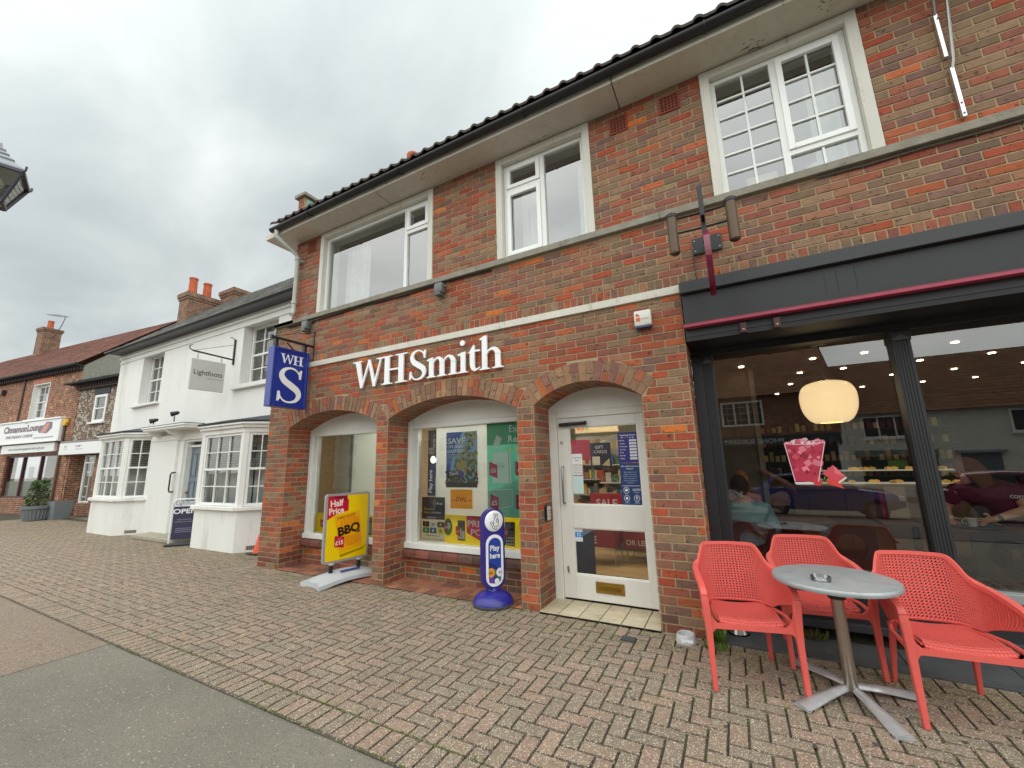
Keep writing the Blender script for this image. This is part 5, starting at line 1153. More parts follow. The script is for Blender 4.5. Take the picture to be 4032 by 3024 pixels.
# ================================================================== BOWLS, PLATE, WEEDS, CONE
q = MB(); q.lathe([(.082, 0), (.085, .008), (.070, .060), (.066, .066), (.060, .062), (.056, .03), (.001, .026)], S('bcc0c0'), (-.52, -.13, 0), 32)
q.T = Matrix.Rotation(R(8), 4, 'Z') @ Matrix.Identity(4); q.T = Matrix.Translation((-.515, -.13, 0)) @ Matrix.Rotation(R(8), 4, 'Z'); q.add([(-.045, -.0795, .02), (.045, -.0795, .02), (.043, -.0765, .042), (-.043, -.0765, .042)], [(0, 1, 2, 3)], S('e9ebea'))
q.text('THIRSTY DOG', 0, .027, .011, -.0795, S('6c7072'), .01, 'c') if False else None
q.build('dog_bowl', m_plastic, smooth=True, label='grey plastic dog bowl with a white sticker beside the brick pier', cat='bowl')
q = MB(); q.lathe([(.085, 0), (.088, .006), (.082, .012)], BLACK, (-.14, .22, .004), 28); q.lathe([(.078, .012), (.060, .050), (.064, .054), (.055, .048), (.05, .02), (.001, .018)], S('b5b7b8'), (-.14, .22, .004), 28)
q.build('steel_bowl', m_steel, smooth=True, label='small shiny steel bowl with a black rim behind the left coral chair', cat='bowl')
q = MB(); q.bbox(-1.02, -.33, .0, -.90, -.245, .012, S('3e4144'), .004); q.build('drain_cover', m_matt, label='small dark square cover lying on the paving in front of the cream doorstep', cat='cover')
rw = random.Random(8)
def weed(x, y, n, h, sp, lab, c=S('5f7a2c')):
    q = MB()
    for i in range(n):
        a = rw.uniform(0, 6.28); rr_ = sp*rw.random()**.7; bx, by = x+rr_*math.cos(a), y+rr_*math.sin(a); hh_ = h*rw.uniform(.4, 1); lx, ly = rw.uniform(-.5, .5)*hh_, rw.uniform(-.5, .5)*hh_
        cc = vary(c, rw, .25); w_ = .003+rw.random()*.004; ca, sa = math.cos(a)*w_, math.sin(a)*w_
        q.add([(bx-ca, by-sa, 0), (bx+ca, by+sa, 0), (bx+lx*.5+ca, by+ly*.5+sa, hh_*.65), (bx+lx*.5-ca, by+ly*.5-sa, hh_*.65), (bx+lx, by+ly, hh_)], [(0, 1, 2, 3), (3, 2, 4)], cc)
        if rw.random() < .5: q.add([(bx+lx*.5, by+ly*.5, hh_*.6), (bx+lx*.5+.012, by+ly*.5+.006, hh_*.66), (bx+lx*.5+.004, by+ly*.5-.012, hh_*.72)], [(0, 1, 2)], cc)
    q.build('weed', m_leaf, label=lab, cat='weed', group='weeds in the paving')
weed(-.30, -.02, 170, .11, .07, 'tuft of green weeds beside the left coral chair leg near the grey bowl'); weed(-.30, -.14, 120, .035, .10, 'low mossy weeds on the paving in front of the grey bowl'); weed(.40, .40, 120, .07, .12, 'straggly weeds at the foot of the cafe front behind the table', S('6d6a34')); weed(1.85, .3, 60, .06, .12, 'few weeds at the foot of the cafe front by the right picture edge')
# moss in the joints: nobody could count it
q = MB()
for i in range(6500):
    x = rw.uniform(-1.6, 1.8); y = -.08-abs(rw.gauss(0, .55)); 
    if rw.random() < .35: x = rw.uniform(-5, 2.5); y = CURB+.2+rw.gauss(0, .006) if rw.random() < .6 else CURB+rw.gauss(0, .006)
    else: x = round(x/.1)*.1+rw.gauss(0, .004) if rw.random() < .7 else x; y = y if x else y; 
    if mnoise.noise((x*1.3, y*1.3, 0)) < -.05: continue
    s_ = rw.uniform(.003, .009); a = rw.random()*3; q.add([(x+s_*math.cos(a+t), y+s_*math.sin(a+t), .001+rw.random()*.002) for t in (0, 2.1, 4.2)], [(0, 1, 2)], vary(rw.choice([S('5f6d2e'), S('6f7a3a'), S('4c5628')]), rw, .2))
q.build('moss', m_leaf, label='moss growing in the joints of the block paving', cat='moss', kind='stuff')
q = MB(); q.bbox(-7.87, .44, 0, -7.57, .74, .025, S('23262a'), .004); q.lathe([(.11, .025), (.03, .33), (.025, .34), (.001, .34)], S('e0532c'), (-7.72, .59, 0), 20)
q.build('traffic_cone', m_plastic, smooth=True, label='orange traffic cone half hidden behind the left end of the brick building', cat='traffic cone')

# ================================================================== STREET LAMP (top left)
T = empty('street_lamp', 'dark framed four-sided lantern of a street lamp cut by the left picture edge', 'lamp', (-4.545, -3.52, 0), R(28-45))
Wl = WM[T.name]; LC = S('41434d'); ZE = 3.675
q = MB(Wl)
def sq(r_, z): return [(r_, -r_, z), (r_, r_, z), (-r_, r_, z), (-r_, -r_, z)]
tb, te = .072, .148; hb = .235
for (a, b) in zip(sq(te, ZE), sq(tb, ZE-hb)): q.tube([a, b], .011, LC, 8)
for z, r_ in ((ZE, te), (ZE-hb, tb)): 
    p = sq(r_, z)
    for i in range(4): q.bar(p[i], p[(i+1) % 4], .022, .022 if z == ZE else .02, LC)
for p in sq(te+.004, ZE): q.tube([p, (p[0]*1.06, p[1]*1.06, p[2]+.01), (p[0]*1.07, p[1]*1.07, p[2]+.04)], .007, LC, 6)
q.tube([(.0+.045*math.cos(a*.39), 0, ZE-hb-.05+.045*math.sin(a*.39)) for a in range(17)], .007, LC, 6); q.build('lantern_frame', m_plain, T, smooth=True)
q = MB(Wl); p = sq(te*.97, ZE); b_ = sq(tb*.97, ZE-hb)
for i in range(4): q.face([b_[i], b_[(i+1) % 4], p[(i+1) % 4], p[i]], (1, 1, 1))
q.build('pane', g_house, T)
q = MB(Wl); lv = [(te*1.05, ZE+.005), (te*.98, ZE+.03), (.085, ZE+.09), (.09, ZE+.10), (.05, ZE+.14), (.055, ZE+.15), (.028, ZE+.18), (.032, ZE+.19), (.012, ZE+.21), (.003, ZE+.25)]
vs = [v for r_, z in lv for v in sq(r_, z)]; q.add(vs, [(i*4+k_, i*4+(k_+1) % 4, (i+1)*4+(k_+1) % 4, (i+1)*4+k_) for i in range(len(lv)-1) for k_ in range(4)], S('8b8e96')); q.face(sq(te*.9, ZE-.005), S('9a9c94')); q.ball((0, 0, ZE-.07), (.06, .06, .05), S('c9c8bd'), 12); q.build('lantern_roof', m_plain, T)
q = MB(Wl); q.lathe([(.09, 0), (.09, .9), (.06, 1.0), (.045, 1.1), (.04, 3.2), (.05, 3.22), (.02, 3.3)], S('1c1e22'), (0, 0, 0), 16); q.build('post', m_plain, T, smooth=True)

# gum marks on the paving
rl = random.Random(77)
q = MB()
for i in range(120):
    x, y = rl.uniform(-9, 3), rl.uniform(-2.0, -.1); r_ = rl.uniform(.009, .018); n_ = 7; q.add([(x+r_*rl.uniform(.8, 1.15)*math.cos(6.283*k_/n_), y+r_*math.sin(6.283*k_/n_), .0032) for k_ in range(n_)], [tuple(range(n_))], vary(rl.choice([S('4c463e'), S('a39a8a'), S('5a554c')]), rl, .1))
q.build('chewing_gum', m_matt, label='old chewing gum spots trodden into the paving', cat='gum', kind='stuff')
# ================================================================== WHITE HOUSE
def sash(parent, T, x0, x1, z0, z1, y, cols, rows=2, fw=.05, c=WHITE, gm=None, blind=True, depth=.06, bar=.018):
    """sash window in frame T: outer frame, meeting rail, glazing bars"""
    q = MB(T); ring(q, x0, z0, x1, z1, fw, y, y+depth, c); zm = (z0+z1)/2; q.bbox(x0+fw, y+.004, zm-.022, x1-fw, y+depth-.004, zm+.022, c, .003)
    for (za, zb) in ((z0+fw, zm-.022), (zm+.022, z1-fw)):
        for i in range(1, cols): xx = x0+fw+(x1-x0-2*fw)*i/cols; q.box(xx-bar/2, y+.012, za, xx+bar/2, y+.04, zb, c)
        for i in range(1, rows): zz = za+(zb-za)*i/rows; q.box(x0+fw, y+.0125, zz-bar/2, x1-fw, y+.0395, zz+bar/2, c)
    o = q.build('window', m_white, parent); pane(o, x0+fw*.6, z0+fw*.6, x1-fw*.6, z1-fw*.6, y+.045, gm or g_house, T)
    if blind:
        q = MB(T); q.face([(x0, y+.5, z0), (x1, y+.5, z0), (x1, y+.5, z1), (x0, y+.5, z1)], S('4a4c48')); n = int((z1-zm)/.05)
        for i in range(n): z = z1-.03-i*.05; q.face([(x0+fw, y+.07, z-.018), (x1-fw, y+.07, z-.018), (x1-fw, y+.10, z+.012), (x0+fw, y+.10, z+.012)], S('7d7d76'))
        q.build('blind', m_matt, o)
    return o
hw_ = empty('white_house', 'white rendered two-storey office with two ground floor bay windows and grey slate roof', 'building', (-11.3, .85, 0))
WR = S('e4e4e0'); Y = .85
q = MB(); HX0, HX1 = -15.9, -6.72
def wbox(x0, x1, z0, z1): q.box(x0, Y, z0, x1, Y+.35, z1, WR)
ops = [(-14.37, -13.17, 3.30, 4.72), (-9.45, -8.17, 3.33, 4.70), (-11.52, -10.72, .08, 2.22)]
wbox(HX0, HX1, 2.3, 3.30); wbox(HX0, -11.52, 0, 2.3); wbox(-10.72, HX1, 0, 2.3); wbox(-11.52, -10.72, 2.22, 2.3)
wbox(HX0, -14.37, 3.3, 4.72); wbox(-13.17, -9.45, 3.3, 4.72); wbox(-8.17, HX1, 3.3, 4.72); wbox(-9.45, -8.17, 3.3, 3.33); wbox(-9.45, -8.17, 4.7, 4.72); wbox(HX0, HX1, 4.72, 4.95)
q.box(HX0, Y+.35, 0, HX0+.3, 6, 4.95, WR)
for z, p_ in ((4.80, .05), (4.66, .025)): q.bbox(HX0-.0, Y-p_, z, HX1, Y+.05, z+.045, WR, .006)
q.bbox(-14.62, Y-.09, 3.235, -13.1, Y+.1, 3.297, WR, .008); q.bbox(-9.62, Y-.09, 3.215, -8.1, Y+.1, 3.31, WR, .008)
q.box(HX0-.004, Y-.02, 0, HX0+.12, Y-.0, 2.6, WR)
q.bbox(-13.0, Y-.06, 0, -11.72, Y+.02, 2.28, WR, .02); q.bbox(-13.02, Y-.085, 2.22, -11.70, Y+.02, 2.36, WR, .025)
q.build('wall', m_render, hw_)
q = MB(); q.box(HX0-.2, .57, 4.96, HX1, .60, 5.01, BLACK); q.tube([(HX0-.25, .54, 4.985), (HX1, .54, 4.985)], .036, S('17181a'), 10)
q.box(HX0-.1, .57, 4.955, HX1, Y+.3, 4.97, S('55565a')); q.build('gutter', m_plain, hw_, smooth=True)
m_slate = mat('slate_roof', .75, .28, 5, .5, 25)
def tiled_roof(parent, T, x0, x1, ya, za, yb, zb, c, m, name='roof', step=.18, tw=.25, seed=1, jit=.12):
    r_ = random.Random(seed); q = MB(T); ln = math.hypot(yb-ya, zb-za); n = int(ln/step); dy_, dz_ = (yb-ya)/ln, (zb-za)/ln; ny, nz = -dz_, dy_
    for i in range(n):
        x = x0-(tw/2 if i % 2 else 0)
        while x < x1:
            a, b = max(x, x0), min(x+tw-.006, x1); x += tw
            if b-a < .03: continue
            s0, s1 = i*step, (i+1)*step+.03; l = .016+r_.uniform(-.004, .006)
            p0 = (ya+dy_*s0+ny*l, za+dz_*s0+nz*l); p1 = (ya+dy_*s1, za+dz_*s1+.002); p2 = (p0[0]-ny*.014, p0[1]-nz*.014)
            q.add([(a, *p0), (b, *p0), (b, *p1), (a, *p1), (a, *p2), (b, *p2)], [(0, 1, 2, 3), (4, 5, 1, 0)], vary(c, r_, jit))
    q.add([(x0, ya, za-.01), (x1, ya, za-.01), (x1, yb, zb-.01), (x0, yb, zb-.01)], [(0, 1, 2, 3)], tuple(k_*.6 for k_ in c)); yb2 = yb+(yb-ya)
    q.add([(x0, yb, zb), (x1, yb, zb), (x1, yb2, za), (x0, yb2, za)], [(0, 1, 2, 3)], c)
    return q.build(name, m, parent)
tiled_roof(hw_, None, HX0-.1, HX1+.3, .58, 5.02, 3.25, 7.40, S('8f8e8a'), m_slate, tw=.3, step=.22, seed=3)
q = MB(); q.face([(HX0, .8, 4.9), (HX0, 3.25, 7.35), (HX0, 5.9, 4.9)], WR); q.build('gable', m_render, hw_)
m_bt = bpy.data.materials.new('far_brick'); m_bt.use_nodes = True
def brickmat(m, c1, c2, mo, sc_=1, bw=.225, rh=.075, mort=.012, patch=None, amt=.35):
    nt = m.node_tree; nt.nodes.clear(); L = nt.links.new; out = nd(nt, 'ShaderNodeOutputMaterial'); p = nd(nt, 'ShaderNodeBsdfPrincipled'); L(p.outputs[0], out.inputs[0])
    tc = nd(nt, 'ShaderNodeTexCoord'); sp = nd(nt, 'ShaderNodeSeparateXYZ'); L(tc.outputs['Object'], sp.inputs[0]); ad = nd(nt, 'ShaderNodeMath', operation='ADD'); L(sp.outputs[0], ad.inputs[0]); L(sp.outputs[1], ad.inputs[1])
    cb = nd(nt, 'ShaderNodeCombineXYZ'); L(ad.outputs[0], cb.inputs[0]); L(sp.outputs[2], cb.inputs[1])
    b = nd(nt, 'ShaderNodeTexBrick'); L(cb.outputs[0], b.inputs['Vector']); b.inputs['Scale'].default_value = 1; b.inputs['Brick Width'].default_value = bw; b.inputs['Row Height'].default_value = rh; b.inputs['Mortar Size'].default_value = mort; b.inputs['Mortar Smooth'].default_value = .2; b.inputs['Bias'].default_value = -.1
    b.inputs['Color1'].default_value = (*c1, 1); b.inputs['Color2'].default_value = (*c2, 1); b.inputs['Mortar'].default_value = (*mo, 1)
    n = nd(nt, 'ShaderNodeTexNoise'); L(cb.outputs[0], n.inputs['Vector']); n.inputs['Scale'].default_value = 4; n.inputs['Detail'].default_value = 6; mr = nd(nt, 'ShaderNodeMapRange'); L(n.outputs[0], mr.inputs[0]); mr.inputs[1].default_value = .3; mr.inputs[2].default_value = .7; mr.inputs[3].default_value = 1-amt; mr.inputs[4].default_value = 1+amt
    v = nd(nt, 'ShaderNodeVectorMath', operation='SCALE'); L(b.outputs[0], v.inputs[0]); L(mr.outputs[0], v.inputs['Scale']); last = v.outputs[0]
    if patch:
        w_ = nd(nt, 'ShaderNodeTexVoronoi'); mp_ = nd(nt, 'ShaderNodeMapping'); L(cb.outputs[0], mp_.inputs[0]); mp_.inputs['Scale'].default_value = (1/.11, 1/.075, 1); L(mp_.outputs[0], w_.inputs['Vector']); w_.inputs['Scale'].default_value = 1
        sc2 = nd(nt, 'ShaderNodeSeparateColor'); L(w_.outputs['Color'], sc2.inputs[0]); g = nd(nt, 'ShaderNodeMath', operation='GREATER_THAN'); L(sc2.outputs[0], g.inputs[0]); g.inputs[1].default_value = patch[1]
        mx_ = nd(nt, 'ShaderNodeMix', data_type='RGBA'); L(g.outputs[0], mx_.inputs[0]); L(last, mx_.inputs[6]); mx_.inputs[7].default_value = (*patch[0], 1); last = mx_.outputs[2]
    L(last, p.inputs['Base Color']); p.inputs['Roughness'].default_value = .9
    bm_ = nd(nt, 'ShaderNodeBump'); L(b.outputs['Fac'], bm_.inputs['Height']); bm_.invert = True; bm_.inputs['Strength'].default_value = .6; bm_.inputs['Distance'].default_value = .01; L(bm_.outputs[0], p.inputs['Normal']); return m
brickmat(m_bt, S('8f5139'), S('6d4838'), S('9c8a74'), patch=(S('b98a68'), .95))
m_flint = bpy.data.materials.new('flint_brick'); m_flint.use_nodes = True; brickmat(m_flint, S('5d4a42'), S('7a5a48'), S('8c8070'), patch=(S('a9a294'), .72))
m_chim = bpy.data.materials.new('chimney_brick'); m_chim.use_nodes = True; brickmat(m_chim, S('7d5440'), S('63483a'), S('8c7a66'))
def chimney(parent, x0, y0, x1, y1, z0, z1, pots, T=None, cap=.06):
    q = MB(T); q.box(x0, y0, z0, x1, y1, z1-.22, (1, 1, 1)); q.box(x0-cap*.5, y0-cap*.5, z1-.22, x1+cap*.5, y1+cap*.5, z1-.14, (1, 1, 1)); q.box(x0-cap, y0-cap, z1-.14, x1+cap, y1+cap, z1, (1, 1, 1)); o = q.build('chimney', m_chim, parent)
    for (x, y, h_, r_) in pots:
        q = MB(T); q.lathe([(r_*1.12, -.02), (r_*1.05, .06), (r_*.95, h_*.9), (r_*1.08, h_*.92), (r_*1.08, h_), (r_*.8, h_), (r_*.75, h_*.5)], S('b25a3a'), (x, y, z1), 18); q.build('chimney_pot', m_roof, o, smooth=True)
chimney(hw_, -15.88, 2.06, -15.3, 2.98, 5.8, 7.33, ((-15.55, 2.25, .60, .12), (-15.55, 2.68, .56, .12)))
chimney(hw_, -15.5, 3.1, -14.65, 3.6, 6.5, 7.72, ())
for (x0, x1, z0, z1) in ops[:2]: 
    q = MB(); q.box(x0, Y+.12, z0, x1, Y+.5, z1, S('d0d0cb')) if False else None
    sash(hw_, None, x0+.02, x1-.02, z0+.01, z1-.01, Y+.19, 3, 2, .055)
def facet(parent, pa, pb, z0, z1, cols, bz, cz, post=.09):
    """one side of a bay between plan points pa, pb (left to right seen from the street)"""
    T = frameT((pa[0], pa[1], 0), (pb[0]-pa[0], pb[1]-pa[1], 0)); W_ = math.hypot(pb[0]-pa[0], pb[1]-pa[1])
    q = MB(T); q.box(0, 0, 0, W_, .12, bz, WR); q.bbox(-.02, -.075, bz, W_+.02, .10, bz+.07, WR, .01)
    q.box(0, .01, bz+.07, post, .10, z1, WR); q.box(W_-post, .01, bz+.07, W_, .10, z1, WR); q.box(0, .0, z1, W_, .12, cz, WR); q.bbox(-.03, -.05, cz-.10, W_+.03, .1, cz-.04, WR, .01); q.bbox(-.045, -.09, cz-.04, W_+.045, .1, cz, WR, .01)
    o = q.build('bay_side', m_white if False else m_render, parent); sash(parent, T, post, W_-post, bz+.075, z1-.002, .03, cols, 2, .05, WHITE); return T
def bay(xa, xb, side, bz, z1, cz, lab):
    y0 = .40; pts = [(xa-side, Y), (xa, y0), (xb, y0), (xb+side, Y)]
    for i, c_ in ((0, 2), (1, 3), (2, 2)): facet(hw_, pts[i], pts[i+1], 0, z1, c_, bz, cz)
    q = MB(); o_ = [(xa-side-.08, Y), (xa-.04, y0-.10), (xb+.04, y0-.10), (xb+side+.08, Y)]
    b_ = [(x, y, cz+.002) for x, y in o_]; t = [(x, y, cz+.04) for x, y in o_]; m_ = [((x+(xa+xb)/2)/2, max(y, Y-.01) if False else Y, cz+.20) for x, y in o_]
    q.add(b_+t, [(0, 1, 5, 4), (1, 2, 6, 5), (2, 3, 7, 6)], S('26292d')); q.add(t+[(xa-side*.6, Y-.02, cz+.17), (xa+.1, Y-.03, cz+.17), (xb-.1, Y-.03, cz+.17), (xb+side*.6, Y-.02, cz+.17)], [(0, 1, 5, 4), (1, 2, 6, 5), (2, 3, 7, 6)], S('4a4e55'))
    q.build('bay_roof', m_slate, hw_)
    q = MB(); q.box(xb+side*.45, y0+.12, .06, xb+side*.45+.001, y0+.13, .07, WR) if False else q.box(xb+.02, y0, .05, xb+.03, y0+.01, .06, WR)
    return pts
bay(-9.72, -8.22, .42, .74, 2.20, 2.39, ''); bay(-14.93, -13.43, .50, .80, 2.34, 2.47, '')
for (x, y) in ((-13.15, .665), (-8.0, .64)):
    q = MB(frameT((x, y, 0), (.7, .65, 0))); q.box(-.12, -.012, .04, .12, .03, .11, S('4a3f36')); 
    for i in range(7): q.box(-.11+i*.033, -.0135, .045, -.095+i*.033, -.012, .105, S('9a9488'))
    q.build('air_brick', m_matt, hw_)
# door, canopy, step
q = MB(); DG = S('74808a'); q.box(-11.5, Y+.16, .10, -10.74, Y+.21, 2.04, DG)
for (xa, xb, za, zb) in ((-11.40, -11.17, 1.35, 1.9), (-11.07, -10.84, 1.35, 1.9), (-11.40, -11.17, .75, 1.25), (-11.07, -10.84, .75, 1.25), (-11.40, -11.17, .22, .65), (-11.07, -10.84, .22, .65)): ring(q, xa, za, xb, zb, .025, Y+.145, Y+.161, S('66727c')); q.bbox(xa+.04, Y+.15, za+.04, xb-.04, Y+.1605, zb-.04, S('7b8791'), .004)
do = q.build('door', mat('grey_door_paint', .4, .05, 5), hw_)
q = MB(); q.box(-11.2, Y+.142, .66, -11.04, Y+.155, .71, S('a3814a')); q.ball((-11.44, Y+.13, 1.0), .03, S('b08c4c'), 10); q.lathe([(.001, 0), (.03, .0), (.03, .01)], S('8d8d8d'), (-11.12, Y+.15, 1.55), 10); q.build('door_furniture', m_steel, do)
q = MB(); ring(q, -11.52, .0, -10.72, 2.22, .05, Y+.05, Y+.25, WR); q.bbox(-11.47, Y+.10, 2.04, -10.77, Y+.2, 2.09, WR, .004); q.box(-11.47, Y+.2, 2.09, -10.77, Y+.22, 2.17, S('3d4240')); q.build('door_frame', m_white, hw_)
q = MB(); q.bbox(-12.75, .47, 2.46, -10.70, Y, 2.51, WR, .010); q.bbox(-12.78, .44, 2.51, -10.67, Y, 2.55, WR, .010); q.box(-12.78, .44, 2.551, -10.67, Y, 2.565, S('2b2e33'))
for x in (-12.65, -11.70): 
    pr_ = [(0, 2.47), (-.32, 2.47), (-.32, 2.42), (-.25, 2.36), (-.12, 2.33), (-.05, 2.22), (0, 2.20)]
    q.add([(x+dx_, Y+a, z) for dx_ in (0, .1) for a, z in pr_], [tuple(range(7)), tuple(range(13, 6, -1))]+[(i, i+7, (i+1) % 7+7, (i+1) % 7) for i in range(7)], WR)
q.build('canopy', m_white, hw_)
q = MB(); q.bbox(-12.4, .42, 0, -10.5, Y+.1, .09, S('a39d8c'), .02); q.build('doorstep', m_conc, hw_)
q = MB(); q.tube([(-11.62, Y-.06, 1.46), (-11.62, Y-.13, 1.46), (-11.62, Y-.15, 1.42), (-11.62, Y-.15, 1.06), (-11.62, Y-.13, 1.02), (-11.62, Y-.06, 1.02)], .017, BLACK, 8); q.lathe([(.03, 0), (.03, .01)], BLACK, (-11.62, Y-.06, 1.45), 8); q.build('grab_rail', m_plain, smooth=True, label='black curved grab rail on the white wall left of the grey door', cat='handrail')
for (x, a, lb) in ((-12.3, .4, 'black spotlight lying on the canopy left of the grey door'), (-11.3, 1.2, 'black spotlight standing up on the canopy above the grey door')):
    q = MB(); q.tube([(x, .5, 2.62), (x, .5, 2.62+.1*a)], .012, BLACK, 6); q.tube([(x-.04, .44, 2.64+.12*a), (x+.03, .54, 2.68+.12*a)], [.06, .04], BLACK, 12); q.ball((x+.03, .54, 2.68+.12*a), .04, BLACK, 8); q.build('spotlight', m_plain, smooth=True, label=lb, cat='spotlight', group='spotlights on the canopy')
# hanging sign of the office
T = empty('hanging_sign', 'light grey square sign with dark office name hanging from a black scrolled bracket', 'sign', (-9.74, .85, 3.14))
q = MB(); q.box(-9.76, .82, 3.82, -9.72, .848, 4.41, S('1d1f22')); q.bar((-9.74, .84, 3.93), (-9.74, .04, 3.97), .025, .03, S('1d1f22')); q.tube([(-9.74, .04, 3.97), (-9.74, -.02, 4.0), (-9.74, -.03, 4.06), (-9.74, .02, 4.09)], .01, S('1d1f22'), 6); q.tube([(-9.74, .06, 3.98), (-9.74, .82, 4.28)], .005, S('3b3d40'), 5); q.tube([(-9.74, .82, 4.40), (-9.74, .76, 4.44), (-9.74, .72, 4.42)], .008, S('1d1f22'), 6)
for y in (.14, .60): q.tube([(-9.74, y, 3.95), (-9.74, y, 3.86)], .006, S('55575a'), 6); q.tube([(-9.74+.0, y+.015*math.cos(a), 3.84+.02*math.sin(a)) for a in (0, 1, 2, 3, 4, 5, 6)], .004, S('55575a'), 5)
q.build('bracket', m_plain, T)
q = MB(frameT((-9.725, .36, 3.48), (0, 1, 0))); q.bbox(-.325, 0, -.33, .325, .035, .33, S('c3c3be'), .006); q.text('Lightfoots', 0, .0, .15, -.002, S('3b3d40'), .005, 'c', width=.56); q.text('SOLICITORS', .28, -.08, .05, -.002, S('b58a88'), .004, 'r', width=.30); q.build('sign_board', m_sign, T)
# open board
T = empty('swing_sign', 'white tubular pavement sign with a dark navy open panel beside the right bay', 'sign', (-10.16, .47, 0), R(47))
Wl = WM[T.name]; q = MB(Wl); q.tube([(-.25, 0, .03), (-.25, 0, .83), (-.22, 0, .89), (-.18, 0, .915), (.18, 0, .915), (.22, 0, .89), (.25, 0, .83), (.25, 0, .03)], .016, S('e6e7e6'), 10); q.build('frame', m_plastic, T, smooth=True)
q = MB(Wl); q.bbox(-.225, -.01, .12, .225, .01, .87, S('3a3850'), .004); q.box(-.22, -.0115, .77, .22, -.010, .865, S('d9dcdd')); q.text('Lightfoots', 0, .805, .085, -.0125, S('5a6070'), .004, 'c', width=.40); q.text('OPEN', -.02, .63, .13, -.0125, S('e9ebee'), .025, 'c', width=.42)
for i, t in enumerate(('Legal services for', 'individuals and business')): q.text(t, -.02, .50-i*.045, .035, -.0125, S('a9a8bc'), 0, 'c')
for i in range(3): q.rect(-.16, .33-i*.035, .28, .010, -.0125, S('8d8ca4'))
q.build('panel', m_sign, T)
q = MB(Wl); q.bbox(-.29, -.12, 0, .29, .12, .05, S('2b2e33'), .02); q.build('base', m_plastic, T)

# ================================================================== RESTAURANT AND FLINT SHOP
RZ = math.atan2(.1143, .9934)
rs = empty('restaurant_building', 'old orange-brown brick restaurant with plum window frames and a red tiled roof', 'building', (-21.75, 1.6, 0), RZ)
Wr = WM[rs.name]; q = MB(Wr); ONE = (1, 1, 1); RX = -17
def rbx(x0, x1, z0, z1, y0=0, y1=.35): q.box(x0, y0, z0, x1, y1, z1, ONE)
rbx(RX, 0, 2.27, 3.70); rbx(RX, 0, 5.17, 5.55); rbx(RX, -3.65, 3.70, 5.17); rbx(-2.30, 0, 3.70, 5.17); rbx(RX, -4.80, 0, 2.27); rbx(-.75, 0, 0, 2.27); rbx(-4.80, -.75, 0, .60)
q.build('wall', m_bt, rs)
q = MB(Wr); q.add([(-.0, .35, 0), (0, 6, 0), (0, 6, 5.6), (0, 3.0, 8.35), (0, .0, 5.6), (0, 0, 4.4), (0, .35, 4.4)], [(0, 1, 2, 3, 4, 5, 6)], S('8d8c80')); q.v = [tuple(Vector(p)+Vector((.004, 0, 0))) for p in q.v]; q.build('gable', m_conc, rs)
q = MB(Wr); q.box(RX, -.10, 5.42, 0, 0, 5.55, S('3a2a26')); q.box(RX, -.2, 5.55, .02, .0, 5.62, S('26262a')); q.tube([(RX, -.24, 5.62), (.05, -.24, 5.62)], .06, S('1b1c20'), 8)
for i in range(80): x = -.1-i*.2; q.box(x-.05, -.16, 5.42, x+.05, -.10, 5.53, S('2d211e'))
q.build('eaves', m_matt, rs)
tiled_roof(rs, Wr, RX, .12, -.22, 5.66, 3.0, 8.45, S('6e4336'), m_roof, step=.2, tw=.28, seed=7, jit=.25)
chimney(rs, -12.3, 2.55, -11.6, 3.3, 7.8, 9.7, ((-11.95, 2.9, .5, .13),), Wr)
q = MB(Wr); q.tube([(-11.6, 3.0, 9.2), (-10.9, 3.0, 9.9), (-10.7, 3.0, 10.3)], .02, S('6c6480'), 6); q.tube([(-12.0, 2.7, 10.55), (-10.5, 3.05, 10.3)], .015, S('6c6480'), 6)
for i in range(6): q.tube([(-11.9+i*.25, 2.6, 10.53-i*.04), (-11.9+i*.25, 3.2, 10.53-i*.04)], .006, S('6c6480'), 4)
q.build('tv_aerial', m_plain, label='thin television aerial beside the far left chimney', cat='aerial')
q = MB(Wr); q.box(-3.66, .18, 3.70, -2.29, .2, 5.18, ONE) if False else None
sash(rs, Wr, -3.62, -2.33, 3.73, 5.13, .16, 3, 2, .08)
q = MB(Wr); q.box(-3.66, 0, 3.70, -3.645, .2, 5.17, WR); q.box(-3.65, -.003, 3.695, -3.62, .2, 5.17, WR); q.bbox(-3.8, -.08, 3.62, -2.2, .16, 3.70, WR, .01); q.box(-3.65, -.002, 5.14, -2.3, .18, 5.17, WR); q.box(-2.33, -.003, 3.7, -2.30, .2, 5.17, WR)
for i in range(12): q.box(-3.75+i*.13, -.006, 5.19, -3.63+i*.13, .0, 5.42, vary(S('b0582f'), random.Random(i), .2))
q.build('window_surround', m_white, rs)
q = MB(Wr); PL_ = S('4a1e24')
for x in (-4.80, -3.53, -2.14, -.81): q.bbox(x, .06, .60, x+.08, .16, 2.27, PL_, .004)
q.box(-4.8, .061, .60, -.73, .17, .68, PL_); q.box(-4.8, .061, 2.20, -.73, .17, 2.27, PL_); sw = q.build('shop_window', m_plain, rs); pane(sw, -4.8, .62, -.75, 2.24, .12, g_house, Wr)
q = MB(Wr); q.box(-4.8, 1.2, .0, -.75, 1.22, 2.3, S('8f8c80')); q.box(-4.8, .13, .64, -.75, .132, 1.25, S('a9afa9')); q.box(-3.1, .14, 1.4, -2.7, .142, 1.8, S('dfe2e4')); q.box(-4.3, .14, 1.6, -4.15, .142, 1.75, S('3f7a3c')); q.build('window_backing', m_matt, sw)
q = MB(Wr); q.bbox(-6.8, -.16, 2.78, -.55, 0, 3.58, S('dfe1e1'), .01); q.bbox(-6.82, -.20, 3.58, -.53, 0, 3.64, S('e6e8e8'), .01); q.bbox(-6.82, -.20, 2.72, -.53, 0, 2.78, S('e6e8e8'), .01)
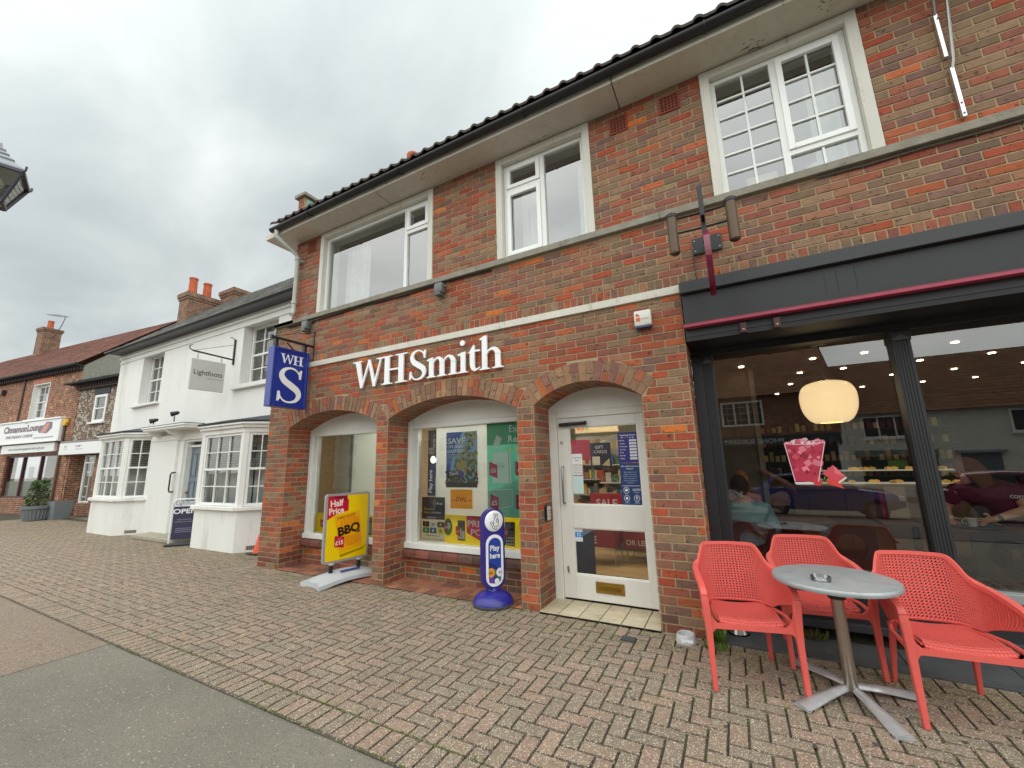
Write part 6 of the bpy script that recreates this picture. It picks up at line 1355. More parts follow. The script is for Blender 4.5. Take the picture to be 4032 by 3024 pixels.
q.text('Cinnamon', -4.95, 3.20, .36, -.165, S('4a1030'), .045, width=1.9); q.text('Lounge', -3.02, 3.20, .36, -.165, S('4a1030'), .045, width=1.35)
q.flat([(-1.95, 3.10), (-1.45, 3.05), (-1.1, 3.25), (-1.15, 3.48), (-1.55, 3.5), (-1.9, 3.3)], -.166, S('4a1030')); q.flat([(-1.98, 3.08), (-1.5, 3.1), (-1.3, 3.45), (-1.62, 3.42)], -.168, S('b3645c'))
q.text('FINE INDIAN CUISINE', -4.7, 2.96, .16, -.165, S('5a3a48'), .012, width=2.2, shear=.2); q.text('T: 01844 000 000', -2.4, 2.86, .10, -.165, S('5a5560'), .005, width=1.6) if False else q.rect(-2.4, 2.88, 1.5, .045, -.165, S('8d8890')); q.rect(-3.3, 3.52, .3, .03, -.165, S('9a9aa4'))
q.build('shop_sign', m_sign, label='large white signboard with plum lettering on the old brick restaurant', cat='sign')
q = MB(Wr); q.bbox(-5.1, -.09, 2.35, -.88, 0, 2.69, S('dcdedd'), .01); q.text('www.cinnamonloungeprincesrisborough.com', -4.45, 2.47, .15, -.095, S('4a4a52'), .004, width=2.85); q.build('shop_sign', m_sign, label='narrower white signboard with a web address below the restaurant signboard', cat='sign')
q = MB(Wr); q.lathe([(.001, 0), (.14, 0), (.16, .04), (.14, .1), (.001, .1)], S('d9a92c'), (0, 0, 0), 6); q.v = [tuple(Wr @ (Matrix.Translation((-.42, -.02, 3.42)) @ Matrix.Rotation(R(90), 4, 'X') @ (Wr.inverted() @ Vector(p)))) for p in q.v]; q.build('alarm_box', m_plastic, label='yellow hexagonal alarm box between the restaurant signboard and the flint wall', cat='alarm box')
q = MB(Wr); q.box(-6.3, -.14, 4.95, -6.0, 0, 5.15, S('3a2422')); q.tube([(-6.3, -.05, 4.98), (-6.9, -.03, 4.9)], .02, S('2a2422'), 6); q.build('wall_lamp', m_plain, label='dark old lamp box high on the restaurant brickwork near the left edge', cat='lamp')
q = MB(Wr); q.tube([(-4.4, -.03, 5.4), (-4.42, -.03, 3.66)], .03, S('5a3a34'), 8); q.build('downpipe', m_plain, rs); q = MB(Wr); q.tube([(-.5, -.05, 3.3), (-.48, -.05, .1)], .04, S('6a4a3c'), 8); q.build('downpipe', m_plain, rs)
fs_ = empty('flint_building', 'small dark flint and brick shop between the restaurant and the white house', 'building', (-21.75, 1.6, 0), RZ)
q = MB(Wr)
rbx(.005, 6.2, 2.65, 3.30, .02, .35); rbx(.005, 1.15, 3.3, 4.35, .02, .35); rbx(1.98, 6.2, 3.3, 4.35, .02, .35); rbx(.005, 6.2, 4.35, 4.6, .02, .35); q.build('wall', m_flint, fs_)
q = MB(Wr); rbx(.005, .12, 0, 2.65, .02, .9); rbx(.66, 1.5, 0, .45, .15, .5); rbx(1.5, 6.2, 0, 2.65, .15, .5); q.build('wall', m_bt, fs_)
q = MB(Wr); q.box(-.45, -.30, 4.82, 6.2, .3, 4.88, S('1d1e22')); q.box(0, -.1, 4.6, 6.2, .02, 4.7, S('3a2622'))
for i in range(34): q.box(.02+i*.18, -.12, 4.66, .11+i*.18, .02, 4.82, S('33241f'))
q.box(1.1, -.01, 4.36, 2.1, .02, 4.6, S('3d4348')); q.build('eaves', m_matt, fs_)
tiled_roof(fs_, Wr, 0.01, 6.2, -.28, 4.9, 2.4, 5.9, S('5d5f62'), m_slate, step=.22, tw=.3, seed=9)
sash(fs_, Wr, 1.17, 1.96, 3.32, 4.33, .0, 1, 1, .09, blind=False); q = MB(Wr); q.bbox(1.08, -.08, 3.26, 2.05, .02, 3.32, WR, .006); q.box(1.2, .3, 3.3, 1.95, .32, 4.3, S('6a6f6c')); q.build('window_sill', m_white, fs_)
q = MB(Wr); q.bbox(-.30, -.16, 2.18, 4.5, 0, 2.60, S('dcdedd'), .01); q.box(-.32, -.14, 2.60, 4.5, .02, 2.68, S('5a5d60'))
for i, c in enumerate((S('c2564c'), S('4c6ac2'), S('3c3c6c'))): q.rect(.82+i*.11, 2.44, .07, .07, -.162, c)
q.text('PHONE', 1.16, 2.43, .11, -.162, S('4a4a5a'), .008) if False else q.text('P', 1.16, 2.43, .11, -.162, S('4a4a5a'), .008); q.rect(.05, 2.45, .15, .06, -.162, S('7f9a94')); q.rect(0, 2.37, .26, .035, -.162, S('a9b5b4')); q.rect(.8, 2.35, .5, .03, -.162, S('a9a9b5'))
q.build('shop_sign', m_sign, label='white signboard over the doorway of the small flint shop', cat='sign')
q = MB(Wr); ring(q, .14, .06, .62, 2.1, .07, .45, .5, WHITE, .2)
for z in (1.0, 1.52): q.box(.2, .451, z, .56, .499, z+.05, WHITE)
q.box(.2, .451, .62, .56, .499, .67, WHITE)
d_ = q.build('door', m_white, fs_); pane(d_, .2, .25, .56, 2.05, .48, g_house, Wr)
q = MB(Wr); ring(q, .66, .47, 3.2, 2.15, .05, .22, .3, WHITE); q.box(.66, .221, 1.85, 3.2, .299, 1.9, WHITE); sw = q.build('shop_window', m_white, fs_); pane(sw, .7, .5, 3.15, 2.1, .27, g_house, Wr)
q = MB(Wr); q.box(.0, 2.2, 0, 3.4, 2.22, 2.6, S('8b8c86')); q.box(.9, .6, .5, 1.15, .65, 1.5, S('c98a94')); q.box(.85, .62, .55, 1.0, .66, 1.1, S('6a2438')); q.build('shop_back', m_matt, sw)
# planter
T = empty('plant_pot', 'leafy green shrub in a large grey fluted pot outside the restaurant', 'potted plant', (-20.75, .82, 0)); q = MB()
q.lathe([(.26, 0), (.27, .03), (.33, .36), (.37, .38), (.37, .47), (.33, .48), (.31, .44), (.001, .43)], S('6d7376'), (-20.75, .82, 0), 28)
for i in range(22): a = i*math.pi*2/22; q.tube([(-20.75+.275*math.cos(a), .82+.275*math.sin(a), .05), (-20.75+.325*math.cos(a), .82+.325*math.sin(a), .33)], .022, S('7a8083'), 5)
q.build('pot', m_matt, T, smooth=True); q = MB(); r = random.Random(6)
for i in range(1000):
    u = r.random(); a = r.random()*6.28; rr_ = .36*math.sqrt(r.random())*(1-.45*u); x = -20.75+rr_*math.cos(a)-.1*(1-u); y = .82+rr_*math.sin(a); z = .45+u*.85; s_ = r.uniform(.03, .07); n_ = Vector((r.gauss(0, 1), r.gauss(0, 1), r.gauss(.5, 1))).normalized(); t = n_.orthogonal().normalized(); b = n_.cross(t)
    if mnoise.noise((x*4, y*4, z*4)) < -.15: continue
    q.add([tuple(Vector((x, y, z))+t*s_*a_+b*s_*b_) for a_, b_ in ((-1, 0), (0, .45), (1, 0), (0, -.45))], [(0, 1, 2, 3)], vary(r.choice([S('3f5a2a'), S('557038'), S('2f4620')]), r, .25))
q.build('foliage', m_leaf, T)
q = MB(); q.T = Matrix.Translation((-20.45, 1.28, 0)) @ Matrix.Rotation(.1, 4, 'Z'); q.add([(-.2, -.2, 0), (.2, -.2, 0), (.2, .2, 0), (-.2, .2, 0), (-.3, -.25, .58), (.3, -.25, .62), (.3, .25, .62), (-.3, .25, .58)], [(0, 1, 5, 4), (1, 2, 6, 5), (2, 3, 7, 6), (3, 0, 4, 7), (4, 5, 6, 7)], S('7d868a')); q.build('planter_box', m_matt, label='plain grey tapered planter right of the fluted plant pot', cat='planter')

# ================================================================== OPPOSITE SIDE OF THE STREET (seen reflected in the glass)
OY = -24.2; OZ = -.8
T = empty('opposite_house', 'brown brick house across the street, reflected in the left cafe pane', 'building', (1, OY, OZ), math.pi); Wo = WM[T.name]
def F(X_): return -(X_-1)      # world X -> local x
q = MB(Wo); q.box(F(5.5), 0, 0, F(-9), 8, 6.0, ONE); o1 = q.build('wall', m_bt, T)
tiled_roof(T, Wo, F(5.6), F(-9.2), -.35, 5.95, 4.2, 10.6, S('866048'), m_roof, step=.3, tw=.3, seed=14, jit=.2)
q = MB(Wo); q.face([(F(5.5), 0, 6), (F(5.5), 4.2, 10.6), (F(5.5), 8, 6)], S('8a6a54')); q.build('gable', m_matt, T)
for (a, b, za, zb) in ((-.45, 1.85, 4.15, 5.7), (-5.5, -3.2, 4.15, 5.7)):
    q = MB(Wo); ring(q, F(b), za, F(a), zb, .12, -.06, .05, WHITE); q.box(F(b)+.75, -.055, za, F(b)+.83, .04, zb, WHITE); q.box(F(b)+1.5, -.055, za, F(b)+1.58, .04, zb, WHITE)
    for i in range(1, 6): q.box(F(b)+.1+i*.37, -.03, za, F(b)+.12+i*.37, -.02, zb, WHITE)
    for i in range(1, 4): q.box(F(b)+.1, -.031, za+i*.39, F(a)-.1, -.021, za+.02+i*.39, WHITE)
    o = q.build('window', m_white, T); q = MB(Wo); q.box(F(b)+.05, -.012, za+.05, F(a)-.05, -.005, zb-.05, S('20242a')); q.build('pane', m_plastic, o)
q = MB(Wo); q.box(F(5.4), -.25, 2.9, F(-3.5), -.02, 3.5, S('3c4046')); q.box(F(5.4), -.02, .2, F(-3.5), 0, 2.9, S('23272b')); q.box(F(3.4), -.05, .3, F(3.2), 0, 2.9, WHITE); q.box(F(5.5), -.05, 0, F(5.2), 0, 3.5, WHITE)
q.build('shopfront', m_plain, T)
q = MB(Wo); q.text('PHONE SURGERY', F(2.7)+0, 3.07, .36, -.26, S('d9dbde'), .012, width=3.2); q.build('shop_sign', m_sign, label='white phone shop lettering on the shop front across the street', cat='sign')
T = empty('opposite_house', 'long white painted house with a brown roof across the street', 'building', (12, OY, OZ), math.pi); Wo = WM[T.name]
def F2(X_): return -(X_-12)
m_wbr = bpy.data.materials.new('painted_brick'); m_wbr.use_nodes = True; brickmat(m_wbr, S('e8e6dc'), S('dedcd2'), S('c8c6bc'), amt=.05)
q = MB(Wo); q.box(F2(34), 0, 0, F2(5.5), 7, 4.45, ONE); q.build('wall', m_wbr, T)
tiled_roof(T, Wo, F2(34), F2(5.4), -.3, 4.42, 3.9, 8.0, S('7d5840'), m_roof, step=.3, tw=.3, seed=15, jit=.2)
for (a, b, za, zb, n_) in ((6.4, 8.5, 3.1, 4.3, 3), (12.1, 13.5, 3.15, 4.3, 2), (17, 18.6, 3.15, 4.3, 2), (22, 23.6, 3.15, 4.3, 2), (14.3, 15.8, .9, 2.3, 2), (18.5, 20, .9, 2.3, 2)):
    q = MB(Wo); ring(q, F2(b), za, F2(a), zb, .09, -.06, .05, WHITE)
    for i in range(1, n_): q.box(F2(b)+(b-a)*i/n_-.04, -.055, za, F2(b)+(b-a)*i/n_+.04, .04, zb, WHITE)
    q.box(F2(b)-.06, -.12, za-.08, F2(a)+.06, 0, za, WHITE)
    o = q.build('window', m_white, T); q = MB(Wo); q.box(F2(b)+.05, -.012, za+.05, F2(a)-.05, -.005, zb-.05, S('282c30')); q.build('pane', m_plastic, o)
q = MB(Wo); q.box(F2(11.5), -.04, .1, F2(10.1), .0, 2.2, S('5a6670')); q.bbox(F2(11.7), -.25, 2.2, F2(9.9), 0, 2.35, S('8b949c'), .02); q.build('door', m_plain, T)
q = MB(Wo); q.box(F2(9.3), -.12, 2.1, F2(5.9), 0, 2.45, S('6d7f7c')); q.box(F2(9.2), -.03, .6, F2(6.1), .0, 2.1, S('22302c')); q.box(F2(8.0), -.04, 1.5, F2(7.2), -.03, 1.9, S('7fa84c')); q.box(F2(8.9), -.04, .8, F2(8.6), -.03, 2.0, S('8c2048')); q.build('shopfront', m_plain, T)
T = empty('opposite_house', 'grey brick terrace further left across the street, seen only in reflections', 'building', (-24, OY-1, OZ), math.pi); Wo = WM[T.name]
q = MB(Wo); q.box(-15, 0, 0, 14, 8, 5.6, ONE); q.build('wall', m_wbr, T); tiled_roof(T, Wo, -15.3, 14.3, -.3, 5.6, 4.2, 9.2, S('5d4a40'), m_roof, step=.45, tw=.5, seed=16, jit=.15)
for i in range(7):
    for z in (3.4, 1.0): q = MB(Wo); ring(q, -13.5+i*4, z, -12.1+i*4, z+1.4, .09, -.06, .05, WHITE); q.box(-12.84+i*4, -.05, z, -12.76+i*4, .04, z+1.4, WHITE); o = q.build('window', m_white, T); q = MB(Wo); q.box(-13.45+i*4, -.012, z+.05, -12.15+i*4, -.005, z+1.35, S('282c30')); q.build('pane', m_plastic, o)
m_car = mat('car_paint', .25, .02, 4, metal=.3, coat=1)
def car(x, y, rz, c, label, s_=1.0):
    T = empty('parked_car', label, 'car', (x, y, gz(y)), rz, 'cars parked across the street'); Wc = WM[T.name]
    sec = [(-2.08, .42, .78, .66), (-2.0, .33, .95, .74), (-1.35, .28, 1.0, .80), (-.95, .28, 1.03, .82), (0, .27, .99, .83), (1.0, .28, .96, .82), (1.75, .33, .86, .76), (2.05, .42, .68, .60)]
    q = MB(Wc); vs = []
    for (u, z0, z1, hw) in sec: vs += [(u, -hw*.92, z0), (u, -hw, (z0+z1)*.5), (u, -hw*.93, z1-.04), (u, -hw*.75, z1), (u, hw*.75, z1), (u, hw*.93, z1-.04), (u, hw, (z0+z1)*.5), (u, hw*.92, z0)]
    m_ = 8; q.add(vs, [(i*m_+k_, i*m_+(k_+1) % m_, (i+1)*m_+(k_+1) % m_, (i+1)*m_+k_) for i in range(len(sec)-1) for k_ in range(m_)]+[tuple(range(m_)), tuple(range((len(sec)-1)*m_, len(sec)*m_))], c)
    rf_ = [(-1.75, .98, .98, .70), (-1.35, .98, 1.40, .62), (-.6, .99, 1.47, .60), (.25, .98, 1.44, .60), (.95, .96, .98, .68)]; vs = []
    for (u, z0, z1, hw) in rf_: vs += [(u, -.72, z0), (u, -hw, z1-.03), (u, -hw*.85, z1), (u, hw*.85, z1), (u, hw, z1-.03), (u, .72, z0)]
    m_ = 6; q.add(vs, [(i*m_+k_, i*m_+(k_+1) % m_, (i+1)*m_+(k_+1) % m_, (i+1)*m_+k_) for i in range(4) for k_ in range(5)], c); q.build('body', m_car, T, smooth=True)
    q = MB(Wc)
    for s2 in (-1, 1): q.face([(-1.45, s2*.722, 1.03), (.72, s2*.722, 1.03), (.20, s2*.632, 1.37), (-1.25, s2*.645, 1.37)], S('14181c')); q.box(-.35, s2*.70, 1.02, -.29, s2*.74, 1.36, c)
    q.face([(.98, -.62, 1.0), (.98, .62, 1.0), (.32, .52, 1.43), (.32, -.52, 1.43)], S('14181c')); q.face([(-1.78, -.6, 1.02), (-1.78, .6, 1.02), (-1.42, .5, 1.38), (-1.42, -.5, 1.38)], S('14181c')); q.build('window', mat('car_glass', .1, 0, 1), T)
    for u in (-1.3, 1.3):
        for s2 in (-1, 1): 
            q = MB(Wc); q.tube([(u, s2*.62, .32), (u, s2*.80, .32)], .32, S('141414'), 20); wq = q.build('wheel', m_plastic, T, smooth=True); q = MB(Wc); q.tube([(u, s2*.79, .32), (u, s2*.812, .32)], .2, S('9a9c9e'), 14); q.build('rim', m_steel, wq)
    for s2 in (-1, 1): q = MB(Wc); q.bbox(1.88, s2*.66-.12, .60, 2.03, s2*.66+.05*s2, .74, S('dfe3e6'), .02); q.build('headlight', m_plastic, T); q = MB(Wc); q.bbox(-2.07, s2*.62-.1, .74, -1.96, s2*.62+.1, .92, S('a8161c'), .02); q.build('tail_light', m_plastic, T)
car(2.45, -12.8, R(3), S('14408c'), 'mid-blue car across the street, reflected in the left cafe pane'); car(7.3, -12.7, R(2), S('6a1440'), 'plum coloured car across the street, reflected in the right cafe pane'); car(-6.5, -16, R(183), S('8d9298'), 'silver car across the street, reflected in the arch window'); car(-1.9, -15.9, R(2), S('b9bcbe'), 'white car across the street, reflected in the shop door glass')
# ================================================================== PEOPLE INSIDE THE CAFE
def skin(J, bones, root, sub=2):
    """J: name -> (pos, radius); bones: chains of names. Returns verts, faces of one continuous skinned surface"""
    me = bpy.data.meshes.new('sk'); names = list(J); ix = {n_: i for i, n_ in enumerate(names)}; E = []
    for chn in bones:
        for a, b in zip(chn, chn[1:]): E.append((ix[a], ix[b]))
    me.from_pydata([J[n_][0] for n_ in names], E, []); o = bpy.data.objects.new('sk', me); col.objects.link(o)
    o.modifiers.new('s', 'SKIN')
    if not me.skin_vertices: me.skin_vertices.new() if hasattr(me.skin_vertices, 'new') else None
    sv = me.skin_vertices[0].data
    for i, n_ in enumerate(names):
        r_ = J[n_][1]; sv[i].radius = r_ if isinstance(r_, tuple) else (r_, r_); sv[i].use_root = (n_ == root)
    md = o.modifiers.new('ss', 'SUBSURF'); md.levels = sub; md.render_levels = sub; bpy.context.view_layer.update()
    m2 = bpy.data.meshes.new_from_object(o.evaluated_get(bpy.context.evaluated_depsgraph_get()))
    v = [tuple(p.co) for p in m2.vertices]; f = [tuple(p.vertices) for p in m2.polygons]
    col.objects.unlink(o); bpy.data.objects.remove(o); bpy.data.meshes.remove(m2); bpy.data.meshes.remove(me); return v, f
def hand(J, B, wrist, p, d, side, s=1.0, pre='h', curl=.5):
    """palm, five fingers of unequal length and a thumb from the side of the palm"""
    d = Vector(d).normalized(); side = Vector(side).normalized(); dn = d.cross(side).normalized()
    J[pre+'palm'] = (tuple(Vector(p)+d*.045*s), (.034*s, .017*s)); B.append([wrist, pre+'palm'])
    for k_, (off, ln) in enumerate(((-.028, .068), (-.010, .080), (.008, .075), (.026, .058))):
        b0 = Vector(p)+d*.085*s+side*off*s; b1 = b0+(d*.6+dn*curl*.5)*ln*.5*s; b2 = b1+(d*.35+dn*curl)*ln*.5*s
        for t, q_ in enumerate((b0, b1, b2)): J[f'{pre}f{k_}{t}'] = (tuple(q_), (.0095-.0012*t)*s)
        B.append([pre+'palm', f'{pre}f{k_}0', f'{pre}f{k_}1', f'{pre}f{k_}2'])
    t0 = Vector(p)+d*.03*s-side*.035*s; t1 = t0+(d*.5-side*.6+dn*.3)*.035*s; t2 = t1+(d*.8+dn*.5)*.03*s
    for t, q_ in enumerate((t0, t1, t2)): J[f'{pre}t{t}'] = (tuple(q_), (.011-.001*t)*s)
    B.append([pre+'palm', f'{pre}t0', f'{pre}t1', f'{pre}t2'])
SK = S('c99a82')
def clothe(K, chains, J):      # run a top up round the base of the neck
    if 'top' in K: K = dict(K); K['nk'] = (tuple(Vector(J['top'][0]).lerp(Vector(J['neck'][0]), .75)), .085); chains = chains + [['top', 'nk']]
    return K, chains
def head_parts(T, hc, fwd, hair, hair_len, tilt=0, skin_c=SK):
    """hair shell over the back and top of the head; ears, nose and eyes on the face side"""
    fwd = Vector(fwd).normalized(); up = Vector((0, 0, 1)); sd_ = fwd.cross(up).normalized(); up = sd_.cross(fwd).normalized(); hc = Vector(hc)
    Mh = Matrix((( sd_.x, fwd.x, up.x, hc.x), (sd_.y, fwd.y, up.y, hc.y), (sd_.z, fwd.z, up.z, hc.z), (0, 0, 0, 1)))
    q = MB(Mh); n1_, n2_ = 14, 20; vs = []; r_ = random.Random(3)
    for i in range(n1_+1):
        t = (math.pi*.80)*i/n1_
        for k_ in range(n2_):
            a = 2*math.pi*k_/n2_; x, y, z = math.sin(t)*math.cos(a), math.sin(t)*math.sin(a), math.cos(t)
            front = max(0, y); k2 = 1.0
            if front > .35 and z < .45: k2 = .80      # tucked behind the face
            rr_ = 1+.03*mnoise.noise((x*5, y*5, z*5)); drop = hair_len*max(0, -z)*(1 if y < .3 else 0)
            vs.append((x*.088*rr_*k2, (y*.104-.012)*rr_*k2, z*.112*rr_+.022-drop))
    q.add(vs, [(i*n2_+k_, i*n2_+(k_+1) % n2_, (i+1)*n2_+(k_+1) % n2_, (i+1)*n2_+k_) for i in range(n1_) for k_ in range(n2_)], hair)
    q.build('hair', m_fabric, T, smooth=True, sharp=None)
    q = MB(Mh); 
    for s_ in (-1, 1): q.ball((s_*.031, .088, .008), (.012, .007, .008), S('e4dcd4'), 8); q.ball((s_*.031, .094, .008), (.005, .004, .005), S('2a1c16'), 6)
    q.ball((0, .093, -.045), (.022, .008, .006), S('9a5348'), 8); q.build('face', m_skin, T, smooth=True)
def head_joints(J, B, neck, hc, fwd):
    f = Vector(fwd).normalized(); hc = Vector(hc)
    J['jaw'] = (tuple(hc+f*.030+Vector((0, 0, -.060))), (.050, .055)); J['mid'] = (tuple(hc+f*.012), (.073, .080)); J['crown'] = (tuple(hc+Vector((0, 0, .060))-f*.006), (.066, .074)); J['nose'] = (tuple(hc+f*.098+Vector((0, 0, -.012))), .011); J['nose0'] = (tuple(hc+f*.075+Vector((0, 0, .0))), .013)
    s_ = f.cross(Vector((0, 0, 1))).normalized()
    J['earL'] = (tuple(hc+s_*.078), (.010, .018)); J['earR'] = (tuple(hc-s_*.078), (.010, .018))
    B += [[neck, 'jaw', 'mid', 'crown'], ['mid', 'nose0', 'nose'], ['mid', 'earL'], ['mid', 'earR']]
def person(label, loc, J, B, cloth_sets, hc, fwd, hair, hair_len):
    T = empty('person', label, 'person', loc); head_joints(J, B, 'neck', hc, fwd)
    v, f = skin(J, B, 'pelvis'); q = MB(); q.add(v, f, SK); q.build('body', m_skin, T, smooth=True, sharp=None)
    for nm, names, chains, grow, c, root in cloth_sets:
        K = {n_: (J[n_][0], tuple(k_+grow for k_ in (J[n_][1] if isinstance(J[n_][1], tuple) else (J[n_][1],)*2))) for n_ in names}
        v, f = skin(*clothe(K, chains, J), root); q = MB(); q.add(v, f, c); q.build(nm, m_fabric, T, smooth=True, sharp=None)
    head_parts(T, hc, fwd, hair, hair_len); return T
# seated, back to the window, pale blue top
x, y = .03, 1.0
J = {'pelvis': ((x, y+.02, .52), (.17, .13)), 'waist': ((x, y+.02, .68), (.15, .11)), 'chest': ((x+.01, y+.03, .86), (.18, .12)), 'top': ((x+.01, y+.03, .97), (.13, .09)), 'neck': ((x, y+.04, 1.05), .05),
     'shR': ((x+.19, y+.03, .955), .062), 'elR': ((x+.26, y+.08, .74), .048), 'wrR': ((x+.20, y+.34, .80), .030), 'shL': ((x-.18, y+.03, .955), .062), 'elL': ((x-.24, y+.10, .74), .048), 'wrL': ((x-.14, y+.34, .80), .030),
     'hipR': ((x+.10, y+.02, .50), .09), 'knR': ((x+.12, y+.45, .52), .065), 'anR': ((x+.13, y+.42, .12), .04), 'toR': ((x+.14, y+.55, .08), .035), 'hipL': ((x-.10, y+.02, .50), .09), 'knL': ((x-.12, y+.45, .52), .065), 'anL': ((x-.13, y+.42, .12), .04), 'toL': ((x-.14, y+.55, .08), .035)}
B = [['pelvis', 'waist', 'chest', 'top', 'neck'], ['top', 'shR', 'elR', 'wrR'], ['top', 'shL', 'elL', 'wrL'], ['pelvis', 'hipR', 'knR', 'anR', 'toR'], ['pelvis', 'hipL', 'knL', 'anL', 'toL']]
hand(J, B, 'wrR', J['wrR'][0], (-.2, 1, -.1), (1, .2, 0), pre='r'); hand(J, B, 'wrL', J['wrL'][0], (.2, 1, -.1), (-1, .2, 0), pre='l')
TL = S('7fa9b2')
person('person in a loose pale blue top seated with back to the cafe window', (x, y, .05), J, B,
       [('top', ['pelvis', 'waist', 'chest', 'top', 'shR', 'elR', 'wrR', 'shL', 'elL', 'wrL'], [['pelvis', 'waist', 'chest', 'top'], ['top', 'shR', 'elR', 'wrR'], ['top', 'shL', 'elL', 'wrL']], .018, TL, 'pelvis'),
        ('trousers', ['pelvis', 'hipR', 'knR', 'anR', 'hipL', 'knL', 'anL'], [['pelvis', 'hipR', 'knR', 'anR'], ['pelvis', 'hipL', 'knL', 'anL']], .012, S('23262e'), 'pelvis')], (x-.02, y+.09, 1.17), (.1, 1, -.25), S('3a261a'), .03)
# waiter leaning over a table, dark red polo shirt
x, y = 2.02, 1.50
J = {'pelvis': ((x+.12, y+.02, .78), (.16, .12)), 'waist': ((x+.10, y, .90), (.14, .11)), 'chest': ((x+.02, y-.03, 1.07), (.17, .125)), 'top': ((x-.02, y-.05, 1.17), (.12, .09)), 'neck': ((x-.06, y-.07, 1.235), .05),
     'shR': ((x+.17, y-.08, 1.14), .060), 'elR': ((x+.16, y-.24, .98), .045), 'wrR': ((x-.08, y-.30, .90), .028), 'shL': ((x-.19, y-.02, 1.13), .060), 'elL': ((x-.28, y+.05, .95), .045), 'wrL': ((x-.30, y-.10, .86), .028),
     'hipR': ((x+.22, y+.03, .74), .09), 'knR': ((x+.24, y+.0, .48), .065), 'anR': ((x+.25, y+.08, .13), .04), 'toR': ((x+.25, y-.06, .08), .035), 'hipL': ((x+.02, y+.03, .74), .09), 'knL': ((x-.0, y+.0, .48), .065), 'anL': ((x+.0, y+.08, .13), .04), 'toL': ((x-.0, y-.06, .08), .035)}
hand(J, B2 := [['pelvis', 'waist', 'chest', 'top', 'neck'], ['top', 'shR', 'elR', 'wrR'], ['top', 'shL', 'elL', 'wrL'], ['pelvis', 'hipR', 'knR', 'anR', 'toR'], ['pelvis', 'hipL', 'knL', 'anL', 'toL']], 'wrR', J['wrR'][0], (-1, -.1, -.3), (0, -.3, -1), pre='r'); hand(J, B2, 'wrL', J['wrL'][0], (-.3, -1, -.3), (-1, .2, 0), pre='l')
sl = ['pelvis', 'waist', 'chest', 'top', 'shR', 'slR', 'shL', 'slL']; J['slR'] = (tuple(Vector(J['shR'][0]).lerp(Vector(J['elR'][0]), .72)), .056); J['slL'] = (tuple(Vector(J['shL'][0]).lerp(Vector(J['elL'][0]), .72)), .056)
SLV = dict(J); J.pop('slR'); J.pop('slL')
Jfull = J; 
def person2(label, loc, J, B, K, hc, fwd, hair, hl_, cset, extra):
    T = empty('person', label, 'person', loc); head_joints(J, B, 'neck', hc, fwd); v, f = skin(J, B, 'pelvis'); q = MB(); q.add(v, f, SK); q.build('body', m_skin, T, smooth=True, sharp=None)
    for nm, names, chains, grow, c in cset:
        KK = {n_: (K[n_][0], tuple(k_+grow for k_ in (K[n_][1] if isinstance(K[n_][1], tuple) else (K[n_][1],)*2))) for n_ in names}
        v, f = skin(*clothe(KK, chains, K), 'pelvis'); q = MB(); q.add(v, f, c); q.build(nm, m_fabric, T, smooth=True, sharp=None)
    head_parts(T, hc, fwd, hair, hl_); extra(T); return T
def wx(T):
    q = MB(); q.tube([(x-.055, y-.26, .905), (x-.05, y-.33, .905)], .001, BLACK, 4); a = Vector(SLV['wrR'][0]); e_ = Vector(SLV['elR'][0]); d = (e_-a).normalized(); p = a+d*.02
    q.tube([tuple(p), tuple(p+d*.022)], .036, BLACK, 14); q.ball(tuple(p+d*.011+Vector((0, -.03, .01))), (.018, .012, .018), S('15161a'), 10); q.build('wristwatch', m_plastic, T, smooth=True)
    q = MB(); q.text('COSTA', x+.075, 1.075, .038, y-.222, S('d8d4d0'), .012, width=.11, rot=R(-4)); q.build('sleeve_lettering', m_print, T)
person2('long-haired person in a dark red shirt leaning over a tray inside the cafe', (x+.1, y, .05), J, B2, SLV, (x-.11, y-.12, 1.30), (-.75, .45, -.45), S('6a3f26'), .12,
        [('shirt', sl, [['pelvis', 'waist', 'chest', 'top'], ['top', 'shR', 'slR'], ['top', 'shL', 'slL']], .016, S('4a1220')), ('trousers', ['pelvis', 'hipR', 'knR', 'anR', 'hipL', 'knL', 'anL'], [['pelvis', 'hipR', 'knR', 'anR'], ['pelvis', 'hipL', 'knL', 'anL']], .014, S('1a1b22'))], wx)
q = MB(); q.lathe([(.001, 0), (.17, 0), (.175, .012), (.168, .006), (.001, .004)], S('2a211c'), (1.82, 1.22, .825), 28); q.build('serving_tray', m_plastic, smooth=True, label='round dark serving tray under the white cup', cat='tray')
q = MB(); q.lathe([(.025, 0), (.04, .02), (.045, .07), (.041, .07), (.035, .02), (.001, .012)], S('dcd8cf'), (1.80, 1.22, .83), 20); q.tube([(1.757, 1.22, .885), (1.735, 1.22, .88), (1.735, 1.22, .858), (1.76, 1.22, .852)], .004, S('dcd8cf'), 6); q.build('cup', m_plastic, smooth=True, label='white cup on the round dark serving tray', cat='cup')
cafe_table(1.85, 1.36, 'square wooden cafe table under the round serving tray', .77)
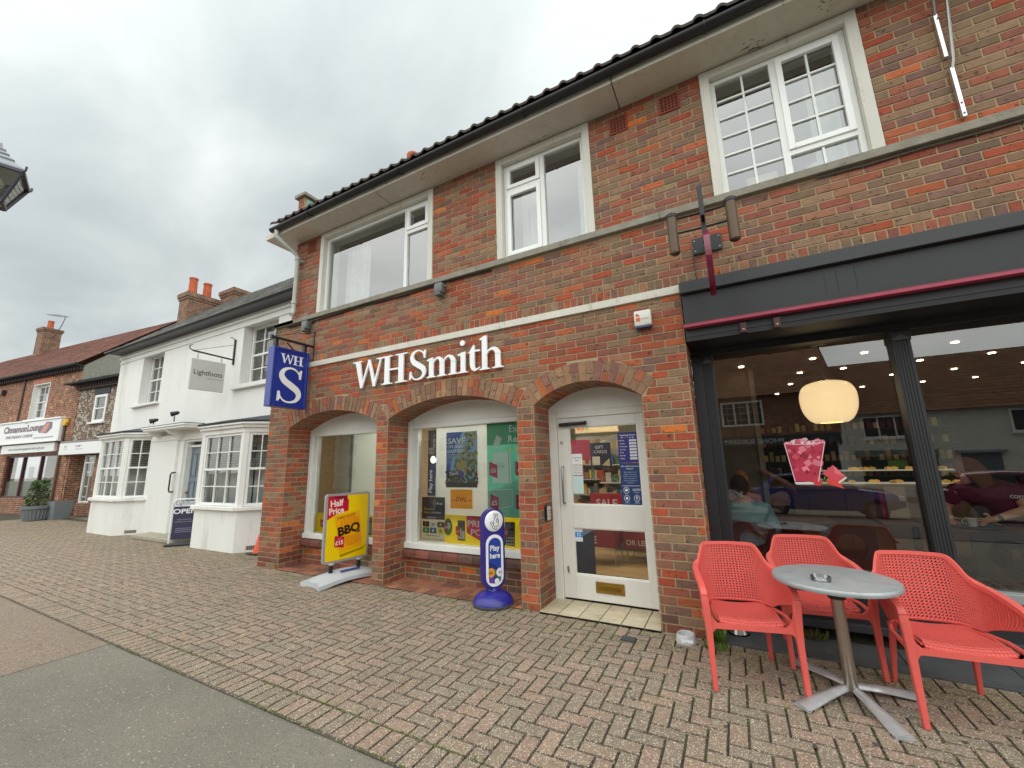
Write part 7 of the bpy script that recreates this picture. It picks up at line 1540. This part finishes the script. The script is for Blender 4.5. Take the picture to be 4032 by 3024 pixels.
# person in black with one bare arm raised, further inside
x, y = .46, 2.7
J = {'pelvis': ((x, y, .52), (.16, .13)), 'waist': ((x, y, .68), (.14, .11)), 'chest': ((x, y-.01, .88), (.18, .12)), 'top': ((x, y-.01, 1.00), (.12, .09)), 'neck': ((x-.01, y-.01, 1.08), .05),
     'shR': ((x+.19, y-.03, .985), .06), 'elR': ((x+.10, y-.26, 1.13), .045), 'wrR': ((x-.12, y-.30, 1.28), .03), 'shL': ((x-.19, y-.01, .97), .06), 'elL': ((x-.23, y-.10, .76), .045), 'wrL': ((x-.10, y-.28, .80), .03),
     'hipR': ((x+.10, y, .5), .09), 'knR': ((x+.13, y-.4, .52), .065), 'anR': ((x+.13, y-.38, .12), .04), 'toR': ((x+.14, y-.50, .08), .035), 'hipL': ((x-.10, y, .5), .09), 'knL': ((x-.13, y-.4, .52), .065), 'anL': ((x-.13, y-.38, .12), .04), 'toL': ((x-.14, y-.50, .08), .035)}
B3 = [['pelvis', 'waist', 'chest', 'top', 'neck'], ['top', 'shR', 'elR', 'wrR'], ['top', 'shL', 'elL', 'wrL'], ['pelvis', 'hipR', 'knR', 'anR', 'toR'], ['pelvis', 'hipL', 'knL', 'anL', 'toL']]
hand(J, B3, 'wrR', J['wrR'][0], (-1, -.1, .5), (0, -.4, 1), pre='r'); hand(J, B3, 'wrL', J['wrL'][0], (.3, -1, .1), (-1, 0, 0), pre='l')
SK = S('8f6a5a')
person('person in a black top with one bare arm raised, seated further inside the cafe', (x, y, .05), J, B3,
       [('top', ['pelvis', 'waist', 'chest', 'top', 'shR', 'shL'], [['pelvis', 'waist', 'chest', 'top'], ['top', 'shR'], ['top', 'shL']], .018, S('141416'), 'pelvis'),
        ('trousers', ['pelvis', 'hipR', 'knR', 'anR', 'hipL', 'knL', 'anL'], [['pelvis', 'hipR', 'knR', 'anR'], ['pelvis', 'hipL', 'knL', 'anL']], .012, S('2a2a30'), 'pelvis')], (x-.02, y-.03, 1.20), (-.6, -.7, 0), S('1c1512'), .0)
SK = S('c99a82')
cafe_chair(.46, 2.72, math.pi, 'dark wooden chair under the person in the black top')
x, y = -.0, 2.15
J = {'pelvis': ((x, y, .52), (.15, .12)), 'waist': ((x, y, .68), (.13, .10)), 'chest': ((x+.02, y-.01, .88), (.16, .11)), 'top': ((x+.03, y-.01, .98), (.11, .085)), 'neck': ((x+.03, y-.01, 1.06), .045),
     'shR': ((x+.19, y-.03, .965), .055), 'elR': ((x+.22, y-.16, .76), .042), 'wrR': ((x+.08, y-.32, .80), .028), 'shL': ((x-.14, y-.01, .96), .055), 'elL': ((x-.18, y-.12, .76), .042), 'wrL': ((x-.06, y-.30, .80), .028),
     'hipR': ((x+.10, y, .5), .085), 'knR': ((x+.11, y-.40, .52), .06), 'anR': ((x+.12, y-.36, .12), .038), 'toR': ((x+.12, y-.46, .08), .033), 'hipL': ((x-.10, y, .5), .085), 'knL': ((x-.11, y-.4, .52), .06), 'anL': ((x-.12, y-.36, .12), .038), 'toL': ((x-.12, y-.46, .08), .033)}
B4 = [list(b) for b in B3[:5]]
hand(J, B4, 'wrR', J['wrR'][0], (-.4, -1, .1), (1, 0, 0), pre='r', s=.9); hand(J, B4, 'wrL', J['wrL'][0], (.3, -1, .1), (-1, 0, 0), pre='l', s=.9)
person('ginger-haired person in a pale pink top facing the window inside the cafe', (x, y, .05), J, B4,
       [('top', ['pelvis', 'waist', 'chest', 'top', 'shR', 'elR', 'shL', 'elL'], [['pelvis', 'waist', 'chest', 'top'], ['top', 'shR', 'elR'], ['top', 'shL', 'elL']], .016, S('b98a86'), 'pelvis'),
        ('trousers', ['pelvis', 'hipR', 'knR', 'anR', 'hipL', 'knL', 'anL'], [['pelvis', 'hipR', 'knR', 'anR'], ['pelvis', 'hipL', 'knL', 'anL']], .012, S('3a4252'), 'pelvis')], (x+.04, y-.03, 1.18), (.1, -1, -.1), S('a8683a'), .03)
cafe_chair(-.0, 2.17, math.pi, 'dark wooden chair under the person in the pale pink top')
cafe_table(.02, 1.55, 'square wooden cafe table between the pale blue and the pale pink tops', .74)
bpy.data.objects  # end of scene
